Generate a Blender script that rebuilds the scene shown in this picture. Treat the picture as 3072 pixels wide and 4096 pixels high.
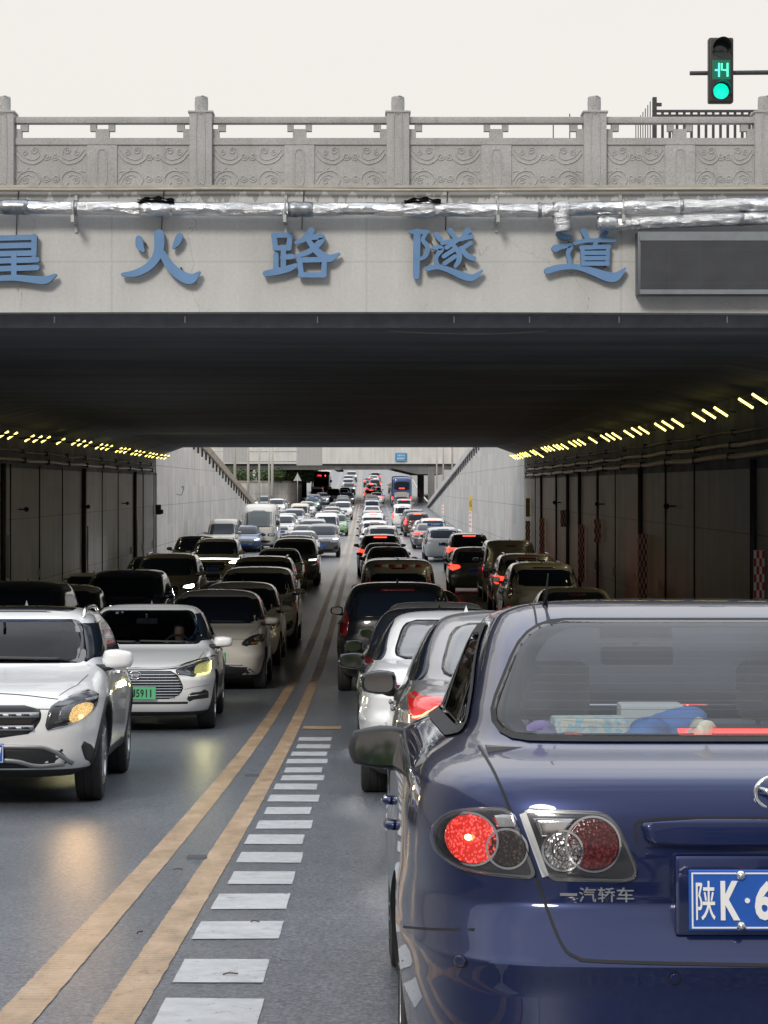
import bpy, bmesh, math, random
import numpy as np
from mathutils import Vector, Matrix
from mathutils.bvhtree import BVHTree
R = math.radians
scene = bpy.context.scene
for o in list(bpy.data.objects): bpy.data.objects.remove(o)
random.seed(7)

# ------------------------------------------------------------------ camera
F = 8600.0                 # focal length in photo pixels (3072 x 4096)
VX, VY = 1466.0, 1945.0    # where the level, straight road direction vanishes in the photo
cam_d = bpy.data.cameras.new('camera'); cam = bpy.data.objects.new('camera', cam_d)
scene.collection.objects.link(cam); scene.camera = cam
cam_d.sensor_fit = 'VERTICAL'; cam_d.sensor_height = 24.0; cam_d.lens = 24.0 * F / 4096
cam_d.shift_y = -(2048 - VY) / 4096.0
cam_d.shift_x = (1536 - VX) / 4096.0
cam_d.clip_start = 0.1; cam_d.clip_end = 5000
cam.location = (0, 0, 0); cam.rotation_euler = (R(90), 0, 0)
scene.render.resolution_x, scene.render.resolution_y = 768, 1024

# ------------------------------------------------------------------ world, sun, exposure
world = bpy.data.worlds.new('World'); scene.world = world; world.use_nodes = True
SUN_EL, SUN_AZ = R(32), R(200)     # behind the camera, a little to the left, veiled by cloud
wt = world.node_tree; wt.nodes.clear()
wo = wt.nodes.new('ShaderNodeOutputWorld'); wb = wt.nodes.new('ShaderNodeBackground')
sky = wt.nodes.new('ShaderNodeTexSky'); sky.sky_type = 'NISHITA'; sky.sun_disc = False
sky.sun_elevation = SUN_EL; sky.sun_rotation = SUN_AZ; sky.dust_density = 4; sky.air_density = 1.2
tc = wt.nodes.new('ShaderNodeTexCoord')
mp = wt.nodes.new('ShaderNodeMapping'); mp.inputs['Scale'].default_value = (1, 1, 3.0)
nz = wt.nodes.new('ShaderNodeTexNoise'); nz.inputs['Scale'].default_value = 2.2; nz.inputs['Detail'].default_value = 7
rp = wt.nodes.new('ShaderNodeValToRGB')
rp.color_ramp.elements[0].position = 0.32; rp.color_ramp.elements[0].color = (9.5, 10.6, 12.4, 1)
rp.color_ramp.elements[1].position = 0.62; rp.color_ramp.elements[1].color = (16, 16.4, 17, 1)
mx = wt.nodes.new('ShaderNodeMix'); mx.data_type = 'RGBA'; mx.inputs[0].default_value = 0.9
# cloud deck thins to an even cream veil near the horizon
sep = wt.nodes.new('ShaderNodeSeparateXYZ')
mr = wt.nodes.new('ShaderNodeMapRange'); mr.inputs[1].default_value = 0.22; mr.inputs[2].default_value = 0.75; mr.inputs[3].default_value = 0.015
veil = wt.nodes.new('ShaderNodeMix'); veil.data_type = 'RGBA'; veil.inputs[6].default_value = (7.65, 7.2, 6.72, 1)
L = wt.links.new
L(tc.outputs['Generated'], mp.inputs[0]); L(mp.outputs[0], nz.inputs['Vector']); L(nz.outputs['Fac'], rp.inputs[0])
L(tc.outputs['Generated'], sep.inputs[0]); L(sep.outputs[2], mr.inputs[0]); L(mr.outputs[0], veil.inputs[0])
L(rp.outputs[0], veil.inputs[7]); L(sky.outputs[0], mx.inputs[6]); L(veil.outputs[2], mx.inputs[7])
# sky dimmed behind the camera, added to darken the tunnel and paint reflections
mr2 = wt.nodes.new('ShaderNodeMapRange'); mr2.inputs[1].default_value = -.75; mr2.inputs[2].default_value = .15; mr2.inputs[3].default_value = .42; mr2.inputs[4].default_value = 1
L(sep.outputs[1], mr2.inputs[0]); dk = wt.nodes.new('ShaderNodeVectorMath'); dk.operation = 'SCALE'; L(mx.outputs[2], dk.inputs[0]); L(mr2.outputs[0], dk.inputs[3])
L(dk.outputs[0], wb.inputs[0]); wb.inputs[1].default_value = 0.1; L(wb.outputs[0], wo.inputs[0])
sl = bpy.data.lights.new('sun', 'SUN'); sl.energy = 1.5; sl.angle = R(14); sl.color = (1, .93, .82)
so = bpy.data.objects.new('sun', sl); scene.collection.objects.link(so)
sd = Vector((math.sin(SUN_AZ) * math.cos(SUN_EL), math.cos(SUN_AZ) * math.cos(SUN_EL), math.sin(SUN_EL)))
so.rotation_euler = sd.to_track_quat('Z', 'Y').to_euler()
scene.view_settings.view_transform = 'Standard'; scene.view_settings.look = 'None'
scene.view_settings.exposure = 0.3; scene.view_settings.gamma = 1.0
scene.cycles.use_denoising = True
scene.cycles.max_bounces = 8; scene.cycles.diffuse_bounces = 6; scene.cycles.glossy_bounces = 4
scene.cycles.transparent_max_bounces = 12
scene.cycles.sample_clamp_indirect = 6.0

# ------------------------------------------------------------------ helpers
def pchip(xs, ys, xq):
    xs = np.asarray(xs, float); ys = np.asarray(ys, float); h = np.diff(xs); d = np.diff(ys) / h
    m = np.zeros(len(xs))
    for i in range(1, len(xs) - 1):
        if d[i-1] * d[i] > 0:
            w1 = 2*h[i] + h[i-1]; w2 = h[i] + 2*h[i-1]
            m[i] = (w1 + w2) / (w1 / d[i-1] + w2 / d[i])
    m[0], m[-1] = d[0], d[-1]
    xq = np.clip(np.asarray(xq, float), xs[0], xs[-1])
    k = np.clip(np.searchsorted(xs, xq) - 1, 0, len(h) - 1); t = (xq - xs[k]) / h[k]
    return ((1+2*t)*(1-t)**2*ys[k] + t*(1-t)**2*h[k]*m[k] + t*t*(3-2*t)*ys[k+1] + t*t*(t-1)*h[k]*m[k+1])
RZ = [-140, -80, -30, 0, 5, 16.4, 25.4, 33, 42, 52, 76, 100, 135, 160, 200, 252, 300, 355, 400, 440, 520, 900]
RH = [4.3, 2.9, .38, -1.38, -1.69, -2.40, -2.86, -3.15, -3.4, -3.5, -3.57, -3.63, -3.57, -3.42, -3.05, -2.42, -1.35, .65, 2.7, 4.7, 7.2, 8.5]
def road(y):                                  # height of the road surface, metres from the camera's level
    return float(pchip(RZ, RH, [y])[0])
def slope(y): return (road(y + .5) - road(y - .5))
def P(px, py, y):                             # a point of the photo at distance y
    return Vector(((px - VX) * y / F, y, (VY - py) * y / F))
def smooth01(a, b, v):
    t = min(1, max(0, (v - a) / (b - a))); return t * t * (3 - 2 * t)

def tag(o, label=None, cat=None, group=None, kind=None):
    if label: o['label'] = label
    if cat: o['category'] = cat
    if group: o['group'] = group
    if kind: o['kind'] = kind
    return o
def empty(name, loc=(0, 0, 0), label=None, cat=None, group=None, parent=None):
    o = bpy.data.objects.new(name, None); scene.collection.objects.link(o); o.location = loc
    o.empty_display_size = .2
    if parent: o.parent = parent
    return tag(o, label, cat, group)
class MB:
    def __init__(s): s.v = []; s.f = []; s.m = []
    def add(s, vs, fs, mi=0):
        n = len(s.v); s.v += [tuple(v) for v in vs]
        for f in fs: s.f.append(tuple(i + n for i in f)); s.m.append(mi)
        return s
    def box(s, x0, x1, y0, y1, z0, z1, mi=0):
        vs = [(x0,y0,z0),(x1,y0,z0),(x1,y1,z0),(x0,y1,z0),(x0,y0,z1),(x1,y0,z1),(x1,y1,z1),(x0,y1,z1)]
        return s.add(vs, [(0,3,2,1),(4,5,6,7),(0,1,5,4),(1,2,6,5),(2,3,7,6),(3,0,4,7)], mi)
    def rbox(s, x0, x1, y0, y1, z0, z1, r=.02, mi=0, seg=2):
        bm = bmesh.new(); bmesh.ops.create_cube(bm, size=1)
        for v in bm.verts: v.co = Vector(((x0+x1)/2 + v.co.x*(x1-x0), (y0+y1)/2 + v.co.y*(y1-y0), (z0+z1)/2 + v.co.z*(z1-z0)))
        bmesh.ops.bevel(bm, geom=bm.edges[:], offset=r, segments=seg, affect='EDGES', profile=.6)
        return s.bm(bm, mi)
    def bm(s, bm, mi=0, mat=None):
        bm.verts.index_update()
        vs = [(mat @ v.co if mat else v.co)[:] for v in bm.verts]
        s.add(vs, [[v.index for v in f.verts] for f in bm.faces], mi); bm.free(); return s
    def tube(s, pts, rad, n=8, mi=0, cap=True, closed=False):
        pts = [Vector(p) for p in pts]
        rad = rad if isinstance(rad, (list, tuple)) else [rad] * len(pts)
        N = len(pts); vs = []; up0 = None
        for i, p in enumerate(pts):
            a = pts[i-1] if (i or closed) else p; b = pts[(i+1) % N] if (i < N-1 or closed) else p
            t = (b - a).normalized()
            ref = Vector((0,0,1)) if abs(t.z) < .95 else Vector((0,1,0))
            if up0 is not None: ref = up0
            u = t.cross(ref); 
            if u.length < 1e-6: u = t.cross(Vector((1,0,0)))
            u.normalize(); w = u.cross(t).normalized(); up0 = w
            for k in range(n):
                an = 2*math.pi*k/n
                vs.append(p + (u*math.cos(an) + w*math.sin(an)) * rad[i])
        fs = []
        for i in range(N if closed else N-1):
            j = (i+1) % N
            for k in range(n): fs.append((i*n+k, i*n+(k+1) % n, j*n+(k+1) % n, j*n+k))
        if cap and not closed: fs.append(tuple(range(n))[::-1]); fs.append(tuple((N-1)*n+k for k in range(n)))
        return s.add(vs, fs, mi)
    def lathe(s, prof, axis='z', n=24, c=(0,0,0), mi=0, closed=False):
        vs = []; fs = []; m = len(prof)
        for k in range(n):
            a = 2*math.pi*k/n; ca, sa = math.cos(a), math.sin(a)
            for r, h in prof:
                p = {'z': (r*ca, r*sa, h), 'x': (h, r*ca, r*sa), 'y': (r*ca, h, r*sa)}[axis]
                vs.append((p[0]+c[0], p[1]+c[1], p[2]+c[2]))
        for k in range(n):
            k2 = (k+1) % n
            for i in range(m if closed else m-1):
                j = (i+1) % m
                fs.append((k*m+i, k2*m+i, k2*m+j, k*m+j))
        return s.add(vs, fs, mi)
    def build(s, name, mats, parent=None, smooth=False, flip=False):
        me = bpy.data.meshes.new(name); me.from_pydata(s.v, [], s.f)
        mats = mats if isinstance(mats, (list, tuple)) else [mats]
        for m in mats: me.materials.append(m)
        me.polygons.foreach_set('material_index', s.m)
        if smooth is True: me.polygons.foreach_set('use_smooth', [True] * len(s.f))
        bm = bmesh.new(); bm.from_mesh(me)
        bmesh.ops.recalc_face_normals(bm, faces=bm.faces[:]); bm.to_mesh(me); bm.free()
        if isinstance(smooth, (int, float)) and not isinstance(smooth, bool):
            me.shade_smooth() if hasattr(me, 'shade_smooth') else None
            me.set_sharp_from_angle(angle=R(smooth))
        me.update()
        o = bpy.data.objects.new(name, me); scene.collection.objects.link(o)
        if parent: o.parent = parent
        return o
def grid(fn, us, vs):
    V = []; Fc = []; n = len(us)
    for v in vs:
        for u in us: V.append(fn(u, v))
    for j in range(len(vs)-1):
        for i in range(n-1): Fc.append((j*n+i, j*n+i+1, (j+1)*n+i+1, (j+1)*n+i))
    return V, Fc
def crom(pts, k=6, closed=False):
    """Catmull-Rom through tuples of any length."""
    a = [np.array(p, float) for p in pts]; out = []; n = len(a)
    for i in range(n if closed else n-1):
        p0 = a[(i-1) % n] if (i or closed) else 2*a[0]-a[1]; p1 = a[i]; p2 = a[(i+1) % n]
        p3 = a[(i+2) % n] if (closed or i+2 < n) else 2*a[-1]-a[-2]
        for j in range(k):
            t = j/k; out.append(.5*((2*p1)+(-p0+p2)*t+(2*p0-5*p1+4*p2-p3)*t*t+(-p0+3*p1-3*p2+p3)*t**3))
    if not closed: out.append(a[-1])
    return out

# ------------------------------------------------------------------ materials
def ramp(nt, fac, stops):
    r = nt.nodes.new('ShaderNodeValToRGB'); e = r.color_ramp.elements
    while len(e) < len(stops): e.new(.5)
    for q, (p, c) in zip(e, stops): q.position = p; q.color = (*c, 1) if len(c) == 3 else c
    nt.links.new(fac, r.inputs[0]); return r.outputs[0]
def noise(nt, vec, scale, detail=4, rough=.55, mscale=None, dist=0):
    n = nt.nodes.new('ShaderNodeTexNoise'); n.inputs['Scale'].default_value = scale
    n.inputs['Detail'].default_value = detail; n.inputs['Roughness'].default_value = rough; n.inputs['Distortion'].default_value = dist
    if mscale:
        m = nt.nodes.new('ShaderNodeMapping'); m.inputs['Scale'].default_value = mscale; nt.links.new(vec, m.inputs[0]); vec = m.outputs[0]
    nt.links.new(vec, n.inputs['Vector']); return n.outputs['Fac']
def mixc(nt, fac, a, b, mode='MIX'):
    m = nt.nodes.new('ShaderNodeMix'); m.data_type = 'RGBA'; m.blend_type = mode
    for s, v in ((0, fac), (6, a), (7, b)):
        if hasattr(v, 'links') or hasattr(v, 'is_linked'): nt.links.new(v, m.inputs[s])
        else: m.inputs[s].default_value = v if s == 0 else ((*v, 1) if len(v) == 3 else v)
    return m.outputs[2]
def mth(nt, op, a, b=0.0, clamp=False):
    m = nt.nodes.new('ShaderNodeMath'); m.operation = op; m.use_clamp = clamp
    for i, v in enumerate((a, b)):
        if hasattr(v, 'is_linked'): nt.links.new(v, m.inputs[i])
        else: m.inputs[i].default_value = v
    return m.outputs[0]
def pos(nt):
    return nt.nodes.new('ShaderNodeNewGeometry').outputs['Position']
def objco(nt): return nt.nodes.new('ShaderNodeTexCoord').outputs['Object']
def xyz(nt, vec):
    s = nt.nodes.new('ShaderNodeSeparateXYZ'); nt.links.new(vec, s.inputs[0]); return s.outputs
def bump(nt, h, strength=.3, dist=.01):
    b = nt.nodes.new('ShaderNodeBump'); b.inputs['Strength'].default_value = strength; b.inputs['Distance'].default_value = dist
    nt.links.new(h, b.inputs['Height']); return b.outputs[0]
_mats = {}
def M(name, color=(.5,.5,.5), rough=.5, metal=0, emit=None, estr=1, coat=0, crough=.05, spec=.5, vary=0, vscale=6, fn=None):
    if name in _mats: return _mats[name]
    m = bpy.data.materials.new(name); m.use_nodes = True; nt = m.node_tree; b = nt.nodes['Principled BSDF']
    b.inputs['Base Color'].default_value = (*color, 1); b.inputs['Roughness'].default_value = rough
    b.inputs['Metallic'].default_value = metal; b.inputs['Coat Weight'].default_value = coat
    b.inputs['Coat Roughness'].default_value = crough; b.inputs['Specular IOR Level'].default_value = spec
    if emit: b.inputs['Emission Color'].default_value = (*emit, 1); b.inputs['Emission Strength'].default_value = estr
    if vary:
        f = noise(nt, objco(nt), vscale, 5)
        c = ramp(nt, f, [(.3, tuple(x*(1-vary) for x in color)), (.7, tuple(min(1, x*(1+vary)) for x in color))])
        nt.links.new(c, b.inputs['Base Color'])
        f2 = noise(nt, objco(nt), vscale*3, 4)
        mrn = nt.nodes.new('ShaderNodeMapRange'); mrn.inputs[3].default_value = max(0, rough-.08); mrn.inputs[4].default_value = min(1, rough+.12)
        nt.links.new(f2, mrn.inputs[0]); nt.links.new(mrn.outputs[0], b.inputs['Roughness'])
    if fn: fn(nt, b)
    _mats[name] = m; return m
# ------------------------------------------------------------------ setting materials
def asphalt_fn(nt, b):
    p = pos(nt)
    big = noise(nt, p, .35, 6, .65, (1, .35, 1)); fine = noise(nt, p, 48, 6, .85); mid = noise(nt, p, 9, 5, .6, (1, .25, 1))
    c = ramp(nt, mixc(nt, .45, big, mid), [(.3, (.092, .103, .122)), (.7, (.150, .166, .190))])
    sp = ramp(nt, fine, [(.40, (.30, .30, .32)), (.49, (.9, .9, .9)), (.60, (2.1, 2.1, 2.05))])
    c = mixc(nt, .9, c, sp, 'MULTIPLY')
    xs_ = xyz(nt, p)[0]; tr = mth(nt, 'SINE', mth(nt, 'MULTIPLY', mth(nt, 'ADD', xs_, mth(nt, 'MULTIPLY', mid, .25)), 3.75))
    c = mixc(nt, .5, c, ramp(nt, mth(nt, 'ADD', mth(nt, 'MULTIPLY', tr, .5), .5), [(.1, (.84, .84, .85)), (.8, (1.1, 1.1, 1.09))]), 'MULTIPLY')
    stn = ramp(nt, noise(nt, p, 1.7, 7, .72), [(.6, (0, 0, 0)), (.68, (1, 1, 1))]); c = mixc(nt, mth(nt, 'MULTIPLY', stn, .35), c, (.045, .047, .052))
    vc = nt.nodes.new('ShaderNodeTexVoronoi'); vc.feature = 'DISTANCE_TO_EDGE'; vc.inputs['Scale'].default_value = .5
    dn = nt.nodes.new('ShaderNodeTexNoise'); dn.inputs['Scale'].default_value = 3; dn.inputs['Detail'].default_value = 7; nt.links.new(p, dn.inputs['Vector'])
    vs_ = nt.nodes.new('ShaderNodeVectorMath'); vs_.operation = 'SCALE'; vs_.inputs[3].default_value = .7; nt.links.new(dn.outputs['Color'], vs_.inputs[0])
    va_ = nt.nodes.new('ShaderNodeVectorMath'); nt.links.new(vs_.outputs[0], va_.inputs[0]); nt.links.new(p, va_.inputs[1]); nt.links.new(va_.outputs[0], vc.inputs['Vector'])
    ck = mth(nt, 'MULTIPLY', mth(nt, 'LESS_THAN', vc.outputs['Distance'], .0035), mth(nt, 'GREATER_THAN', noise(nt, p, .5, 2), .53))
    c = mixc(nt, mth(nt, 'MULTIPLY', ck, .6), c, (.02, .02, .022))
    nt.links.new(c, b.inputs['Base Color'])
    rr = nt.nodes.new('ShaderNodeMapRange'); rr.inputs[3].default_value = .24; rr.inputs[4].default_value = .42
    nt.links.new(big, rr.inputs[0]); nt.links.new(rr.outputs[0], b.inputs['Roughness'])
    nt.links.new(bump(nt, mixc(nt, .4, fine, noise(nt, p, 30, 3)), .35, .008), b.inputs['Normal'])
asphalt = M('asphalt', fn=asphalt_fn)
def streaky(base, dark, light, joints=None, streak=.5, top=None, cracks=False, dirt=(.10, .09, .07), jw=.6):
    def fn(nt, b):
        p = pos(nt)
        n1 = noise(nt, p, .8, 5, .6); n2 = noise(nt, p, 2.2, 6, .65, (1, 1, .06)); n3 = noise(nt, p, 25, 4, .6)
        c = ramp(nt, n1, [(.3, dark), (.7, light)])
        st = ramp(nt, n2, [(.42, (0, 0, 0)), (.75, (1, 1, 1))])
        stf = mth(nt, 'MULTIPLY', st, streak)
        c = mixc(nt, stf, c, dirt)
        c = mixc(nt, .25, c, ramp(nt, n3, [(.3, (.72, .72, .72)), (.7, (1.15, 1.15, 1.15))]), 'MULTIPLY')
        if joints:
            wx, wz, axis = joints
            s = xyz(nt, p); a = s[0] if axis == 'x' else s[1]
            def line(v, per, w):
                q = mth(nt, 'FRACT', mth(nt, 'DIVIDE', v, per)); q = mth(nt, 'ABSOLUTE', mth(nt, 'SUBTRACT', q, .5))
                return mth(nt, 'GREATER_THAN', q, .5 - w/per)
            j = mth(nt, 'MAXIMUM', line(a, wx, .012), line(mth(nt, 'ADD', s[2], .9), wz, .012))
            c = mixc(nt, mth(nt, 'MULTIPLY', j, jw), c, (.05, .05, .05))
            # panels differ a little
            fl = nt.nodes.new('ShaderNodeTexWhiteNoise'); fl.noise_dimensions = '2D'
            cb = nt.nodes.new('ShaderNodeCombineXYZ')
            nt.links.new(mth(nt, 'FLOOR', mth(nt, 'ADD', mth(nt, 'DIVIDE', a, wx), .5)), cb.inputs[0])
            nt.links.new(mth(nt, 'FLOOR', mth(nt, 'ADD', mth(nt, 'DIVIDE', mth(nt, 'ADD', s[2], .9), wz), .5)), cb.inputs[1])
            nt.links.new(cb.outputs[0], fl.inputs['Vector'])
            c = mixc(nt, .5, c, ramp(nt, fl.outputs[0], [(0, (.78, .78, .78)), (1, (1.1, 1.1, 1.1))]), 'MULTIPLY')
        if cracks:
            v = nt.nodes.new('ShaderNodeTexVoronoi'); v.feature = 'DISTANCE_TO_EDGE'; v.inputs['Scale'].default_value = .45
            dn = nt.nodes.new('ShaderNodeTexNoise'); dn.inputs['Scale'].default_value = 2.5; dn.inputs['Detail'].default_value = 6
            nt.links.new(p, dn.inputs['Vector'])
            va = nt.nodes.new('ShaderNodeVectorMath'); va.operation = 'SCALE'; nt.links.new(dn.outputs['Color'], va.inputs[0]); va.inputs[3].default_value = .9
            vb = nt.nodes.new('ShaderNodeVectorMath'); nt.links.new(va.outputs[0], vb.inputs[0]); nt.links.new(p, vb.inputs[1])
            nt.links.new(vb.outputs[0], v.inputs['Vector'])
            cr = mth(nt, 'LESS_THAN', v.outputs['Distance'], .0016)
            cr = mth(nt, 'MULTIPLY', cr, mth(nt, 'GREATER_THAN', noise(nt, p, .6, 2), .52))
            c = mixc(nt, mth(nt, 'MULTIPLY', cr, .55), c, (.09, .085, .08))
        if top:     # grime running down from the coping
            zt, ln = top; s = xyz(nt, p)
            d = mth(nt, 'SUBTRACT', zt, s[2])
            n5 = noise(nt, p, 7, 3, .6, (1, 1, .02))
            lim = mth(nt, 'MULTIPLY', mth(nt, 'POWER', n5, 3.0), ln * 6)
            g = mth(nt, 'LESS_THAN', d, lim)
            c = mixc(nt, mth(nt, 'MULTIPLY', g, .45), c, (.07, .065, .055))
        nt.links.new(c, b.inputs['Base Color'])
        nt.links.new(bump(nt, n3, .25, .01), b.inputs['Normal'])
    return fn
fascia_m = M('painted_concrete', rough=.75, fn=streaky(0, (.54, .545, .545), (.61, .615, .615), streak=.14, top=(3.74, .16), cracks=True, joints=(3.2, 1.24, 'x'), jw=.13))
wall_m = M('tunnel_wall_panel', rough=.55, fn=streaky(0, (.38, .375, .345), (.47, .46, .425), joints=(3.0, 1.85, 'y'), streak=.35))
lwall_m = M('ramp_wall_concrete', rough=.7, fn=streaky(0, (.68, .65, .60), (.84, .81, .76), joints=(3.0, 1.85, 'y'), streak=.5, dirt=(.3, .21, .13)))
rwall_m = M('ramp_wall_grey', rough=.7, fn=streaky(0, (.56, .56, .555), (.68, .68, .67), joints=(3.0, 1.85, 'y'), streak=.35))
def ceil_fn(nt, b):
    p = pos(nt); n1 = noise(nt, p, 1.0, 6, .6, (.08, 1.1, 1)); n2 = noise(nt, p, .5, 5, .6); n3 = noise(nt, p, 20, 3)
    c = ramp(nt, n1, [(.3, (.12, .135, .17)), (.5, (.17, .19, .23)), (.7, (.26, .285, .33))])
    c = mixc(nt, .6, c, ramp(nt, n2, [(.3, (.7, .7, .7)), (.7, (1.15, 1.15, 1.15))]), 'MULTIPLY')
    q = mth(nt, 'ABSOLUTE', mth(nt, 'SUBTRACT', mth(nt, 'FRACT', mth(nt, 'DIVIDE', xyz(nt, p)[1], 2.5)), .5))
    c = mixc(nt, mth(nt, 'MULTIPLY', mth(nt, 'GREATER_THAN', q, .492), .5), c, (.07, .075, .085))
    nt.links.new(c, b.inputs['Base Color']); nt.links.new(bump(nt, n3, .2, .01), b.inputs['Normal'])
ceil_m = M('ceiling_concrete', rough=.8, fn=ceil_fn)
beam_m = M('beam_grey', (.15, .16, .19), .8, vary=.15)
coping_m = M('coping_concrete', rough=.8, fn=streaky(0, (.32, .27, .21), (.48, .42, .34), streak=.5, dirt=(.2, .13, .08)))
bridge2_m = M('overpass_concrete', rough=.75, fn=streaky(0, (.58, .575, .56), (.68, .67, .65), streak=.25))
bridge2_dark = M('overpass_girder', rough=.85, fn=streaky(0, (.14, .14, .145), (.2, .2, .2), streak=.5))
ground_m = M('paving', rough=.85, fn=streaky(0, (.2, .195, .185), (.27, .265, .25), streak=.1))
steel = M('galvanised_steel', (.45, .46, .47), .45, .6, vary=.15)
dark_steel = M('dark_steel', (.05, .052, .058), .5, .3, vary=.2)
white_m = M('white_paint', (.7, .7, .68), .5, vary=.08)

# ------------------------------------------------------------------ ground, road
XL, XR = -9.6, 7.2                     # inner faces of the underpass walls
ys = [-140+6*i for i in range(24)] + [4+1.5*i for i in range(40)] + [64+4*i for i in range(115)] + [560, 640, 900]
v, f = grid(lambda u, y: (u, y, road(y)), [XL - .6, -6, -3, 0, 3, 5, XR + .6], ys)
tag(MB().add(v, f).build('road', asphalt, smooth=True), kind='structure')
# slip road that comes down behind the left ramp wall and joins the road
def wall_top_l(y): return float(np.interp(y, [-140, 27, 98, 128, 183], [3.74, 3.74, 3.9, 2.3, -1.5]))
def wall_top_r(y): return float(np.interp(y, [-140, 27, 100, 112, 148, 252], [3.74, 3.74, 4.0, 4.1, 2.56, -2.15]))
def slip(y): return max(road(y) + .006, wall_top_l(min(y, 183)) - .75) if y < 186 else road(y) + .006
ysl = [98 + 4*i for i in range(70)]
v, f = grid(lambda u, y: (u, y, slip(y) if u < XL - .7 or y > 190 else road(y)), [-60, -30, -20, -14, XL - .72, XL - .62], ysl)
tag(MB().add(v, f).build('slip_road', asphalt, smooth=True), kind='structure')
g = MB()
for x0, x1 in ((-1500, XL - .6), (XR + .6, 1500)):
    v, f = grid(lambda u, y: (u, y, 3.72), [x0, (x0+x1)/2, x1], [-1500, 27.2]); g.add(v, f)
v, f = grid(lambda u, y: (u, y, 3.72), [-1500, XL - .6, XR + .6, 1500], [27.2, 98]); g.add(v, f)
v, f = grid(lambda u, y: (u, y, 3.72), [-1500, XL - .6, XR + .6, 1500], [-1500, -141]); g.add(v, f)
v, f = grid(lambda u, y: (u, y, wall_top_r(y) - .3 if y < 260 else max(road(y) + .2, -2.3)), [XR + .62, 20, 1500], [98+5*i for i in range(70)] + [700, 2500]); g.add(v, f)
v, f = grid(lambda u, y: (u, y, min(3.72, road(y) + 2.5) if y > 180 else 3.72), [-1500, -60], [98+5*i for i in range(70)] + [700, 2500]); g.add(v, f)
v, f = grid(lambda u, y: (u, y, road(y) - .05), [-60, 1500], [900, 2500]); g.add(v, f)
tag(g.build('ground', ground_m), kind='structure')

# ------------------------------------------------------------------ road markings
def ymark_fn(nt, b):
    p = pos(nt); w = noise(nt, p, 5, 7, .7, (1, .4, 1)); rib = xyz(nt, p)[1]
    sn = mth(nt, 'SINE', mth(nt, 'MULTIPLY', rib, 110.0))
    c = ramp(nt, w, [(.32, (.27, .20, .13)), (.5, (.42, .29, .18)), (.68, (.54, .40, .28))])
    wear = ramp(nt, noise(nt, p, 26, 8, .8, (1, .6, 1)), [(.56, (0, 0, 0)), (.64, (1, 1, 1))])
    c = mixc(nt, mth(nt, 'MULTIPLY', wear, .7), c, (.1, .09, .08))
    c = mixc(nt, .10, c, ramp(nt, mth(nt, 'ADD', mth(nt, 'MULTIPLY', sn, .5), .5), [(.2, (.6, .6, .6)), (.6, (1.1, 1.1, 1.1))]), 'MULTIPLY')
    nt.links.new(c, b.inputs['Base Color']); nt.links.new(bump(nt, sn, .15, .003), b.inputs['Normal'])
def wmark_fn(nt, b):
    p = pos(nt); w = noise(nt, p, 7, 6, .7)
    c = ramp(nt, w, [(.28, (.36, .37, .385)), (.5, (.46, .475, .49)), (.7, (.54, .55, .56))])
    wear = ramp(nt, noise(nt, p, 12, 9, .82), [(.57, (0, 0, 0)), (.64, (1, 1, 1))])
    nt.links.new(mixc(nt, mth(nt, 'MULTIPLY', wear, .8), c, (.09, .095, .1)), b.inputs['Base Color'])
ymark = M('yellow_marking', rough=.42, fn=ymark_fn); wmark = M('white_marking', rough=.5, fn=wmark_fn)
rng = random.Random(3)
def line_strip(x, w, y0, y1, step, jit=.0022, h=.004):
    n = int((y1 - y0) / step) + 1; V = []; Fc = []
    for i in range(n):
        y = y0 + i*step; jx = rng.uniform(-jit, jit)
        a = w/2 + rng.uniform(-jit, jit); bb = w/2 + rng.uniform(-jit, jit)
        V += [(x + jx - a, y, road(y) + h), (x + jx + bb, y, road(y) + h)]
        if i: k = 2*i; Fc.append((k-2, k-1, k+1, k))
    return V, Fc
for x in (-1.215, -.865):
    mb = MB(); mb.add(*line_strip(x, .148, 3.0, 45, .05)); mb.add(*line_strip(x, .15, 45, 540, .9, .003))
    tag(mb.build('yellow_line', ymark), kind='structure')
# short white slowing bars beside the yellow line
rows = [1597,1613,1629,1645,1664,1681,1700,1725,1752,1782,1814,1853,1897,1948,2010,2098,2190]
def y_of(py, h=0.0):
    lo, hi = 3.0, 60.0
    for _ in range(50):
        m = (lo+hi)/2
        if VY - F*(road(m)+h)/m > py: lo = m
        else: hi = m
    return lo
mb = MB()
for i, r_ in enumerate(rows):
    yc = y_of(r_*1.8517); yl = .285 + .01*math.sin(i*2.1)
    cx0, cx1 = -.745 + .015*math.sin(i*1.7), -.385 + .02*math.sin(i*2.9)
    yy0, yy1 = yc - yl, yc + yl
    n = 5; V = []
    sk = .02*math.sin(i*5.)
    for a in range(n):
        for c in range(n):
            ed = .0018
            xx = cx0 + (cx1-cx0)*c/(n-1) + (rng.uniform(-ed, ed) if c in (0, n-1) else 0); yy = yy0 + (yy1-yy0)*a/(n-1) + sk*(c/(n-1)-.5) + (rng.uniform(-ed, ed) if a in (0, n-1) else 0)
            V.append((xx, yy, road(yy) + .004))
    mb.add(V, [(a*n+c, a*n+c+1, (a+1)*n+c+1, (a+1)*n+c) for a in range(n-1) for c in range(n-1)])
for y0 in (1.9, 2.85, 3.8, 4.75, 5.7):     # bars that run on under the camera
    y0 += .2; V, Fc = grid(lambda u, y: (u, y, road(y)+.004), [-.745, -.385], [y0, y0+.55]); mb.add(V, Fc)
tag(mb.build('white_bars', wmark), kind='structure')
mb = MB(); V, Fc = grid(lambda u, y: (u, y, road(y)+.006), [-.75, -.3], [y_of(2918), y_of(2912)+.25]); mb.add(V, Fc)
tag(mb.build('yellow_bar', ymark), kind='structure')
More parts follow.
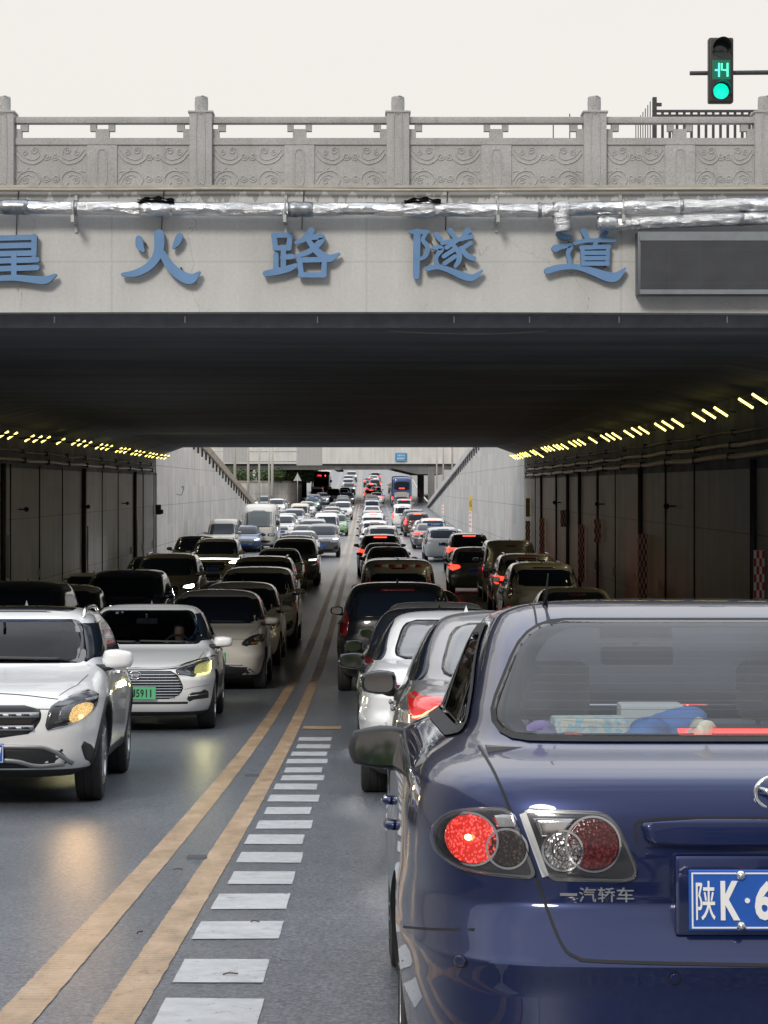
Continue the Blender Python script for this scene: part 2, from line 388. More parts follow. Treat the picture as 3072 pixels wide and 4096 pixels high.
for x, a, b_ in ((-4.55, 40, 540), (2.35, 30, 540)):
    mb = MB(); y = a
    while y < b_:
        V, Fc = grid(lambda u, q: (u, q, road(q)+.006), [x-.07, x+.07], [y, y+1.5, y+3]); mb.add(V, Fc); y += 6 if x < 0 else 6
    tag(mb.build('lane_line', wmark), kind='structure')
mb = MB(); V, Fc = grid(lambda u, q: (u, q, road(q)+.0065), [-1.6, -.5], [93.6, 93.9]); mb.add(V, Fc)
# reflective studs between the yellow lines
def stud(px, py, s=1.0):
    y = y_of(py); x = (px - VX)*y/F
    t = MB(); r0 = road(y)
    prof = [(-.05, 0), (-.035, .017), (.035, .017), (.05, 0)]
    V = [];
    for sx in (-.055*s, .055*s):
        for a, h in prof: V.append((x+sx*(1-.0*h), y+a*s, r0+h+.002))
    t.add(V, [(0,1,5,4),(1,2,6,5),(2,3,7,6),(0,3,2,1),(4,5,6,7)])
    return tag(t.build('road_stud', M('stud_grey', (.07,.075,.085), .4, .3)), None, 'road stud', 'studs between the double yellow lines')
s1 = stud(788, 3436, 1.0); s1['label'] = 'low grey metal road stud between the yellow lines, the nearer one'
s2 = stud(1008, 3108, 1.0); s2['label'] = 'low grey metal road stud between the yellow lines, the farther one'

for px, py, L_, a_, lab in ((922, 3905, .03, .3, 'on the right yellow line'), (560, 3738, .025, 1.2, 'between the yellow lines'), (1020, 3694, .02, 0, 'on a white bar'), (712, 3484, .025, .1, 'between the yellow lines beside a stud')):
    y = y_of(py); x = (px-VX)*y/F; o = MB().tube(crom([(-L_, 0, .006), (-L_*.2, .006, .009), (L_, .0, .006)], 4), [.003]*9, 6).build('twig', M('twig_brown', (.10, .065, .045), .9), smooth=True)
    o.location = (x, y, road(y)+.003); o.rotation_euler = (0, 0, a_); tag(o, 'small brown twig lying '+lab, 'twig')
# ------------------------------------------------------------------ walls
def wall(name, x0, x1, ya, yb, top, mat, step=4, bot=.4, label=None, parent=None):
    n = max(2, int((yb-ya)/step)+1); V = []; Fc = []
    for i in range(n):
        y = ya + (yb-ya)*i/(n-1)
        V += [(x0, y, road(y)-bot), (x0, y, top(y)), (x1, y, top(y)), (x1, y, road(y)-bot)]
        if i: k = 4*i; Fc += [(k-4+j, k-4+(j+1) % 4, k+(j+1) % 4, k+j) for j in range(4)]
    Fc += [(0, 1, 2, 3), (4*n-4, 4*n-3, 4*n-2, 4*n-1)]
    o = MB().add(V, Fc).build(name, mat, parent)
    return o
def hc(y): return float(np.interp(y, [27, 98], [2.04, 1.77]))
def rootof(name, label, cat, group=None): return empty(name, (0, 0, 0), label, cat, group)
# approach walls on both sides of the camera
t = wall('retaining_wall', XL-.6, XL, -140, 27.2, wall_top_l, lwall_m); tag(t, 'concrete retaining wall of the approach ramp before the tunnel, beside the oncoming lanes', 'wall')
t = wall('retaining_wall', XR, XR+.6, -140, 27.2, wall_top_r, rwall_m); tag(t, 'concrete retaining wall of the approach ramp before the tunnel, beside the outbound lanes', 'wall')

# ---------------- first bridge: fascia, deck, ceiling, tunnel walls
br = empty('road_bridge', (0, 27, 2.33), 'pale concrete bridge and tunnel roof carrying the blue characters', 'bridge')
def arch(x): return 2.150 + .039*(1 - ((x - (-1.0))/9.0)**2)
xs = [-16 + i*.5 for i in range(60)]
V = []; Fc = []
for i, x in enumerate(xs):
    V += [(x, 0, arch(x)-2.33), (x, 0, 3.74-2.33), (x, .3, 3.74-2.33), (x, .3, arch(x)-2.33)]
    if i: k = 4*i; Fc += [(k-4+j, k-4+(j+1) % 4, k+(j+1) % 4, k+j) for j in range(4)]
Fc += [(0,1,2,3), tuple(len(V)-4+j for j in range(4))]
MB().add(V, Fc).build('fascia', fascia_m, br)
mb = MB().box(-16, 14, -.06, .32, 1.41, 1.445); mb.build('coping', M('coping_strip', (.4, .385, .35), .7, vary=.15), br)
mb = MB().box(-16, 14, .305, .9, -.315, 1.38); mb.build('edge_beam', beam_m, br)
for px in (218, 740, 1270, 1816, 2118, 2476, 2908):
    x = (px-VX)*27.3/F; MB().box(x-.007, x+.007, .28, .304, -.255, -.175).build('drip_tab', white_m, br)
# ceiling with chamfered haunches, deck above it
def haunch(y): return float(np.interp(y, [27, 98], [.18, .47]))
sec = [(XL-.05, -1), (XL+1.25, 0), (0, .0), (XR-1.25, 0), (XR+.05, -1)]
V = []; Fc = []; yy = [27.9 + i*(70.1/22) for i in range(23)]; m = len(sec)
for i, y in enumerate(yy):
    V += [(x, y-27, hc(y)+d*haunch(y)-2.33) for x, d in sec]
    if i: Fc += [((i-1)*m+j, (i-1)*m+j+1, i*m+j+1, i*m+j) for j in range(m-1)]
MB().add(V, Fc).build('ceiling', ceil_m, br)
mb = MB()
V, Fc = grid(lambda u, q: (u, q-27, 1.37), [XL-.6, XR+.6], [27.9, 98]); mb.add(V, Fc)
mb.box(XL-.62, XR+.62, 70.7, 71.0, 1.77-2.33+.0, 1.39)     # far edge of the deck
mb.build('deck', fascia_m, br)
for side, x0, x1, ph, lab in ((-1, XL-.6, XL, .5, 'panelled tunnel side wall beside the oncoming cars, in shade'), (1, XR, XR+.6, .33, 'panelled tunnel side wall beside the outbound cars, with checkered boards')):
    tw = empty('tunnel_wall', (0, 0, 0), lab, 'wall')
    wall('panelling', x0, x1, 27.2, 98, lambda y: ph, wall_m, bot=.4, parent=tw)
    xa, xb = (x0, x1-.04) if side < 0 else (x0+.04, x1)
    n = 20; V = []; Fc = []
    for i in range(n):
        y = 27.2 + 70.8*i/(n-1); V += [(xa, y, ph), (xa, y, hc(y)-haunch(y)+.25), (xb, y, hc(y)-haunch(y)+.25), (xb, y, ph)]
        if i: k = 4*i; Fc += [(k-4+j, k-4+(j+1) % 4, k+(j+1) % 4, k+j) for j in range(4)]
    Fc += [(0,1,2,3), (4*n-4,4*n-3,4*n-2,4*n-1)]
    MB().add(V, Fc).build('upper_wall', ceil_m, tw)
# shallow cross ribs under the ceiling
# ---------------- ramp walls beyond the tunnel
def coped(name, x0, x1, ya, yb, top, mat, side, label):
    root = empty(name, (0, 0, 0), label, 'wall')
    wall('wall', x0, x1, ya, yb, lambda y: top(y)-.25, mat, parent=root)
    lo, hi = (x0-.05, x1+.14) if side < 0 else (x0-.14, x1+.05)
    def bar(nm, a, b_, z0, z1, mt):
        n = int((yb-ya)/4)+2; V = []; Fc = []
        for i in range(n):
            y = ya + (yb-ya)*i/(n-1); V += [(a, y, top(y)+z0), (a, y, top(y)+z1), (b_, y, top(y)+z1), (b_, y, top(y)+z0)]
            if i: k = 4*i; Fc += [(k-4+j, k-4+(j+1) % 4, k+(j+1) % 4, k+j) for j in range(4)]
        Fc += [(0,1,2,3), tuple(len(V)-4+j for j in range(4))]
        return MB().add(V, Fc).build(nm, mt, root)
    bar('coping', lo, hi, -.25, -.1, coping_m if side < 0 else rwall_m)
    bar('parapet', lo+.12, hi-.12, -.1, .35, coping_m if side < 0 else rwall_m)
    bar('handrail', (lo+hi)/2-.2, (lo+hi)/2+.2, .35, .45, coping_m if side < 0 else rwall_m)
    # drain spouts under the coping
    mb = MB(); y = ya + 3
    while y < yb - 2:
        xf = x1 if side < 0 else x0; s = 1 if side < 0 else -1
        mb.box(min(xf-.02*s, xf+.1*s), max(xf-.02*s, xf+.1*s), y-.05, y+.05, top(y)-.75, top(y)-.3); y += 3.0
    mb.build('drain_spout', dark_steel, root)
    return root
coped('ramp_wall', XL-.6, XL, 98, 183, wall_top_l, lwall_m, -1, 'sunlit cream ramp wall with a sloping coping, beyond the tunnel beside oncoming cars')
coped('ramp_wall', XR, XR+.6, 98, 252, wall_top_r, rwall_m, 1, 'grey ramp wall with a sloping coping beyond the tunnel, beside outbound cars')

# pale curved wall and hedge beyond the slip road
pts = [P(1000, 1985, 262), P(1100, 1985, 266), P(1160, 1985, 268), P(1195, 1985, 273), P(1205, 1985, 285), P(1207, 1985, 300)]
pts = [(p.x, p.y) for p in pts]; pts = [(-60, 258), (-30, 259)] + pts
cur = crom(pts, 5)
def ribbon_wall(cur, z0, z1, th):
    V = []; Fc = []
    for i, p in enumerate(cur):
        a = cur[max(0, i-1)]; b_ = cur[min(len(cur)-1, i+1)]; d = Vector((b_[0]-a[0], b_[1]-a[1])).normalized(); nn = Vector((-d.y, d.x))*th
        V += [(p[0], p[1], z0), (p[0], p[1], z1), (p[0]+nn.x, p[1]+nn.y, z1), (p[0]+nn.x, p[1]+nn.y, z0)]
        if i: k = 4*i; Fc += [(k-4+j, k-4+(j+1) % 4, k+(j+1) % 4, k+j) for j in range(4)]
    Fc += [(0,1,2,3), tuple(len(V)-4+j for j in range(4))]
    return V, Fc
cw = empty('planter_wall', (0, 0, 0), 'cream curved wall below the hedge, beyond the slip road under the far overpass', 'wall')
MB().add(*ribbon_wall(cur, -3.2, .45, .4)).build('wall', lwall_m, cw)
MB().add(*ribbon_wall([(p[0]+.0, p[1]-.08) for p in cur], .45, .68, .55)).build('coping', coping_m, cw)

# ---------------- second overpass
b2 = empty('far_overpass', (0, 265, 0), 'pale far overpass crossing behind the traffic, seen through the tunnel', 'bridge')
MB().box(-60, 40, 0, .5, 2.77, 6.3).build('fascia', bridge2_m, b2)
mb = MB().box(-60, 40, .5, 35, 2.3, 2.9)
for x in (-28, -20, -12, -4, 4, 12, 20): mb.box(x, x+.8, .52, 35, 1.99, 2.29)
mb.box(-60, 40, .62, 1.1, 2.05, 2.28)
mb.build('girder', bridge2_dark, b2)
# haunch of the girder towards the piers
V = []; Fc = []
for y in (.3, 34):
    V += [(3.0, y, 2.28), (6.2, y, 1.5), (9.5, y, 1.5), (9.5, y, 2.28)]
Fc = [(0,1,2,3), (4,5,6,7), (0,1,5,4), (1,2,6,5), (2,3,7,6), (3,0,4,7)]
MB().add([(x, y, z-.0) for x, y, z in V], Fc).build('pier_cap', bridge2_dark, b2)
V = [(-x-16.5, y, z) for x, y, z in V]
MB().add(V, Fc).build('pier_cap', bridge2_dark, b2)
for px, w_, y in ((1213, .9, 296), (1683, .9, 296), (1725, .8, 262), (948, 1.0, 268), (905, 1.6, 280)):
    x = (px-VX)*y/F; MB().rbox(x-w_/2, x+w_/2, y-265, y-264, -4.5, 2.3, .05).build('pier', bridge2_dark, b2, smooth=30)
# ------------------------------------------------------------------ vehicle materials
def lined(nt, b):
    # the inner side of a body panel is cabin trim, not paint
    out = nt.nodes['Material Output']; g_ = nt.nodes.new('ShaderNodeNewGeometry'); d = nt.nodes.new('ShaderNodeBsdfDiffuse'); d.inputs[0].default_value = (.045, .045, .048, 1)
    m_ = nt.nodes.new('ShaderNodeMixShader'); nt.links.new(g_.outputs['Backfacing'], m_.inputs[0]); nt.links.new(b.outputs[0], m_.inputs[1]); nt.links.new(d.outputs[0], m_.inputs[2]); nt.links.new(m_.outputs[0], out.inputs[0])
def paint(name, col, metal=.35, rough=.32, coat=1):
    return M(name, col, rough, metal, coat=coat, crough=.03, vary=.03, vscale=2, fn=lined)
PAINT = {
 'white': paint('paint_white', (.78, .79, .80), .0), 'pearl': paint('paint_pearl', (.60, .58, .54), .0),
 'silver': paint('paint_silver', (.42, .43, .45), .7), 'grey': paint('paint_grey', (.16, .165, .175), .6),
 'black': paint('paint_black', (.005, .006, .009), .1), 'dark blue': paint('paint_dark_blue', (.012, .022, .09), .35),
 'blue': paint('paint_blue', (.03, .09, .22), .3), 'green': paint('paint_green', (.22, .42, .19), .1),
 'taxi green': paint('paint_taxi', (.05, .26, .17), .1), 'red': paint('paint_red', (.16, .015, .015), .2),
 'brown': paint('paint_brown', (.10, .045, .035), .4), 'beige': paint('paint_beige', (.42, .39, .31), .1),
 'cream': paint('paint_cream', (.62, .56, .44), .0), 'gunmetal': paint('paint_gunmetal', (.26, .25, .265), .65),
 'bronze': paint('paint_bronze', (.30, .27, .22), .5),
}
black_pl = M('black_plastic', (.022, .023, .026), .55, vary=.1)
gloss_blk = M('gloss_black', (.008, .009, .011), .12, coat=.5)
rubber = M('rubber', (.022, .022, .024), .8, vary=.15)
rim_m = M('alloy', (.45, .46, .48), .3, .9); rim_dark = M('alloy_dark', (.10, .10, .11), .35, .8)
chrome = M('chrome', (.75, .76, .78), .08, 1.0)
glass_dk = M('window_glass', (.010, .015, .026), .06, spec=.2)
glass_bl = M('mirror_glass', (.62, .65, .7), .03, 1.0)
seam = M('seam', (.006, .006, .008), .7)
lamp_dk = M('lamp_housing', (.05, .052, .06), .18, .4, coat=1)
lens_clear = M('lens_clear', (.55, .56, .58), .12, .7, coat=1)
lens_red = M('lens_red', (.13, .006, .008), .15, coat=1)
lens_amber = M('lens_amber', (.45, .16, .03), .2, coat=1)
tail_on = M('tail_lit', (.5, .01, .01), .3, emit=(1, .035, .02), estr=3.2)
tail_dim = M('tail_glow', (.4, .01, .01), .3, emit=(1, .02, .015), estr=.9)
brake_on = M('brake_lit', (.6, .02, .01), .3, emit=(1, .07, .03), estr=4.5)
head_on = M('headlight_lit', (.8, .8, .7), .3, emit=(1, .95, .78), estr=9)
head_warm = M('headlight_warm', (.8, .6, .3), .3, emit=(1, .66, .25), estr=2.2)
head_yel = M('headlight_yellow', (.8, .8, .3), .3, emit=(1, .93, .36), estr=1.5)
plate_b = M('plate_blue', (.012, .09, .42), .4); plate_g = M('plate_green', (.10, .46, .22), .4)
plate_w = M('plate_white', (.75, .76, .76), .4)
ink_w = M('ink_white', (.8, .8, .8), .5); ink_k = M('ink_black', (.01, .02, .012), .5)
def clear_glass_fn(tint, refl):
    def fn(nt, b):
        out = nt.nodes['Material Output']; tr = nt.nodes.new('ShaderNodeBsdfTransparent'); tr.inputs[0].default_value = (*tint, 1)
        gl = nt.nodes.new('ShaderNodeBsdfGlossy'); gl.inputs['Roughness'].default_value = .02; gl.inputs[0].default_value = (.95, .97, 1, 1)
        lw = nt.nodes.new('ShaderNodeFresnel'); lw.inputs[0].default_value = refl
        mxs = nt.nodes.new('ShaderNodeMixShader'); nt.links.new(lw.outputs[0], mxs.inputs[0])
        nt.links.new(tr.outputs[0], mxs.inputs[1]); nt.links.new(gl.outputs[0], mxs.inputs[2]); nt.links.new(mxs.outputs[0], out.inputs[0])
    return fn
glass_clear = M('clear_glass', fn=clear_glass_fn((.90, .95, .98), 1.38))
glass_refl = M('reflective_glass', (.012, .018, .028), .05, coat=1, spec=.6)
glass_tint = M('tinted_glass', fn=clear_glass_fn((.30, .34, .38), 1.7))
lens_cover = M('lens_cover', fn=clear_glass_fn((.94, .94, .95), 1.35))

# ------------------------------------------------------------------ body made of stacked plan outlines
def quarter(n, m):
    t = np.linspace(0, math.pi/2, 600); x = np.cos(t)**(2/n); y = np.sin(t)**(2/n)
    s = np.concatenate([[0], np.cumsum(np.hypot(np.diff(x), np.diff(y)))]); s /= s[-1]
    ang = t/(math.pi/2); w = .75*s + .25*ang
    q = np.linspace(0, 1, m+1); return np.interp(q, w, x), np.interp(q, w, y)
def body_rings(knots, nl=72, m=34, flares=(), crease=None):
    k = np.array([[*r[:4], *([6.0, 6.5] if len(r) == 4 else [r[4]+.9, r[5]+(1.2 if r[0] < .55*knots[-1][0] else .2)])] for r in knots], float)
    d = np.diff(k[:, :4], axis=0) * [1.6, 1.2, .45, .45]; s = np.concatenate([[0], np.cumsum(np.linalg.norm(d, axis=1))])
    # keep every knot as a ring, spread the rest by arc length
    q = np.unique(np.concatenate([s, np.linspace(0, s[-1], nl)]))
    cols = [pchip(s, k[:, j], q) for j in range(6)]
    rings = []
    for z, W, yf, yr, nf, nr in zip(*cols):
        yc = (yf+yr)/2; hl = (yr-yf)/2
        xr, yr_ = quarter(nr, m); xf, yf_ = quarter(nf, m)
        X = np.concatenate([xr[:-1], -xr[::-1][:-1], -xf[:-1], xf[::-1][:-1]])
        Y = np.concatenate([yr_[:-1], yr_[::-1][:-1], -yf_[:-1], -yf_[::-1][:-1]])
        x = X*W; y = yc + Y*hl
        for (fy, fr, fa, ztop) in flares:
            x = x * (1 + fa*np.exp(-((y-fy)/fr)**4) * (1-smooth01(ztop-.15, ztop+.12, z)))
        if crease: x = x * (1 + crease(z, y))
        rings.append(np.stack([x, y, np.full_like(x, z)], 1))
    return rings
def body_mesh(rings, dark_below=.28):
    n = len(rings[0]); V = []; Fc = []; Mi = []
    for r in rings: V += [tuple(p) for p in r]
    for i in range(len(rings)-1):
        mi = 1 if rings[i+1][0][2] <= dark_below else 0
        for k in range(n):
            k2 = (k+1) % n; Fc.append((i*n+k, i*n+k2, (i+1)*n+k2, (i+1)*n+k)); Mi.append(mi)
    Fc.append(tuple(range(n))[::-1]); Mi.append(1)
    Fc.append(tuple((len(rings)-1)*n+k for k in range(n))); Mi.append(0)
    return V, Fc, Mi
AX = {'-y': (Vector((0, 1, 0)), lambda a, b: Vector((a, -9, b))), '+y': (Vector((0, -1, 0)), lambda a, b: Vector((a, 9, b))),
      '+x': (Vector((-1, 0, 0)), lambda a, b: Vector((5, a, b))), '-x': (Vector((1, 0, 0)), lambda a, b: Vector((-5, a, b))),
      '+z': (Vector((0, 0, -1)), lambda a, b: Vector((a, b, 6)))}
def chaikin(p, it=2, r=.25, closed=True):
    p = [np.array(q, float) for q in p]
    for _ in range(it):
        o = []; n = len(p)
        for i in range(n if closed else n-1):
            a, b = p[i], p[(i+1) % n]; o += [a*(1-r)+b*r, a*r+b*(1-r)]
        p = o
    return [tuple(q) for q in p]
def mir(p): return [(-a, b) for a, b in p]
def rpoly(p, r=.05, k=5):
    p = [np.array(q, float) for q in p]; n = len(p); o = []
    for i in range(n):
        a, b, c = p[i-1], p[i], p[(i+1) % n]; la, lc = np.linalg.norm(a-b), np.linalg.norm(c-b)
        d = min(r*1.3, la*.42, lc*.42); s, e = b+(a-b)/la*d, b+(c-b)/lc*d
        for j in range(k+1):
            t = j/k; o.append(tuple((1-t)**2*s+2*t*(1-t)*b+t*t*e))
    return o
class Body:
    def __init__(s, knots, wheels, wr=.33, flare=.02, ztop=.72, dark=.28, nl=72, m=34, crease=None, half=.9, arch=1.14):
        s.knots = knots; s.wheels = wheels; s.wr = wr
        s.rings = body_rings(knots, nl, m, [(wy, .42, flare, ztop) for wy in wheels], crease)
        s.V, s.F, s.Mi = body_mesh(s.rings, dark)
        s.bvh = BVHTree.FromPolygons(s.V, s.F); s.arch = arch; s.half = half; s.holes = []
    def hit(s, ax, a, b):
        d, o = AX[ax]; h = s.bvh.ray_cast(o(a, b), d)
        if h[0] is None:
            n = s.bvh.find_nearest(o(a, b) + d*7.5); h = n
            nn = n[1]; return n[0], (nn if nn.dot(d) < 0 else -nn)
        nn = h[1]; return h[0], (nn if nn.dot(d) < 0 else -nn)
    def at(s, ax, a, b, off=0):
        p, n = s.hit(ax, a, b); return p + n*off
    def patch(s, poly, ax, off=.004, nu=14, nv=12, skirt=.014):
        vs_ = [q[1] for q in poly]; v0, v1 = min(vs_), max(vs_); e = (v1-v0)*1e-4
        rows = sorted(set([v0+e, v1-e] + [v0+(v1-v0)*i/nv for i in range(1, nv)]))
        V = []; n = len(poly); cnt = nu+1
        for v in rows:
            us = []
            for i in range(n):
                (u0, w0), (u1, w1) = poly[i], poly[(i+1) % n]
                if (w0-v)*(w1-v) <= 0 and w0 != w1: us.append(u0+(u1-u0)*(v-w0)/(w1-w0))
            if not us: us = [poly[0][0]]
            a, b = min(us), max(us)
            for i in range(cnt): V.append(s.at(ax, a+(b-a)*i/nu, v, off))
        Fc = [(j*cnt+i, j*cnt+i+1, (j+1)*cnt+i+1, (j+1)*cnt+i) for j in range(len(rows)-1) for i in range(nu)]
        R_ = len(rows); edge = [i for i in range(cnt)] + [j*cnt+nu for j in range(1, R_)] + [(R_-1)*cnt+i for i in range(nu-1, -1, -1)] + [j*cnt for j in range(R_-2, 0, -1)]
        d = AX[ax][0]; b0 = len(V); V += [V[i] + d*skirt for i in edge]
        for i in range(len(edge)):
            j = (i+1) % len(edge); Fc.append((edge[i], edge[j], b0+j, b0+i))
        return V, Fc
    def ring(s, outer, inner, ax, off=.005, k=1):
        V = []; n = len(outer)
        for (a, b), (c, d) in zip(outer, inner):
            for j in range(k+1):
                t = j/k; V.append(s.at(ax, a+(c-a)*t, b+(d-b)*t, off))
        m = k+1; Fc = []
        for i in range(n):
            i2 = (i+1) % n
            for j in range(k): Fc.append((i*m+j, i2*m+j, i2*m+j+1, i*m+j+1))
        return V, Fc
    def strip(s, pts, ax, w=.006, off=.0015, step=.04, closed=False, h=0):
        """a ribbon of width w laid along pts; h > 0 makes it a raised bar"""
        P_ = []; n = len(pts)
        for i in range(n if closed else n-1):
            a, b = np.array(pts[i], float), np.array(pts[(i+1) % n], float); L_ = np.linalg.norm(b-a); k = max(1, int(L_/step))
            P_ += [a+(b-a)*j/k for j in range(k)]
        if not closed: P_.append(np.array(pts[-1], float))
        V = []; N = len(P_); d = AX[ax][0]
        for i, p in enumerate(P_):
            a = P_[i-1] if (i or closed) else p; b = P_[(i+1) % N] if (i < N-1 or closed) else p
            t = b-a; t = t/(np.linalg.norm(t)+1e-9); nn = np.array([-t[1], t[0]])*w/2
            q0 = s.at(ax, *(p-nn), off+h); q1 = s.at(ax, *(p+nn), off+h)
            if h: V += [q0 + d*(h+.01), q0, q1, q1 + d*(h+.01)]
            else: V += [q0, q1]
        m = 4 if h else 2; Fc = []
        for i in range(N if closed else N-1):
            j = (i+1) % N
            for q in range(m-1): Fc.append((i*m+q, i*m+q+1, j*m+q+1, j*m+q))
        if h and not closed: Fc += [(0,1,2,3), tuple((N-1)*4+q for q in range(4))]
        return V, Fc
    def cut(s, ax, poly, cond):
        s.holes.append((ax, poly, cond))
    def build(s, pmat, parent, arches=True):
        V, Fc, Mi = s.V, s.F, s.Mi
        if s.holes:
            keepF = []; keepM = []
            for f, mi in zip(Fc, Mi):
                c = sum((Vector(V[i]) for i in f[:4]), Vector())/min(4, len(f)); kill = False
                if len(f) == 4:
                    for ax, poly, cond in s.holes:
                        if not cond(c): continue
                        u, v = (c.x, c.z) if ax[1] == 'y' else (c.y, c.z)
                        if inpoly(u, v, poly): kill = True; break
                if not kill: keepF.append(f); keepM.append(mi)
        me = bpy.data.meshes.new('body'); me.from_pydata([tuple(p) for p in V], [], Fc)
        me.materials.append(pmat); me.materials.append(black_pl)
        me.polygons.foreach_set('material_index', Mi); me.polygons.foreach_set('use_smooth', [True]*len(Fc)); me.update()
        o = bpy.data.objects.new('body', me); scene.collection.objects.link(o)
        if arches:
            cb = MB()
            for wy in s.wheels:
                for sx in (-1, 1):
                    r = s.wr*s.arch; prof = [(0, .52), (r*.9, .52), (r, .56), (r, 1.3), (0, 1.3)]
                    cb.lathe([(a, sx*h) for a, h in prof], 'x', 40, (0, wy, s.wr+.01))
            c = cb.build('cutter', black_pl)
            md = o.modifiers.new('b', 'BOOLEAN'); md.object = c; md.operation = 'DIFFERENCE'; md.solver = 'EXACT'
            dg = bpy.context.evaluated_depsgraph_get(); me2 = bpy.data.meshes.new_from_object(o.evaluated_get(dg))
            if len(me2.polygons) > 50: o.modifiers.clear(); old = o.data; o.data = me2; me2.name = 'body'
            else: o.modifiers.clear()
            bpy.data.objects.remove(c)
            me = o.data
            for p in me.polygons:
                cc = p.center
                for wy in s.wheels:
                    if abs(math.hypot(cc.y-wy, cc.z-s.wr-.01) - s.wr*s.arch) < .012 and abs(cc.x) > .5 and abs(p.normal.x) < .4 and p.area < .3: p.material_index = 1
                if abs(abs(cc.x)-.52) < .04 and abs(p.normal.x) > .7: p.material_index = 1
        if s.holes:
            bm = bmesh.new(); bm.from_mesh(o.data); kill = []
            for f in bm.faces:
                c = f.calc_center_median()
                for ax, poly, cond in s.holes:
                    if cond(c):
                        u, v = (c.x, c.z) if ax[1] == 'y' else (c.y, c.z)
                        if inpoly(u, v, poly): kill.append(f); break
            bmesh.ops.delete(bm, geom=kill, context='FACES'); bm.to_mesh(o.data); bm.free()
        o.data.set_sharp_from_angle(angle=R(38))
        o.parent = parent; slots_obj(o); return o
def inpoly(x, y, poly):
    c = False; n = len(poly); j = n-1
    for i in range(n):
        xi, yi = poly[i]; xj, yj = poly[j]
        if (yi > y) != (yj > y) and x < (xj-xi)*(y-yi)/(yj-yi)+xi: c = not c
        j = i
    return c
def slots_obj(o):
    ms = [s_.material for s_ in o.material_slots]
    for s_, m_ in zip(o.material_slots, ms): s_.link = 'OBJECT'; s_.material = m_
    return o
def part(name, vf, mat, parent, smooth=True):
    mb = MB()
    if isinstance(vf, list):
        for a in vf: mb.add(*a)
    else: mb.add(*vf)
    return slots_obj(mb.build(name, mat, parent, smooth=smooth))
def shrink(poly, s, c=None, dx=0, dy=0):
    if c is None: c = (sum(p[0] for p in poly)/len(poly), sum(p[1] for p in poly)/len(poly))
    return [(c[0]+(p[0]-c[0])*s+dx, c[1]+(p[1]-c[1])*s+dy) for p in poly]
_wheel = {}
def wheel(parent, x, y, r, w=.21, rim=None, spokes=5):
    key = (round(r, 3), round(w, 3), spokes, rim.name if rim else '')
    s = 1 if x > 0 else -1
    if key not in _wheel:
        hw = w/2; prof = [(r*.66, -hw*.9), (r*.8, -hw), (r*.95, -hw*.92), (r, -hw*.7), (r*1.005, -hw*.3), (r*.99, -hw*.28), (r*1.005, -hw*.24), (r*1.005, hw*.24), (r*.99, hw*.28), (r*1.005, hw*.3), (r, hw*.7), (r*.95, hw*.92), (r*.8, hw), (r*.66, hw*.9)]
        t = MB().lathe(prof, 'x', 40, closed=True).build('tyre', rubber, smooth=40)
        mb = MB().lathe([(r*.67, hw*.9), (r*.64, hw*.95), (r*.6, hw*.55), (r*.58, -hw*.8)], 'x', 40)
        mb.lathe([(0, hw*.2), (r*.58, hw*.1), (r*.58, hw*.05), (0, hw*.1)], 'x', 32, mi=1)
        for k in range(spokes):
            a = 2*math.pi*k/spokes
            for da in (-.11, .11):
                pts = [(hw*.72, math.cos(a)*r*.1, math.sin(a)*r*.1), (hw*.72, math.cos(a+da)*r*.4, math.sin(a+da)*r*.4), (hw*.85, math.cos(a+da*1.6)*r*.64, math.sin(a+da*1.6)*r*.64)]
                mb.tube(pts, [r*.07, r*.055, r*.05], 6)
        mb.lathe([(0, hw*.9), (r*.1, hw*.88), (r*.14, hw*.7), (r*.14, hw*.4)], 'x', 20)
        rm = mb.build('rim', [rim or rim_m, rim_dark], smooth=40)
        _wheel[key] = (t.data, rm.data); bpy.data.objects.remove(t); bpy.data.objects.remove(rm)
    e = empty('wheel', (x, y, r), parent=parent)
    if s < 0: e.rotation_euler = (0, 0, math.pi)
    for nm, d in zip(('tyre', 'rim'), _wheel[key]):
        o = bpy.data.objects.new(nm, d); scene.collection.objects.link(o); o.parent = e
    return e
def mirror_part(parent, x, y, z, col, facing=-1, w=.2, h=.13, d=.13, cap=None):
    """door mirror; facing -1: the car's own front is -y, so the glass looks to +y"""
    s = 1 if x > 0 else -1
    cx = x + s*w*.5; mb = MB()
    bm = bmesh.new(); bmesh.ops.create_cube(bm, size=1); bmesh.ops.subdivide_edges(bm, edges=bm.edges[:], cuts=3, use_grid_fill=True)
    for v in bm.verts:
        p = v.co; l = max(abs(p.x), abs(p.y), abs(p.z))*2; q = p.normalized()*.5*l
        v.co = p*.45 + q*.62
        tap = 1 - .25*max(0, v.co.x*s+.1); fr = 1 - .35*max(0, -v.co.y)
        v.co = Vector((cx+v.co.x*w*fr, y+min(v.co.y, .46)*d, z+v.co.z*h*tap*fr))
    mb.bm(bm)
    o = slots_obj(mb.build('mirror', col, parent, smooth=True))
    b = MB().tube([(x-s*.06, y-.01, z-h*.45), (x+s*.05, y-.01, z-h*.42), (x+s*.09, y, z-h*.3)], [.03, .026, .03], 8)
    slots_obj(b.build('mirror_foot', black_pl, o, smooth=True))
    g = MB(); n = 20; ti = lambda px_, pz_: y+d*.46+.013 - .11*(px_-cx)*s - .09*(pz_-z)
    V = [(cx, ti(cx, z), z)]
    for k in range(n):
        a = 2*math.pi*k/n; ca, sa = math.cos(a), math.sin(a); e_ = 2/3.2
        gx_ = cx+.41*w*math.copysign(abs(ca)**e_, ca); gz_ = z+.40*h*math.copysign(abs(sa)**e_, sa)*(1-.12*ca*s)
        V.append((gx_, ti(gx_, gz_), gz_))
    g.add(V, [(0, 1+k, 1+(k+1) % n) for k in range(n)])
    slots_obj(g.build('mirror_glass', glass_bl, o))
    return o
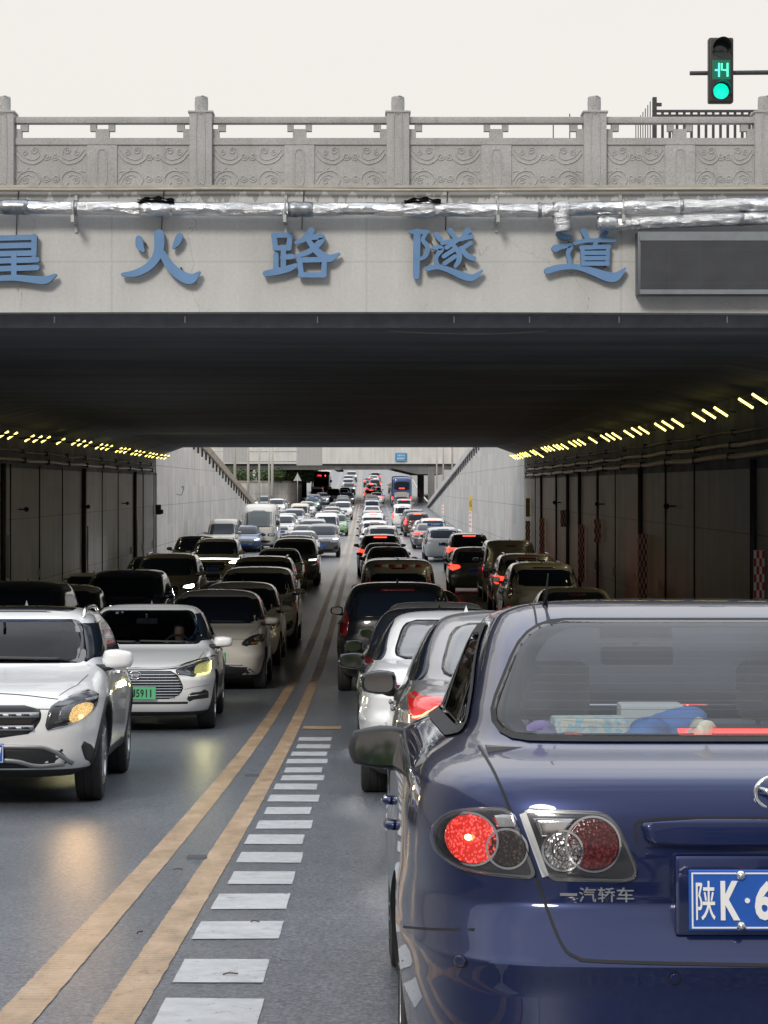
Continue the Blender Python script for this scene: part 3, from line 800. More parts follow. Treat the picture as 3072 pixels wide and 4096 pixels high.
def text_mesh(txt, size, mat, depth=.002, bold=0.0, squash=1.0, name='lettering', parent=None, align='CENTER'):
    cu = bpy.data.curves.new('t', 'FONT'); cu.body = txt; cu.size = size; cu.extrude = depth; cu.offset = bold
    cu.align_x = align; cu.align_y = 'CENTER'; cu.resolution_u = 3
    o = bpy.data.objects.new('t', cu); scene.collection.objects.link(o)
    dg = bpy.context.evaluated_depsgraph_get(); me = bpy.data.meshes.new_from_object(o.evaluated_get(dg))
    bpy.data.objects.remove(o); me.name = name
    for v in me.vertices: v.co.x *= squash
    me.materials.clear(); me.materials.append(mat)
    o = bpy.data.objects.new(name, me); scene.collection.objects.link(o)
    if parent: o.parent = parent
    return o
def plate(parent, txt, loc, front=True, kind='blue', size=None):
    """number plate; text reads from outside the car"""
    w = .44 if kind == 'blue' else .48; h = .14
    e = empty('number_plate', loc, parent=parent); e.rotation_euler = (0, 0, 0 if front else math.pi)
    bg = plate_b if kind == 'blue' else plate_g
    MB().rbox(-w/2, w/2, -.004, .006, -h/2, h/2, .003, seg=1).build('plate_panel', bg, e)
    if kind == 'blue':
        mb = MB(); 
        for (a, b, c, d) in ((-w/2+.006, w/2-.006, h/2-.0095, h/2-.006), (-w/2+.006, w/2-.006, -h/2+.006, -h/2+.0095), (-w/2+.006, -w/2+.0095, -h/2+.0095, h/2-.0095), (w/2-.0095, w/2-.006, -h/2+.0095, h/2-.0095)):
            mb.box(a, b, -.0055, -.0035, c, d)
        mb.build('plate_border', ink_w, e)
    if txt:
        for ch, cx, sq in txt:
            t = text_mesh(ch, .112 if ord(ch[0]) < 256 else .098, ink_w if kind == 'blue' else ink_k, .0015, .0022 if ord(ch[0]) < 256 else .0012, sq, 'character', e)
            t.rotation_euler = (R(90), 0, 0); 
            zz = -.0 ; t.location = (cx, -.0065, zz)
    return e
def text_fit(ch, w, h, mat, parent, loc, depth=.0015, bold=.002, name='character'):
    if ord(ch[0]) > 256: bold = min(bold, .0006)
    o = text_mesh(ch, .1, mat, depth, bold, 1, name, parent); xs = [v.co.x for v in o.data.vertices]; ys = [v.co.y for v in o.data.vertices]
    cx, cy = (min(xs)+max(xs))/2, (min(ys)+max(ys))/2; sx = w/(max(xs)-min(xs)) if w else h/(max(ys)-min(ys)); sy = h/(max(ys)-min(ys))
    for v in o.data.vertices: v.co = Vector(((v.co.x-cx)*sx, (v.co.y-cy)*sy, v.co.z))
    o.rotation_euler = (R(90), 0, 0); o.location = loc; return o
SPEC = {}
SPEC['sedan'] = dict(
 knots=[(.19,.78,-2.12,2.12),(.24,.84,-2.22,2.22),(.34,.875,-2.29,2.28),(.48,.89,-2.33,2.32),(.60,.90,-2.33,2.32),(.70,.895,-2.29,2.28,4,4.5),(.775,.885,-2.15,2.28,3.4,4.5),
  (.84,.875,-1.85,2.275,3.2,4.5),(.895,.865,-1.5,2.27,3.2,4.5),(.935,.85,-1.18,2.25,3.4,4.3),(.965,.83,-1.05,2.23,3.6,4.2),(1.0,.805,-.98,2.17,3.8,4),(1.03,.79,-.93,2.02,3.8,3.6),(1.06,.778,-.88,1.72,3.8,3.6),
  (1.16,.74,-.70,1.48,3.8,3.6),(1.26,.69,-.50,1.22,3.8,3.6),(1.34,.635,-.30,.98,3.8,3.6),(1.385,.59,-.16,.80,3.8,3.6),(1.415,.53,.0,.62,3.2,3.2),(1.435,.42,.1,.48,2.6,2.6),(1.445,.22,.2,.36,2.4,2.4)],
 wheels=(-1.42,1.30), wr=.325, half=.9,
 wind=[(-.70,.975),(.70,.975),(.565,1.375),(-.565,1.375)], rearw=[(-.64,1.065),(.64,1.065),(.53,1.37),(-.53,1.37)],
 side=[(-1.0,.975),(-.12,1.365),(.62,1.372),(1.28,1.12),(1.36,1.03),(1.2,1.0)], bp=.12,
 head=[(.42,.66),(.46,.72),(.84,.80),(.865,.74),(.83,.66),(.6,.635)], tail=[(.44,.86),(.48,.95),(.80,.95),(.87,.90),(.87,.80),(.80,.76),(.5,.80)],
 grille=[(-.5,.70),(.5,.70),(.56,.55),(.42,.42),(-.42,.42),(-.56,.55)], low=[(-.72,.36),(.72,.36),(.6,.27),(-.6,.27)],
 fog=[(.6,.36),(.82,.46),(.84,.40),(.78,.30),(.62,.30)], plate_f=.46, plate_r=.80, brake3=(1.33,.16), mirror=(.84,-.72,1.0), rails=False)
SPEC['suv'] = dict(
 knots=[(.24,.80,-2.05,2.08),(.30,.87,-2.18,2.2),(.42,.915,-2.26,2.26),(.58,.93,-2.29,2.29),(.75,.935,-2.29,2.29),(.88,.93,-2.24,2.28,4,5),(.96,.92,-2.08,2.275,3.4,5),
  (1.02,.91,-1.78,2.27,3.2,5),(1.07,.895,-1.42,2.26,3.3,5),(1.105,.875,-1.2,2.25,3.6,5),(1.14,.855,-1.12,2.23,3.8,5),(1.25,.83,-.95,2.16,3.8,4.8),(1.38,.79,-.72,2.06,3.8,4.6),
  (1.5,.745,-.5,1.94,3.8,4.4),(1.57,.705,-.35,1.88,3.8,4.2),(1.615,.65,-.2,1.80,3.6,4),(1.645,.56,-.05,1.62,3,3.4),(1.665,.42,.1,1.35,2.6,2.8),(1.675,.22,.3,1.0,2.4,2.4)],
 wheels=(-1.40,1.38), wr=.36, half=.93, flare=.012,
 wind=[(-.74,1.12),(.74,1.12),(.63,1.56),(-.63,1.56)], rearw=[(-.70,1.14),(.70,1.14),(.62,1.52),(-.62,1.52)],
 side=[(-1.15,1.12),(-.38,1.55),(1.5,1.57),(1.92,1.40),(2.0,1.16),(1.6,1.13)], bp=.1,
 head=[(.46,.82),(.50,.90),(.86,.97),(.90,.90),(.86,.80),(.6,.80)], tail=[(.46,1.0),(.46,1.07),(.84,1.12),(.92,1.06),(.93,.92),(.86,.86),(.74,.95)],
 grille=[(-.46,.88),(.46,.88),(.44,.68),(.34,.56),(-.34,.56),(-.44,.68)], low=[(-.76,.46),(.76,.46),(.66,.33),(-.66,.33)],
 fog=[(.60,.56),(.84,.64),(.86,.54),(.8,.42),(.64,.42)], plate_f=.6, plate_r=.86, brake3=(1.56,.26), mirror=(.87,-.85,1.18), rails=True)
SPEC['hatch'] = dict(
 knots=[(.2,.74,-1.75,1.72),(.26,.80,-1.84,1.82),(.38,.83,-1.92,1.89),(.52,.845,-1.95,1.93),(.66,.85,-1.94,1.94,3.6,4),(.76,.85,-1.86,1.93,3.2,4),(.86,.845,-1.68,1.92,3,4),
  (.93,.835,-1.42,1.91,3,4),(.98,.82,-1.15,1.90,3.2,4),(1.02,.80,-1.02,1.88,3.4,4),(1.14,.765,-.8,1.78,3.6,4),(1.28,.715,-.55,1.62,3.6,4),(1.38,.665,-.35,1.50,3.6,4),
  (1.45,.605,-.2,1.38,3.4,3.6),(1.49,.52,-.03,1.2,3,3.2),(1.515,.4,.1,1.0,2.6,2.8),(1.53,.2,.25,.75,2.4,2.4)],
 wheels=(-1.22,1.22), wr=.305, half=.85,
 wind=[(-.71,1.01),(.71,1.01),(.58,1.42),(-.58,1.42)], rearw=[(-.62,1.04),(.62,1.04),(.55,1.38),(-.55,1.38)],
 side=[(-1.0,1.02),(-.25,1.41),(1.0,1.42),(1.5,1.22),(1.5,1.05),(1.2,1.03)], bp=.15,
 head=[(.44,.68),(.56,.82),(.74,.88),(.82,.84),(.80,.74),(.62,.67)], tail=[(.5,.86),(.5,.96),(.78,1.0),(.84,.94),(.84,.82),(.74,.78)],
 grille=[(-.4,.62),(.4,.62),(.38,.57),(-.38,.57)], low=[(-.66,.42),(.66,.42),(.5,.26),(-.5,.26)],
 fog=None, plate_f=.5, plate_r=.78, brake3=(1.43,.14), mirror=(.80,-.72,1.05), rails=False)
SPEC['van'] = dict(
 knots=[(.24,.74,-2.1,2.1),(.30,.80,-2.2,2.2),(.42,.83,-2.27,2.25),(.6,.84,-2.28,2.28),(.8,.845,-2.24,2.28,4,5),(.95,.845,-2.12,2.28,3.6,5.5),(1.03,.84,-1.92,2.275,3.4,5.5),(1.08,.835,-1.72,2.27,3.6,5.5),
  (1.2,.82,-1.5,2.25,3.8,5.5),(1.4,.79,-1.22,2.21,4,5),(1.6,.76,-.98,2.16,4,5),(1.74,.73,-.82,2.11,4,4.8),(1.82,.68,-.7,2.04,3.8,4.2),(1.865,.6,-.55,1.9,3.4,3.8),(1.89,.46,-.35,1.65,3,3.2),(1.9,.25,-.1,1.3,2.6,2.6)],
 wheels=(-1.42,1.35), wr=.31, half=.84,
 wind=[(-.72,1.1),(.72,1.1),(.63,1.66),(-.63,1.66)], rearw=[(-.62,1.15),(.62,1.15),(.56,1.62),(-.56,1.62)],
 side=[(-1.45,1.12),(-.95,1.62),(1.8,1.66),(1.95,1.6),(1.98,1.2),(1.8,1.14)], bp=-.2,
 head=[(.5,.82),(.52,.94),(.76,1.0),(.82,.96),(.80,.84),(.6,.80)], tail=[(.70,.72),(.72,1.16),(.80,1.18),(.83,1.1),(.83,.76),(.78,.70)],
 grille=[(-.4,.86),(.4,.86),(.36,.78),(-.36,.78)], low=[(-.62,.5),(.62,.5),(.56,.34),(-.56,.34)],
 fog=None, plate_f=.56, plate_r=.78, brake3=(1.72,.15), mirror=(.80,-1.3,1.2), rails=False)
def std_car(s, name, pmat, side=(1, 1), open_wind=False, full=True, txt=None, pk='blue', front_extra=True, wheels=True, arches=True, headm=None, mirror_sz=(.2, .13)):
    root = empty(name); b = Body(s['knots'], s['wheels'], s['wr'], s.get('flare', .018), s.get('ztop', .74), s.get('dark', .25), s.get('nl', 66), s.get('m', 30), s.get('crease'), s['half'])
    # glass
    W = rpoly(s['wind'], .07); RW = rpoly(s['rearw'], .08); SW = rpoly(s['side'], .06)
    part('windshield', b.patch(W, '-y', .003, 18, 12), glass_dk, root)
    part('rear_window', b.patch(RW, '+y', .003, 18, 12), glass_dk, root)
    for ax in ('+x', '-x'):
        w_ = part('side_window', b.patch(SW, ax, .003, 26, 10), glass_dk, root)
        bp = s['bp']; lo = min(q[1] for q in SW); hi = max(q[1] for q in SW)
        part('window_pillar', [b.strip([(bp, lo+.02), (bp-.03, hi-.015)], ax, .05, .0045)], gloss_blk, root)
    # lamps
    for sg in (1, -1):
        hp = s['head'] if sg > 0 else mir(s['head']); hp = rpoly(hp, .035)
        h = part('headlight', b.patch(hp, '-y', .004, 10, 8), lamp_dk, root)
        part('lens', b.patch(shrink(hp, .62, dx=.02*sg), '-y', .007, 8, 6, .01), headm or lens_clear, h)
        tp = s['tail'] if sg > 0 else mir(s['tail']); tp = rpoly(tp, .03)
        part('taillight', b.patch(tp, '+y', .005, 10, 8), lens_red, root)
        if s.get('fog') and full:
            part('air_intake', b.patch(rpoly(s['fog'] if sg > 0 else mir(s['fog']), .03), '-y', .003, 6, 5), black_pl, root)
    if s.get('grille'):
        g = part('grille', b.patch(rpoly(s['grille'], .05), '-y', .003, 16, 8), gloss_blk, root)
        zs = [q[1] for q in s['grille']]; xw = max(q[0] for q in s['grille'])
        if full:
            bars = []
            k = s.get('bars', 4)
            for i in range(k):
                z = max(zs)-(max(zs)-min(zs))*(i+.6)/(k+.2); wz = [q for q in s['grille']]
                xx = xspan(s['grille'], z)
                if xx: bars.append(b.strip([(xx[0]*.96, z), (xx[1]*.96, z)], '-y', .012, .006, .06, h=.006))
            part('grille_bar', bars, chrome, g)
    part('lower_intake', b.patch(rpoly(s['low'], .05), '-y', .003, 14, 5), black_pl, root)
    z3, w3 = s['brake3']
    part('brake_light', b.patch([(-w3, z3-.014), (w3, z3-.014), (w3, z3+.014), (-w3, z3+.014)], '+y', .008, 8, 2), lens_red, root)
    # shut lines, door handles
    lines = []
    wf, wrr = s['wheels']; zt = SW[0][1]; zb = min(q[1] for q in s['side'])
    for ax in ('+x', '-x'):
        lines += [b.strip([(wf+.52, .32), (wf+.5, .6), (wf+.46, zb-.02)], ax), b.strip([(s['bp'], .3), (s['bp'], zb-.01)], ax),
                  b.strip([(wrr-.5, .34), (wrr-.42, .62), (wrr-.1, zb-.04)], ax)]
    yn = s['knots'][6][2]
    lines += [b.strip([(sg*.60, yn+.12), (sg*.70, yn+.5), (sg*.74, yn+.95)], '+z') for sg in (1, -1)]
    lines += [b.strip([(-.58, s['knots'][5][0]+.03), (0, s['knots'][5][0]+.045), (.58, s['knots'][5][0]+.03)], '-y')]
    lines += [b.strip([(-.7, s['plate_r']-.2), (.7, s['plate_r']-.2)], '+y'), b.strip([(.64, s['plate_r']-.2), (.66, s['plate_r']+.0)], '+y'), b.strip([(-.64, s['plate_r']-.2), (-.66, s['plate_r']+.0)], '+y')]
    part('shut_lines', lines, seam, root)
    hd = MB()
    for sx in (1, -1):
        for yy in (s['bp']-.22, wrr-.45):
            p = b.at('+x' if sx > 0 else '-x', yy, zb-.1, .012)
            hd2 = MB().rbox(p.x-.012, p.x+.012, yy-.09, yy+.09, p.z-.014, p.z+.014, .008, seg=1)
            slots_obj(hd2.build('door_handle', pmat, root, smooth=40))
    # plates
    if s['plate_f']:
        p = b.at('-y', 0, s['plate_f'], .012); plate(root, txt if front_extra else None, p, True, pk)
    p = b.at('+y', 0, s['plate_r'], .012); plate(root, None, p, False, pk)
    mx_, my_, mz_ = s['mirror']
    for sg in (1, -1): mirror_part(root, sg*mx_, my_, mz_, pmat, w=mirror_sz[0], h=mirror_sz[1])
    part('wiper', [b.strip([(-.62, s['wind'][0][1]+.03), (-.1, s['wind'][0][1]+.02)], '-y', .02, .005, .05, h=.012), b.strip([(-.05, s['wind'][0][1]+.03), (.5, s['wind'][0][1]+.02)], '-y', .02, .005, .05, h=.012)], black_pl, root)
    if s['rails']:
        zt_ = s['knots'][-4][0]; ys_ = [-.05, .1, .6, 1.1, 1.5, 1.65]
        for sg in (1, -1):
            pts = []
            for i, y in enumerate(ys_):
                q = b.at('+z', sg*.60, y, 0); pts.append((q.x, y, q.z + (.0 if i in (0, len(ys_)-1) else .045)))
            slots_obj(MB().tube(crom(pts, 4), .017, 8).build('roof_rail', chrome, root, smooth=True))
    zr = s['knots'][-1][0]; yr_ = (s['knots'][-2][3])*.9
    q = b.at('+z', 0, yr_, -.005)
    V = [(0, q.y-.09, q.z), (-.02, q.y+.03, q.z-.006), (.02, q.y+.03, q.z-.006), (0, q.y+.05, q.z+.055), (0, q.y+.02, q.z+.06)]
    slots_obj(MB().add(V, [(0,1,4),(0,4,2),(1,3,4),(4,3,2),(1,2,3),(0,2,1)]).build('antenna', pmat, root))
    if wheels:
        for wy in s['wheels']:
            for sx in (1, -1): wheel(root, sx*(s['half']-.115), wy, s['wr'])
    if not s.get('defer'): b.build(pmat, root, arches)
    return root, b
def xspan(poly, z):
    us = []; n = len(poly)
    for i in range(n):
        (u0, w0), (u1, w1) = poly[i], poly[(i+1) % n]
        if (w0-z)*(w1-z) <= 0 and w0 != w1: us.append(u0+(u1-u0)*(z-w0)/(w1-w0))
    return (min(us), max(us)) if len(us) > 1 else None
# ---------------- boxier big vehicles
def big_vehicle(name, L_, W_, H_, pmat, kind):
    root = empty(name); h2 = L_/2
    if kind == 'minibus':
        kn = [(.32,W_*.9,-h2+.1,h2-.1,5,7),(.4,W_*.97,-h2+.03,h2-.03,5,7),(.8,W_,-h2,h2,4.5,7),(1.25,W_,-h2+.04,h2,4.5,7),(1.45,W_*.985,-h2+.16,h2,4.2,7),(2.1,W_*.95,-h2+.62,h2-.05,4.2,7),(2.38,W_*.9,-h2+.9,h2-.12,4.2,6),(2.5,W_*.82,-h2+1.1,h2-.25,4,5),(2.57,W_*.68,-h2+1.35,h2-.45,3.5,4),(2.6,W_*.4,-h2+1.7,h2-.8,3,3)]
        wh = (-h2+1.3, h2-1.6); wr = .37
    else:
        kn = [(.3,W_*.95,-h2+.08,h2-.08,7,8),(.45,W_,-h2+.02,h2,7,8),(1.2,W_,-h2,h2,6.5,8),(2.2,W_*.995,-h2+.1,h2-.02,6.5,8),(3.1,W_*.975,-h2+.3,h2-.1,6.5,8),(3.36,W_*.94,-h2+.42,h2-.2,6,7),(H_-.06,W_*.86,-h2+.6,h2-.4,5,5),(H_,W_*.6,-h2+1.2,h2-.9,4,4)]
        wh = (-h2+2.6, h2-3.0); wr = .5
    b = Body(kn, wh, wr, 0, .5, .3, 50, 30, None, W_, arch=1.1)
    if kind == 'minibus':
        part('windshield', b.patch(chaikin([(-W_*.84,1.3),(W_*.84,1.3),(W_*.80,2.25),(-W_*.80,2.25)], 3, .12), '-y', .004, 18, 12), glass_bus, root)
        part('windshield_divider', b.strip([(-W_*.8, 1.34), (W_*.8, 1.34)], '-y', .06, .006, .1), black_pl, root)
        part('rear_window', b.patch(chaikin([(-W_*.7,1.4),(W_*.7,1.4),(W_*.66,2.15),(-W_*.66,2.15)], 3, .12), '+y', .004), glass_dk, root)
        for ax in ('+x', '-x'):
            part('side_window', b.patch(chaikin([(-h2+.9,1.35),(-h2+1.25,2.1),(h2-.4,2.1),(h2-.4,1.35)], 2, .08), ax, .004, 30, 8), glass_dk, root)
            part('window_pillar', [b.strip([(y, 1.36), (y, 2.09)], ax, .06, .006) for y in np.linspace(-h2+1.8, h2-1.2, 4)], pmat, root)
        for sg in (1, -1):
            hp = [(.52*W_, .78), (.92*W_, .8), (.94*W_, .98), (.52*W_, .98)]
            hp = chaikin(hp if sg > 0 else mir(hp), 2, .2)
            h = part('headlight', b.patch(hp, '-y', .004), lamp_dk, root); part('lens', b.patch(shrink(hp, .7), '-y', .008), lens_clear, h)
            tp = [(.8*W_, .8), (.93*W_, .8), (.93*W_, 1.3), (.8*W_, 1.3)]
            part('taillight', b.patch(tp if sg > 0 else mir(tp), '+y', .005), lens_red, root)
            mirror_part(root, sg*W_*.98, -h2+.3, 1.55, black_pl, w=.2, h=.3, d=.12)
        part('grille', b.patch(chaikin([(-.45,.82),(.45,.82),(.42,.95),(-.42,.95)], 2, .15), '-y', .004), gloss_blk, root)
        part('lower_intake', b.patch(chaikin([(-.7,.42),(.7,.42),(.7,.58),(-.7,.58)], 2, .15), '-y', .004), black_pl, root)
        plate(root, None, b.at('-y', 0, .66, .01), True, 'blue')
    else:
        part('windshield', b.patch(chaikin([(-W_*.93,1.0),(W_*.93,1.0),(W_*.9,2.75),(-W_*.9,2.75)], 3, .08), '-y', .004, 18, 12), glass_dk, root)
        part('destination_panel', b.patch([(-W_*.8,2.82),(W_*.8,2.82),(W_*.8,3.12),(-W_*.8,3.12)], '-y', .004), gloss_blk, root)
        part('rear_window', b.patch(chaikin([(-W_*.82,1.95),(W_*.82,1.95),(W_*.8,3.0),(-W_*.8,3.0)], 3, .1), '+y', .004, 18, 12), glass_dk, root)
        part('engine_cover', b.patch(chaikin([(-W_*.72,.75),(W_*.72,.75),(W_*.72,1.75),(-W_*.72,1.75)], 3, .1), '+y', .005, 18, 12), M('coach_cover', (.34, .33, .31), .6, vary=.15), root)
        part('brake_light', b.patch([(-.33,2.12),(.33,2.12),(.33,2.24),(-.33,2.24)], '+y', .012), tail_on, root)
        for ax in ('+x', '-x'):
            part('side_window', b.patch(chaikin([(-h2+.6,1.5),(-h2+.8,2.95),(h2-.5,2.95),(h2-.5,1.5)], 2, .05), ax, .004, 40, 8), glass_dk, root)
        for sg in (1, -1):
            hp = [(.62*W_, .6), (.92*W_, .62), (.92*W_, .85), (.62*W_, .85)]
            h = part('headlight', b.patch(hp if sg > 0 else mir(hp), '-y', .004), lamp_dk, root); part('lens', b.patch(shrink(hp if sg > 0 else mir(hp), .7), '-y', .008), lens_clear, h)
            tp = chaikin([(.8*W_, .85), (.95*W_, .85), (.95*W_, 1.2), (.8*W_, 1.2)], 2, .2)
            part('taillight', b.patch(tp if sg > 0 else mir(tp), '+y', .008), tail_on, root)
            mirror_part(root, sg*(W_-.05), -h2+.1, 2.2, black_pl, w=.24, h=.4, d=.12)
        plate(root, None, b.at('+y', 0, .6, .01), False, 'blue')
    for wy in wh:
        for sx in (1, -1): wheel(root, sx*(W_-.16), wy, wr, .26, spokes=8)
    b.build(pmat, root, True)
    return root, b
glass_bus = M('bus_glass', (.035, .05, .05), .05, coat=1)
def place(root, x, yc, rz, s=1):
    """stand a vehicle of centre (x, yc) on the sloping road; rz in degrees, 0 faces the camera"""
    pit = math.atan(slope(yc)); m = Matrix.Translation((x, yc, road(yc))) @ Matrix.Rotation(pit, 4, 'X') @ Matrix.Rotation(R(rz), 4, 'Z') @ Matrix.Scale(s, 4)
    root.matrix_world = m; root.location = m.to_translation(); root.rotation_euler = m.to_euler(); root.scale = (s, s, s)
trim_tan = M('interior_tan', (.78, .78, .74), .8, vary=.12); trim_dk = M('interior_dark', (.03, .031, .034), .8, vary=.15)
def seats(root, z0=.5, ztop=1.2, fy=.25, ry=1.2, mat=None, wheel_=True, dash=(-.95, -.45, 1.0), w=.24, rear=True):
    mat = mat or trim_dk
    for sx in (-.37, .37):
        mb = MB().rbox(sx-w, sx+w, fy, fy+.18, z0-.1, ztop-.1, .06, seg=3).rbox(sx-w, sx+w, fy-.5, fy+.1, z0-.2, z0, .06, seg=3)
        st = mb.build('seat', mat, root, smooth=40)
        MB().rbox(sx-.13, sx+.13, fy+.05, fy+.16, ztop-.06, ztop+.13, .045, seg=3).tube([(sx-.06, fy+.1, ztop-.12), (sx-.06, fy+.1, ztop)], .008).tube([(sx+.06, fy+.1, ztop-.12), (sx+.06, fy+.1, ztop)], .008).build('headrest', mat, st, smooth=40)
    if rear:
        rs = MB().rbox(-.62, .62, ry, ry+.16, z0-.1, ztop-.16, .06, seg=3).build('rear_seat', mat, root, smooth=40)
    MB().rbox(-.7, .7, dash[0], dash[1], dash[2]-.3, dash[2], .05, seg=3).build('dashboard', trim_dk, root, smooth=40)
    MB().box(-.74, .74, -1.0, ry+.2, .3, .33).build('floor_pan', trim_dk, root)
    if wheel_:
        c = Vector((.37, dash[1]+.16, dash[2]-.05)); pts = [c + Vector((.18*math.cos(a), .18*math.sin(a)*.35, .18*math.sin(a)*.93)) for a in np.linspace(0, 2*math.pi, 28)[:-1]]
        mb = MB().tube(pts, .014, 8, closed=True).tube([c-Vector((.17, 0, 0)), c+Vector((.17, 0, 0))], .016, 6).tube([c, c+Vector((0, -.2, -.08))], .03, 8)
        mb.build('steering_wheel', trim_dk, root, smooth=True)
def inner_mirror(root, y, z):
    MB().rbox(-.13, .13, y, y+.03, z-.035, z+.035, .015, seg=2).tube([(0, y-.01, z+.02), (0, y-.06, z+.09)], .012).build('rear_view_mirror', trim_dk, root, smooth=40)
def circ(cx, cz, r, n=36, sx=1): return [(cx+sx*r*math.cos(2*math.pi*k/n), cz+r*math.sin(2*math.pi*k/n)) for k in range(n)]

# ------------------------------------------------------------------ dark blue sedan right in front of the camera
HB = dict(knots=[(.18,.78,-2.1,2.2),(.25,.84,-2.25,2.28),(.36,.87,-2.33,2.325),(.52,.885,-2.35,2.328),(.582,.887,-2.35,2.342),(.594,.887,-2.35,2.345),(.604,.886,-2.35,2.338),(.64,.885,-2.33,2.312),(.70,.882,-2.3,2.270),(.724,.881,-2.27,2.256),(.78,.88,-2.18,2.252),
  (.86,.876,-1.95,2.246),(.93,.866,-1.62,2.236),(.985,.85,-1.32,2.214),(1.012,.826,-1.14,2.185),(1.032,.80,-1.05,2.13),(1.048,.768,-1.0,2.05),(1.062,.738,-.96,1.95),(1.078,.714,-.93,1.875),
  (1.16,.682,-.76,1.72),(1.26,.648,-.5,1.53),(1.335,.618,-.3,1.385),(1.375,.595,-.2,1.29),(1.412,.565,-.08,1.17),(1.438,.5,.02,1.02),(1.453,.38,.12,.82),(1.461,.2,.3,.6)],
  wheels=(-1.42,1.28), wr=.32, half=.885, nl=120, m=56, dark=.2, flare=.014,
  wind=[(-.68,1.06),(.68,1.06),(.54,1.375),(-.54,1.375)], rearw=[(-.662,1.088),(.662,1.088),(.512,1.388),(-.512,1.388)],
  side=[(-.90,1.07),(-.15,1.36),(.66,1.368),(1.22,1.2),(1.42,1.10),(1.2,1.075)], bp=.16, head=SPEC['sedan']['head'], tail=None, grille=SPEC['sedan']['grille'], low=SPEC['sedan']['low'],
  plate_f=.46, plate_r=None, mirror=(.81,-.42,.94))
def rear_lamp_proto():
    pass
P_blue = M('paint_navy', rough=.3)
def navy(nt, b):
    n = noise(nt, objco(nt), 1.2, 3); c = ramp(nt, n, [(.3, (.002, .009, .062)), (.7, (.004, .016, .092))])
    nt.links.new(c, b.inputs['Base Color'])
b_ = P_blue.node_tree.nodes['Principled BSDF']; navy(P_blue.node_tree, b_); lined(P_blue.node_tree, b_)
b_.inputs['Metallic'].default_value = .6; b_.inputs['Coat Weight'].default_value = 1; b_.inputs['Coat IOR'].default_value = 1.5; b_.inputs['Coat Roughness'].default_value = .025; b_.inputs['Roughness'].default_value = .35
root = empty('blue_sedan', (0, 0, 0), 'dark navy blue sedan nearest the camera with left brake lamp lit and blue plate', 'car')
s = HB; B = Body(s['knots'], s['wheels'], s['wr'], s['flare'], .72, s['dark'], s['nl'], s['m'], None, s['half'])
RW = rpoly(s['rearw'], .085); WW = rpoly(s['wind'], .07); SW = rpoly(s['side'], .06)
RWi = shrink(RW, .9, dy=-.003); WWi = shrink(WW, .94)
B.cut('+y', shrink(RW, .95), lambda c: c.y > .9); B.cut('-y', shrink(WW, .97), lambda c: c.y < .1)
SWi = shrink(SW, .93); B.cut('+x', shrink(SW, .965), lambda c: abs(c.x) > .45)
part('rear_window', B.patch(RW, '+y', .004, 40, 26, .004), glass_clear, root)
part('rear_window_border', B.ring(RW, RWi, '+y', .0022, 6), gloss_blk, root)
part('window_seal', [B.strip(RW, '+y', .014, .004, .03, True)], rubber, root)
part('windshield', B.patch(WW, '-y', .004, 30, 20, .004), glass_clear, root)
part('windshield_border', B.ring(WW, WWi, '-y', .0022, 6), gloss_blk, root)
for ax in ('+x', '-x'):
    part('side_window', B.patch(SW, ax, .004, 40, 16, .004), glass_tint, root)
    part('window_frame', [B.strip(SW, ax, .03, .006, .03, True), B.strip([(.16, 1.08), (.12, 1.36)], ax, .09, .006), B.strip([(1.12, 1.09), (1.10, 1.24)], ax, .03, .006)], rubber, root)
# heater wires in the rear glass
part('heater_wires', [B.strip([(-xspan(RWi, z)[1]*.98, z), (xspan(RWi, z)[1]*.98, z)], '+y', .0012, .0015, .06) for z in np.linspace(1.115, 1.33, 11)], M('heater_wire', (.05, .03, .02), .6), root)
# lid shut lines
def q_(px, py): return (-(px-3144)/1745.0, 1.69-(py-1945)/1755.0)
lid = [q_(*p) for p in ((1965,3040),(2000,3120),(2037,3218),(2092,3360),(2149,3510),(2205,3680),(2250,3790),(2300,3832),(2420,3848),(3144,3862))]
lid = crom(lid, 5)
lidL = [tuple(p) for p in lid]; lidR = [(-a, b) for a, b in lidL]
lines = [B.strip(l, '+y', .007, .0015, .02) for l in (lidL, lidR)]
for ax in ('+x', '-x'):
    lines += [B.strip([(-.92, .32), (-.95, .6), (-.93, 1.0)], ax, .007), B.strip([(.17, .3), (.17, 1.04)], ax, .007), B.strip([(.84, .34), (.9, .6), (1.2, .85), (1.22, 1.02)], ax, .007), B.strip([(1.72, .60), (2.05, .64), (2.2, .66)], ax, .006)]
lines += [B.strip([(sg*.485, 1.25), (sg*.47, .9), (sg*.47, .2), (sg*.46, 0)], '+z', .006, .002) for sg in (1, -1)] + [B.strip([(sg*.452, 1.24), (sg*.437, .9), (sg*.437, .2), (sg*.43, 0)], '+z', .006, .002) for sg in (1, -1)]
for l in lines: part('shut_line', l, seam, root)
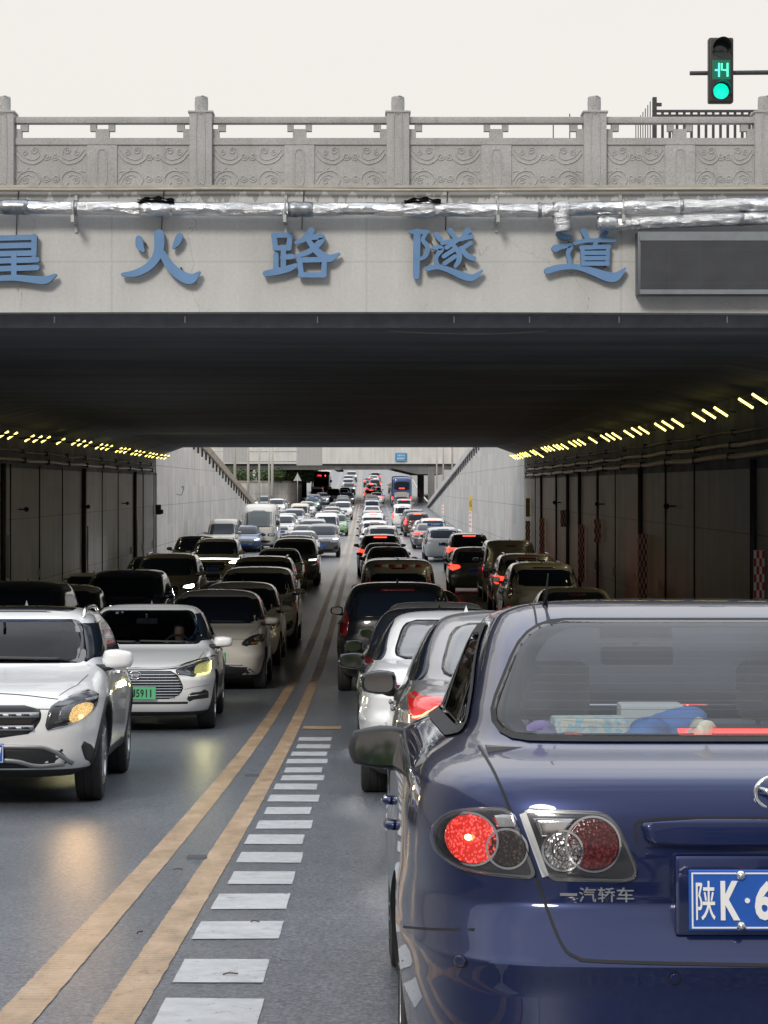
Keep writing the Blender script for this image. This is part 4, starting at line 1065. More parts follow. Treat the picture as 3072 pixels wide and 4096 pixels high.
# rear lamps
outer = [(2037,3218),(1896,3224),(1797,3246),(1743,3282),(1716,3317),(1703,3366),(1718,3426),(1777,3471),(1847,3493),(1995,3503),(2147,3510)]
inner = [(2063,3222),(2385,3229),(2430,3245),(2470,3290),(2520,3400),(2547,3470),(2535,3505),(2490,3517),(2172,3512)]
def ql_(px, py):
    a, b = q_(px, py); return (a-.013-.012*smooth01(.66, .8, a), b-.018)
def lamp_glass(name, col, emit=None, e=0, rings=260.0, metal=0):
    def fn(nt, b):
        o = objco(nt); v = nt.nodes.new('ShaderNodeTexVoronoi'); v.inputs['Scale'].default_value = 130
        nt.links.new(o, v.inputs['Vector'])
        c = ramp(nt, v.outputs['Distance'], [(.1, tuple(min(1, x*1.5+.02) for x in col)), (.5, tuple(x*.45 for x in col))])
        nt.links.new(c, b.inputs['Base Color']); nt.links.new(bump(nt, v.outputs['Distance'], .45, .003), b.inputs['Normal'])
        if emit:
            ce = ramp(nt, v.outputs['Distance'], [(.12, tuple(min(1, x*1.0+.10) for x in emit)), (.55, tuple(x*.38 for x in emit))]); nt.links.new(ce, b.inputs['Emission Color']); b.inputs['Emission Strength'].default_value = e
    return M(name, col, .12, metal, coat=1, fn=fn)
lg_red_on = lamp_glass('lamp_red_lit', (.5, .01, .01), (1, .035, .015), 1.15)
lg_red = lamp_glass('lamp_red_dark', (.16, .006, .010)); lg_clear = lamp_glass('lamp_clear', (.5, .51, .52), metal=.7); lg_smoke = lamp_glass('lamp_smoke', (.07, .055, .05), metal=.3)
hot = M('filament', (1, .6, .3), .4, emit=(1, .55, .2), estr=14)
for sg in (1, -1):
    fx = lambda pts: [(a*sg, b) for a, b in pts]
    for poly_px, discs in ((outer, ((.712, .867, .058, lg_red_on if sg > 0 else lg_red), (.630, .850, .0425, lg_smoke))), (inner, ((.433, .864, .060, lg_red), (.504, .849, .043, lg_clear)))):
        poly = fx([tuple(p) for p in rpoly([ql_(*p) for p in poly_px], .02)])
        lamp = part('taillight', B.patch(poly, '+y', .0035, 26, 18, .02), lamp_dk, root)
        part('lamp_rim', [B.strip(shrink(poly, .95), '+y', .008, .0045, .02, True)], M('smoked_trim', (.16, .17, .18), .25, .6, coat=1), lamp)
        for cx, cz, r, mt in discs:
            d = part('reflector', B.patch(circ(cx*sg, cz, r), '+y', .007, 20, 20, .006), mt, lamp)
            part('reflector_ring', [B.strip(circ(cx*sg, cz, r+.003), '+y', .005, .009, .02, True)], chrome, lamp)
            for rr in (() if mt in (lg_red_on, lg_red) else (.55, .3)):
                part('reflector_ring', [B.strip(circ(cx*sg, cz, r*rr), '+y', .0022, .0078, .02, True)], M('ring_dark', (.03, .01, .01), .2, coat=1), lamp)
        if poly_px is outer and sg > 0:
            part('bulb', B.patch(circ(.716, .871, .0075, 16), '+y', .0095, 6, 6, .004), hot, lamp)
        part('lamp_cover', B.patch(shrink(poly, .99), '+y', .013, 26, 18, .012), lens_cover, lamp)
        if poly_px is inner:
            part('lamp_bar', [B.strip(fx([ql_(2085, 3243), ql_(2172, 3495)]), '+y', .016, .009, .03)], M('lamp_bar', (.5, .52, .54), .3, .5), lamp)
            part('lamp_panel', B.patch(fx([ql_(2125, 3262), ql_(2300, 3262), ql_(2262, 3305), ql_(2160, 3340)]), '+y', .006, 8, 6, .004), chrome, lamp)
        else:
            part('lamp_panel', B.patch(fx([ql_(1960, 3250), ql_(2045, 3245), ql_(2062, 3300), ql_(1985, 3305)]), '+y', .006, 8, 6, .004), chrome, lamp)
# badge, emblem, grip bar, number plate
e = empty('badge', (0, 0, 0), parent=root)
for i, ch in enumerate('一汽轿车'):
    p = B.at('+y', .426+.066-.044*i, .748, .003); t = text_fit(ch, .040, .034 if ch != '一' else .006, M('badge_silver', (.40, .41, .43), .3, .7), e, p, .003, .0012); t.rotation_euler = (R(90), 0, R(180))
pe = B.at('+y', 0, .984-.005, .006); em = empty('emblem', pe, parent=root)
MB().tube([(.047*math.cos(a), 0, .038*math.sin(a)) for a in np.linspace(0, 2*math.pi, 41)[:-1]], .006, 8, closed=True).tube([(-.042, 0, .015), (-.019, .004, .005), (0, .008, -.019), (.019, .004, .005), (.042, 0, .015)], [.003, .007, .009, .007, .003], 8).build('emblem_ring', chrome, em, smooth=True)
em.location = B.at('+y', 0, .978, .008)
mb = MB(); yb = B.at('+y', 0, .88).y
bar = B.patch(chaikin([(-.325, .918), (.325, .918), (.305, .86), (-.305, .86)], 2, .12), '+y', .026, 30, 8, .05); part('grip_bar', bar, P_blue, root)
part('shut_line', B.strip(chaikin([(-.33, .85), (-.335, .925), (.335, .925), (.33, .85)], 2, .12, False), '+y', .006, .002, .03), seam, root)
MB().rbox(-.25, .25, 2.24, 2.305, .66, .845, .01).build('plate_recess', P_blue, root, smooth=40)
pl = plate(root, None, Vector((0, 2.313, .743)), False, 'blue')
cx = [15.5+22.5, 72.5+22.5, 151.5+22.5, 208.5+22.5, 265.5+22.5, 322.5+22.5, 379.5+22.5]
for ch, c in zip('陕K6', cx): text_fit(ch, .045, .09, ink_w, pl, (c/1000-.22, -.0065, 0), .0015, .002 if ord(ch) > 256 else .0035)
MB().lathe([(0, -.001), (.006, -.001), (.006, .003), (0, .003)], 'y', 16, (.1345-.22, -.0066, 0)).build('character', ink_w, pl)
for bx in (.12-.22, .32-.22):
    for bz in (.058, -.058):
        slots_obj(MB().lathe([(0, -.013), (.006, -.012), (.0105, -.007), (.012, -.003), (.012, 0)], 'y', 16, (bx, -.003, bz)).build('plate_screw', chrome, pl, smooth=True))
for px, py in ((1845, 3882), (2695, 3915)):
    for sg in (1, -1):
        a, b = q_(px, py); d = part('parking_sensor', B.patch(circ(a*sg, b, .013, 20), '+y', .003, 8, 8, .006), P_blue, root)
        part('sensor_ring', [B.strip(circ(a*sg, b, .0145, 20), '+y', .003, .0015, .02, True)], seam, d)
part('brake_light', B.patch([(-.165, 1.094), (.165, 1.094), (.165, 1.122), (-.165, 1.122)], '+y', -.012, 10, 3, .004), M('brake_bar', (.6, .02, .01), .4, emit=(1, .045, .03), estr=2.2), root)
for sg in (1, -1):
    hp = chaikin(s['head'] if sg > 0 else mir(s['head']), 2, .2); h = part('headlight', B.patch(hp, '-y', .004), lamp_dk, root); part('lens', B.patch(shrink(hp, .6), '-y', .008), lens_clear, h)
    m_ = mirror_part(root, sg*s['mirror'][0], s['mirror'][1], s['mirror'][2], black_pl, w=.215, h=.15, d=.12)
    for wy in s['wheels']: wheel(root, sg*.77, wy, .32)
    for yy in (-.12, .78):
        p = B.at('+x' if sg > 0 else '-x', yy, .77, 0); mbh = MB(); so_ = 1 if sg > 0 else -1
        mbh.tube(crom([(p.x, yy-.1, .77), (p.x+so_*.02, yy-.07, .775), (p.x+so_*.022, yy+.07, .78), (p.x, yy+.1, .78)], 5), .013, 10); slots_obj(mbh.build('door_handle', P_blue, root, smooth=True))
part('grille', B.patch(chaikin(s['grille'], 2, .12), '-y', .003), gloss_blk, root)
q = B.at('+z', .44, 1.0); MB().tube([(q.x, 1.0, q.z), (q.x, 1.02, q.z+.02), (q.x, 1.11, q.z+.09)], [.009, .0035, .0018], 8).build('antenna', black_pl, root, smooth=True)
B.build(P_blue, root)
seats(root, .5, 1.13, .2, 1.12, trim_tan, True, (-1.0, -.5, 1.02)); inner_mirror(root, -.38, 1.27)
MB().box(-.66, .66, 1.28, 1.86, 1.055, 1.07).build('parcel_shelf', M('shelf', (.11, .11, .115), .9, vary=.1), root)
place(root, .966, 4.9+2.337, 180); root.location.z -= .016; root.matrix_world.translation.z -= .016; hero_blue = root
# things on the parcel shelf
def on_shelf(lx, ly, lz=1.0725): return root.matrix_world @ Vector((lx, ly, lz))
def lump(name, loc, sx, sy, sz, mat, seed, label, cat, rough=.3):
    bm = bmesh.new(); bmesh.ops.create_icosphere(bm, subdivisions=4, radius=1); rg = random.Random(seed)
    ph = [(Vector((rg.uniform(-1, 1), rg.uniform(-1, 1), rg.uniform(-1, 1))).normalized()*rg.uniform(2, 7), rg.uniform(0, 6)) for _ in range(7)]
    for v in bm.verts:
        d = v.co.copy(); k = 1 + rough*sum(math.sin(d.dot(a)+b) for a, b in ph)/7*1.6
        z = max(d.z*k, -.0); v.co = Vector((d.x*k*sx, d.y*k*sy, z*sz*(1.0)))
    o = MB().bm(bm).build(name, mat, smooth=True); o.location = loc; return tag(o, label, cat)
lump('cushion', on_shelf(.515, 1.70), .066, .08, .055, M('purple_cloth', (.16, .14, .27), .9, vary=.15), 4, 'purple folded cushion on the blue sedan rear shelf, far left in the window', 'cushion')
lump('cloth', on_shelf(.205, 1.70), .085, .08, .062, M('blue_cloth', (.06, .14, .34), .9, vary=.2), 9, 'crumpled bright blue cloth on the blue sedan rear shelf', 'cloth', .75)
lump('pouch', on_shelf(.43, 1.78), .055, .05, .028, M('red_cloth', (.24, .09, .09), .8, vary=.2), 11, 'small dull red pouch lying on the blue sedan rear shelf', 'pouch', .4)
lump('bag', on_shelf(.125, 1.76), .045, .04, .05, M('bag_pale', (.42, .42, .34), .5, vary=.3, vscale=30), 15, 'small pale yellow plastic bag beside the blue cloth on the rear shelf', 'bag', .8)
def tissue_fn(nt, b):
    n = noise(nt, objco(nt), 38, 3); nt.links.new(ramp(nt, n, [(.42, (.5, .49, .40)), (.5, (.54, .52, .44)), (.53, (.22, .42, .52)), (.62, (.26, .46, .54)), (.66, (.45, .34, .26))]), b.inputs['Base Color'])
tb = MB().rbox(-.095, .095, -.05, .05, 0, .066, .008, seg=2).build('tissue_box', M('tissue_card', rough=.7, fn=tissue_fn), smooth=40); tb.location = on_shelf(.385, 1.68); tb.rotation_euler = (0, 0, .06)
tag(tb, 'cream and pale blue patterned tissue box on the blue sedan rear shelf', 'tissue box')
tb2 = MB().rbox(-.085, .085, -.05, .05, 0, .095, .008, seg=2).build('paper_box', M('paper_white', (.42, .44, .43), .7, vary=.1), smooth=40); tb2.location = on_shelf(.20, 1.50)
tag(tb2, 'pale paper box standing behind the blue cloth on the blue sedan shelf', 'box')

# ------------------------------------------------------------------ people at the wheel (seen dimly through glass)
skin = M('skin', (.42, .26, .19), .55); hair_m = M('hair', (.015, .012, .011), .7); shirt = M('shirt_pale', (.45, .43, .42), .85, vary=.1); shirt2 = M('shirt_dark', (.05, .06, .09), .85, vary=.1)
def driver(root, hip, wheel_c, sh, label):
    """seated figure grown along a skeleton; faces -y"""
    h = Vector(hip); v = []; r = []; e = []
    def nd(p, rad, par=None):
        v.append(tuple(p)); r.append(rad); 
        if par is not None: e.append((par, len(v)-1))
        return len(v)-1
    p0 = nd(h, (.15, .11)); p1 = nd(h+Vector((0, .03, .2)), (.14, .10), p0); p2 = nd(h+Vector((0, .04, .40)), (.17, .10), p1); nk = nd(h+Vector((0, .02, .52)), (.055, .055), p2)
    n2 = nd(h+Vector((0, 0, .58)), (.055, .055), nk); hd = nd(h+Vector((0, -.015, .66)), (.075, .09), n2); tp = nd(h+Vector((0, 0, .75)), (.07, .085), hd); nd(h+Vector((0, .005, .79)), (.045, .05), tp)
    for sx in (-1, 1):
        s1 = nd(h+Vector((sx*.17, .03, .45)), (.06, .06), p2); el = nd(h+Vector((sx*.25, -.14, .24)), (.042, .042), s1)
        w_ = Vector(wheel_c)+Vector((sx*.13, .03, .06)); wr_ = nd(w_+Vector((sx*.01, .05, -.03)), (.028, .025), el); hn = nd(w_, (.035, .022), wr_)
        for k in range(4): f1 = nd(w_+Vector((sx*(-.02+.012*k), -.035, .02-.008*k)), (.010, .010), hn); nd(w_+Vector((sx*(-.02+.012*k), -.045, -.02-.008*k)), (.009, .009), f1)
        nd(w_+Vector((-sx*.035, -.01, -.005)), (.011, .011), hn)
        t1 = nd(h+Vector((sx*.10, -.08, -.02)), (.09, .08), p0); kn = nd(h+Vector((sx*.13, -.45, .02)), (.065, .065), t1); nd(h+Vector((sx*.13, -.55, -.3)), (.045, .045), kn)
    me = bpy.data.meshes.new('person'); me.from_pydata(v, e, []); o = bpy.data.objects.new('person', me); scene.collection.objects.link(o)
    md = o.modifiers.new('s', 'SKIN'); sv = me.skin_vertices[0].data
    for i, rr in enumerate(r): sv[i].radius = rr
    sv[0].use_root = True
    o.modifiers.new('u', 'SUBSURF').levels = 2; o.modifiers['u'].render_levels = 2
    dg = bpy.context.evaluated_depsgraph_get(); m2 = bpy.data.meshes.new_from_object(o.evaluated_get(dg)); o.modifiers.clear(); o.data = m2
    m2.materials.clear(); m2.materials.append(skin); m2.materials.append(sh)
    hz = h.z
    for p in m2.polygons:
        p.use_smooth = True; c = p.center
        fore = (c - (Vector(wheel_c)+Vector((0, .03, .06)))).length < .26
        p.material_index = 0 if (c.z > hz+.53 or fore) else 1
    for vv in m2.vertices:      # nose, brow
        c = vv.co - (h+Vector((0, -.015, .66)))
        if abs(c.x) < .02 and -.03 < c.z < .03 and c.y < -.05: vv.co.y -= .018
        if .01 < abs(c.x) < .045 and .02 < c.z < .04 and c.y < -.05: vv.co.y += .008
    bm = bmesh.new(); bmesh.ops.create_uvsphere(bm, u_segments=20, v_segments=14, radius=1)
    for q in bm.verts: q.co = Vector((q.co.x*.086, q.co.y*.102+.012, max(q.co.z, -.55 if q.co.y > -.2 else .25)*.11+.055))
    hh = MB().bm(bm).build('hair', hair_m, o, smooth=True); hh.location = h+Vector((0, 0, .67))
    mw = root.matrix_world.copy(); o.matrix_world = mw; o.location = mw.to_translation(); o.rotation_euler = mw.to_euler()
    return tag(o, label, 'person')

# ------------------------------------------------------------------ white crossover at the left edge
GL = dict(knots=[(.22,.74,-1.93,1.98),(.28,.84,-2.09,2.1),(.36,.875,-2.16,2.16),(.46,.89,-2.19,2.18),(.58,.898,-2.21,2.2),(.70,.90,-2.2,2.2),(.79,.898,-2.14,2.195),(.845,.89,-2.0,2.19,4,5),(.90,.88,-1.74,2.17,3.8,5),(.95,.87,-1.42,2.15,3.8,5),(.99,.853,-1.18,2.13,4,5),(1.02,.832,-1.06,2.11,4,5),
   (1.05,.815,-1.0,2.08,4,5),(1.15,.785,-.80,2.0,4,4.6),(1.27,.735,-.54,1.85,4,4.4),(1.35,.69,-.32,1.7,4,4.2),(1.41,.64,-.14,1.58,3.8,4),(1.45,.56,.03,1.4,3.2,3.6),(1.475,.43,.18,1.15,2.8,3),(1.487,.22,.4,.85,2.4,2.4)],
  wheels=(-1.34,1.36), wr=.345, half=.895, nl=100, m=46, dark=.29, flare=.022, ztop=.8, defer=True,
  wind=[(-.71,1.035),(.71,1.035),(.60,1.375),(-.60,1.375)], rearw=[(-.62,1.1),(.62,1.1),(.56,1.36),(-.56,1.36)], side=[(-.92,1.04),(-.22,1.36),(1.1,1.375),(1.6,1.25),(1.62,1.12),(1.3,1.06)], bp=.14,
  head=[(.51,.575),(.525,.655),(.548,.755),(.66,.815),(.76,.855),(.85,.845),(.862,.77),(.835,.695),(.70,.625),(.60,.59)], tail=[(.46,.86),(.5,.98),(.82,1.0),(.88,.92),(.84,.82)],
  grille=[(-.40,.76),(.40,.76),(.485,.735),(.49,.66),(.42,.555),(.25,.525),(-.25,.525),(-.42,.555),(-.49,.66),(-.485,.735)], low=[(-.60,.455),(.60,.455),(.70,.34),(.55,.30),(-.55,.30),(-.70,.34)],
  fog=[(.757,.485),(.79,.49),(.835,.44),(.85,.34),(.82,.31),(.79,.32),(.772,.40)], plate_f=None, plate_r=.8, brake3=(1.4,.14), mirror=(.82,-.74,1.06), rails=True, bars=0)
P_w = PAINT['white']
root, B = std_car(GL, 'white_crossover', P_w, full=True, headm=lamp_glass('lens_chrome', (.35, .36, .38), metal=.6), mirror_sz=(.235, .155))
tag(root, 'white crossover with two silver grille bars and one warm headlight lit, nearest oncoming car', 'car')
for o in [c for c in root.children if c.name.startswith(('windshield', 'mirror'))]:
    pass
for sg in (1, -1):
    fx = lambda pts: [(a*sg, b) for a, b in pts]
    hl = [c for c in root.children if c.name.startswith('headlight')][0 if sg > 0 else 1]
    wp = [(.675,.655),(.70,.74),(.78,.775),(.835,.76),(.825,.70),(.76,.65),(.70,.625)]
    part('turn_signal', B.patch(fx(chaikin(wp, 2, .2)), '-y', .0095, 14, 12, .006), lamp_glass('lamp_warm_lit', (.7, .45, .2), (1, .62, .22), 1.25), hl)
    part('bulb', B.patch(circ(sg*.755, .672, .016, 16), '-y', .0125, 6, 6, .005), head_warm, hl)
    part('lamp_brow', B.patch(fx(chaikin([(.555,.745),(.66,.80),(.76,.843),(.845,.835),(.83,.80),(.74,.79),(.64,.745)], 2, .2)), '-y', .008, 14, 8, .005), M('brow_grey', (.2, .21, .23), .2, .6, coat=1), hl)
    part('lamp_cover', B.patch(shrink(fx(rpoly(GL['head'], .035)), .985), '-y', .016, 20, 14, .012), lens_cover, hl)
g = [c for c in root.children if c.name.startswith('grille')][0]
for z, w_ in ((.688, .47), (.598, .435)):
    bar = B.strip([(-w_, z), (0, z-.004), (w_, z)], '-y', .036, .008, .05, h=.016); o = part('grille_bar', bar, M('bar_silver', (.42, .43, .44), .28, .8), g)
    for k in range(-4, 5):
        if abs(k) < 1: continue
        part('grille_slot', B.patch([(k*.095-.026, z-.007), (k*.095+.03, z-.007), (k*.095+.022, z+.008), (k*.095-.034, z+.008)], '-y', .026, 3, 2, .004), gloss_blk, o)
MB().tube([(.085*math.cos(a), B.at('-y', 0, .645).y-.03, .645+.085*math.sin(a)) for a in np.linspace(0, 2*math.pi, 41)[:-1]], .007, 8, closed=True).build('emblem', chrome, g, smooth=True)
part('skid_plate', [B.strip(crom([(-.70,.33),(-.55,.44),(-.36,.462),(.36,.462),(.55,.44),(.70,.33)], 5), '-y', .03, .004, .05, h=.008), B.strip(crom([(-.64,.335),(-.45,.325),(-.28,.362),(0,.366),(.28,.362),(.45,.325),(.64,.335)], 5), '-y', .03, .006, .05, h=.012)], M('skid_silver', (.36, .37, .38), .32, .8), root)
part('lower_slot', B.patch(chaikin([(-.3,.30),(.3,.30),(.34,.335),(-.34,.335)], 2, .2), '-y', .007, 12, 4, .005), gloss_blk, root)
part('shut_line', B.strip(crom([(-.60,.80),(-.3,.832),(0,.842),(.3,.832),(.60,.80)], 5), '-y', .005, .002, .04), seam, root)
part('sensor', B.patch(circ(.63, .43, .011, 16), '-y', .003, 6, 6, .004), lamp_dk, root)
part('wing_crease', B.strip([(1.3, .74), (-.2, .84), (-1.0, .80)], '+x', .006, .001), P_w, root)
for ax in ('+x', '-x'):
    part('sill_cladding', B.patch(chaikin([(-1.0,.24),(1.0,.24),(1.0,.36),(-1.0,.36)], 2, .1), ax, .006, 24, 4), black_pl, root)
    for wy in GL['wheels']:
        r_ = GL['wr']*1.14; arc = [(wy+(r_+.02)*math.cos(a), GL['wr']+.01+(r_+.02)*math.sin(a)) for a in np.linspace(-.1, math.pi+.1, 26)]
        part('arch_cladding', B.strip([p for p in arc if abs(p[0]) < 2.0], ax, .045, .004, .05, h=.004), black_pl, root)
part('roof_panel', B.patch(chaikin([(-.50,-.05),(.50,-.05),(.50,1.35),(-.50,1.35)], 2, .1), '+z', .0015, 16, 16, .002), gloss_blk, root)
# open the windscreen onto a cabin
WW = rpoly(GL['wind'], .07); WWi = shrink(WW, .90, dy=.0)
ws = [c for c in root.children if c.name.startswith('windshield')][0]; ws.material_slots[0].material = M('gla_screen', fn=clear_glass_fn((.16, .21, .33), 1.17))
part('windshield_border', B.ring(WW, WWi, '-y', .0022, 6), gloss_blk, root)
B.cut('-y', shrink(WW, .96), lambda c: c.y < .1); B.build(P_w, root); seats(root, .55, 1.15, .25, 1.1, trim_dk, True, (-.95, -.5, 1.0))
inner_mirror(root, -.42, 1.27)
pl = plate(root, None, B.at('-y', 0, .418, .022), True, 'blue')
text_fit('V', .045, .09, ink_w, pl, ((379.5+22.5)/1000-.22, -.0065, 0), .0015, .0035)
place(root, -2.955, 15.62+2.21, 2.4); hero_gla = root
driver(root, (.37, .18, .52), (.37, -.34, .97), shirt2, 'driver in dark clothes at the wheel of the white crossover, hands on the wheel')

# ------------------------------------------------------------------ white sedan with green plate
WS = dict(SPEC['sedan'])
WS.update(nl=100, m=46, defer=True, half=.895, plate_f=None, bars=0,
  head=[(.457,.715),(.47,.735),(.66,.785),(.82,.832),(.848,.80),(.852,.72),(.84,.675),(.68,.64),(.50,.655),(.47,.68)],
  grille=[(-.44,.71),(.44,.71),(.50,.65),(.555,.525),(.52,.45),(.43,.395),(-.43,.395),(-.52,.45),(-.555,.525),(-.50,.65)], low=[(-.60,.362),(.60,.362),(.60,.335),(-.60,.335)],
  fog=[(.585,.36),(.60,.43),(.66,.482),(.82,.495),(.825,.37)])
root, B = std_car(WS, 'white_sedan', P_w, full=True, headm=lamp_glass('lens_smoky', (.12, .13, .15), metal=.6), mirror_sz=(.22, .13))
tag(root, 'white sedan with wide chrome grille, green plate and a yellow glowing headlight behind the crossover', 'car')
g = [c for c in root.children if c.name.startswith('grille')][0]
for i in range(9):
    z = .665 - i*.031; xx = xspan(WS['grille'], z); part('grille_bar', B.strip([(xx[0]*.97, z), (xx[1]*.97, z)], '-y', .009, .006, .06, h=.006), chrome, g)
part('grille_mesh', [B.strip([(x, .405), (x, .67)], '-y', .005, .005, .06, h=.003) for x in np.linspace(-.42, .42, 13)], rim_dark, g)
part('chrome_strip', B.strip(crom([(-.86,.842),(-.6,.79),(-.4,.737),(0,.727),(.4,.737),(.6,.79),(.86,.842)], 6), '-y', .016, .005, .05, h=.006), chrome, root)
for sg in (1, -1):
    fx = lambda pts: [(a*sg, b) for a, b in pts]; hl = [c for c in root.children if c.name.startswith('headlight')][0 if sg > 0 else 1]
    part('lamp_unit', B.patch(fx(chaikin([(.66,.665),(.67,.76),(.80,.80),(.83,.79),(.83,.70),(.72,.66)], 1, .2)), '-y', .0095, 12, 10, .006), lamp_glass('lamp_yellow', (.5, .5, .2), (1, .9, .3), .45 if sg > 0 else .2), hl)
    part('daytime_light', B.strip(fx([(.69, .653), (.815, .672), (.83, .71), (.822, .79)]), '-y', .018, .013, .02, h=.004), head_yel, hl)
    part('lamp_divider', B.strip(fx([(.63, .66), (.64, .76)]), '-y', .007, .012, .03), chrome, hl)
    part('lamp_cover', B.patch(shrink(fx(rpoly(WS['head'], .035)), .985), '-y', .019, 20, 14, .012), lens_cover, hl)
    part('fog_trim', B.strip(fx([(.60,.425),(.80,.445)]), '-y', .008, .008, .03, h=.003), chrome, root)
    part('bumper_shade_line', B.strip(fx([(.56,.50),(.66,.525),(.84,.54)]), '-y', .006, .002, .03), M('crease_shade', (.3, .3, .3), .5), root)  # flat strip; the shade of a bumper crease is put into its grey
e = empty('emblem', B.at('-y', 0, .655, .028), parent=g)
MB().tube([(.068*math.cos(a), 0, .044*math.sin(a)) for a in np.linspace(0, 2*math.pi, 37)[:-1]], .0055, 8, closed=True).lathe([(0, .004), (.04, .004)], 'y', 24).build('emblem_ring', chrome, e, smooth=True)
for k, ch in enumerate('BYD'): text_fit(ch, .024, .028, ink_w, e, ((k-1)*.031, -.006, 0), .002, .001)
WW = rpoly(WS['wind'], .07); WWi = shrink(WW, .93)
ws = [c for c in root.children if c.name.startswith('windshield')][0]; ws.material_slots[0].material = M('sedan_screen', fn=clear_glass_fn((.40, .43, .48), 1.2))
part('windshield_border', B.ring(WW, WWi, '-y', .0022, 6), gloss_blk, root)
part('sticker', [B.patch([(-.40,1.335),(-.36,1.335),(-.36,1.36),(-.40,1.36)], '-y', -.004, 2, 2, .001), B.patch([(-.33,1.345),(-.30,1.345),(-.30,1.365),(-.33,1.365)], '-y', -.004, 2, 2, .001)], plate_w, root)
B.cut('-y', shrink(WW, .965), lambda c: c.y < .1); B.build(P_w, root); seats(root, .5, 1.08, .25, 1.1, trim_dk, True, (-.95, -.5, .95)); inner_mirror(root, -.42, 1.24)
pl = plate(root, None, B.at('-y', 0, .463, .022), True, 'green')
cx = [15.5+22.5, 66.5+22.5, 140+21, 189+21, 238+21, 287+21, 336+21, 385+21]
for ch, c in zip('陕ADJ5911', cx): text_fit(ch, .040 if ch != '1' else .014, .09, ink_k, pl, (c/1000-.225, -.0065, 0), .0015, .002)
place(root, -2.72, 24.55+2.33, 1.8); hero_white = root
driver(root, (.37, .16, .42), (.37, -.34, .92), shirt, 'driver in a pale top behind the wheel of the white sedan with green plate')

# ------------------------------------------------------------------ cream hatchback third in the oncoming lane
CH = dict(SPEC['hatch'])
CH.update(nl=90, m=40, half=.86, plate_f=None, bars=0, grille=None, defer=True, head=[(.47,.70),(.50,.76),(.60,.83),(.72,.87),(.80,.86),(.83,.79),(.79,.73),(.68,.695),(.55,.68)], low=[(-.60,.37),(-.3,.405),(.3,.405),(.60,.37),(.72,.24),(-.72,.24)])
root, B = std_car(CH, 'cream_hatchback', PAINT['pearl'], full=True, headm=lamp_glass('lens_smoky2', (.05, .05, .055), metal=.3), mirror_sz=(.22, .12))
tag(root, 'small cream hatchback with dark oval headlights and green plate, just inside the tunnel', 'car')
for sg in (1, -1):
    hl = [c for c in root.children if c.name.startswith('headlight')][0 if sg > 0 else 1]
    part('projector', B.patch(circ(sg*.70, .79, .028, 24), '-y', .012, 8, 8, .005), lens_clear, hl)
    part('turn_signal', B.patch(chaikin([(sg*.62, .715), (sg*.73, .725), (sg*.73, .745), (sg*.62, .735)], 1, .2), '-y', .012, 6, 4, .004), lens_amber, hl)
part('chrome_strip', B.strip(crom([(-.5,.405),(0,.415),(.5,.405)], 5), '-y', .012, .005, .05, h=.004), chrome, root)
B.build(PAINT['pearl'], root)
pl = plate(root, None, B.at('-y', 0, .53, .02), True, 'green')
for ch, c in zip('20', cx[-2:]): text_fit(ch, .040, .09, ink_k, pl, (c/1000-.225, -.0065, 0), .0015, .002)
place(root, -2.43, 33.0+1.95, .6); hero_hatch = root

# ------------------------------------------------------------------ grey sedan and white sedan ahead of the navy one
GS = dict(SPEC['sedan'])
GS.update(nl=100, m=46, half=.895, plate_r=.78, tail=[(.30,.965),(.30,.995),(.78,1.0),(.80,.985),(.80,.86),(.70,.85),(.64,.89),(.6,.955)], defer=True, mirror=(.84,-.55,.985))
root, B = std_car(GS, 'grey_sedan', PAINT['gunmetal'], mirror_sz=(.225, .15))
tag(root, 'warm grey sedan with a jagged red light strip lit, directly ahead of the navy sedan', 'car')
for sg in (1, -1):
    tl = [c for c in root.children if c.name.startswith('taillight')][0 if sg > 0 else 1]
    tl.material_slots[0].material = M('tail_smoky_glow', (.30, .008, .01), .12, coat=1, emit=(1, .015, .01), estr=.45)
    part('light_strip', B.strip([(sg*a, b) for a, b in ((.775,.878),(.76,.876),(.745,.883),(.725,.888),(.70,.903),(.685,.906),(.66,.925),(.63,.935))], '+y', .010, .011, .01, h=.004), M('led_red', (1, .1, .05), .3, emit=(1, .10, .05), estr=9), tl)
part('wing_crease', [B.strip([(-1.6,.74),(.2,.84),(1.9,.90)], ax, .006, .001) for ax in ('+x', '-x')], PAINT['gunmetal'], root)
for m_ in [c for c in root.children if c.name.startswith('mirror')]: m_.material_slots[0].material = gloss_blk
[c for c in root.children if c.name.startswith('brake_light')][0].material_slots[0].material = brake_on
[c for c in root.children if c.name.startswith('rear_window')][0].material_slots[0].material = glass_refl
B.build(PAINT['gunmetal'], root); place(root, 1.03, 10.95+2.32, 180)
WR = dict(SPEC['sedan']); WR.update(nl=100, m=46, half=.895, tail=[(.55,.85),(.56,.885),(.78,.91),(.86,.885),(.85,.82),(.76,.80),(.68,.84)], mirror=(.86,-.5,1.0), defer=True)
root, B = std_car(WR, 'white_sedan', P_w, mirror_sz=(.225, .14))
tag(root, 'white sedan heading away, its roof and left mirror showing ahead of the grey sedan', 'car')
for m_ in [c for c in root.children if c.name.startswith('mirror')]: m_.material_slots[0].material = gloss_blk
[c for c in root.children if c.name.startswith('rear_window')][0].material_slots[0].material = glass_refl
B.build(P_w, root); place(root, .84, 16.2+2.32, 180)

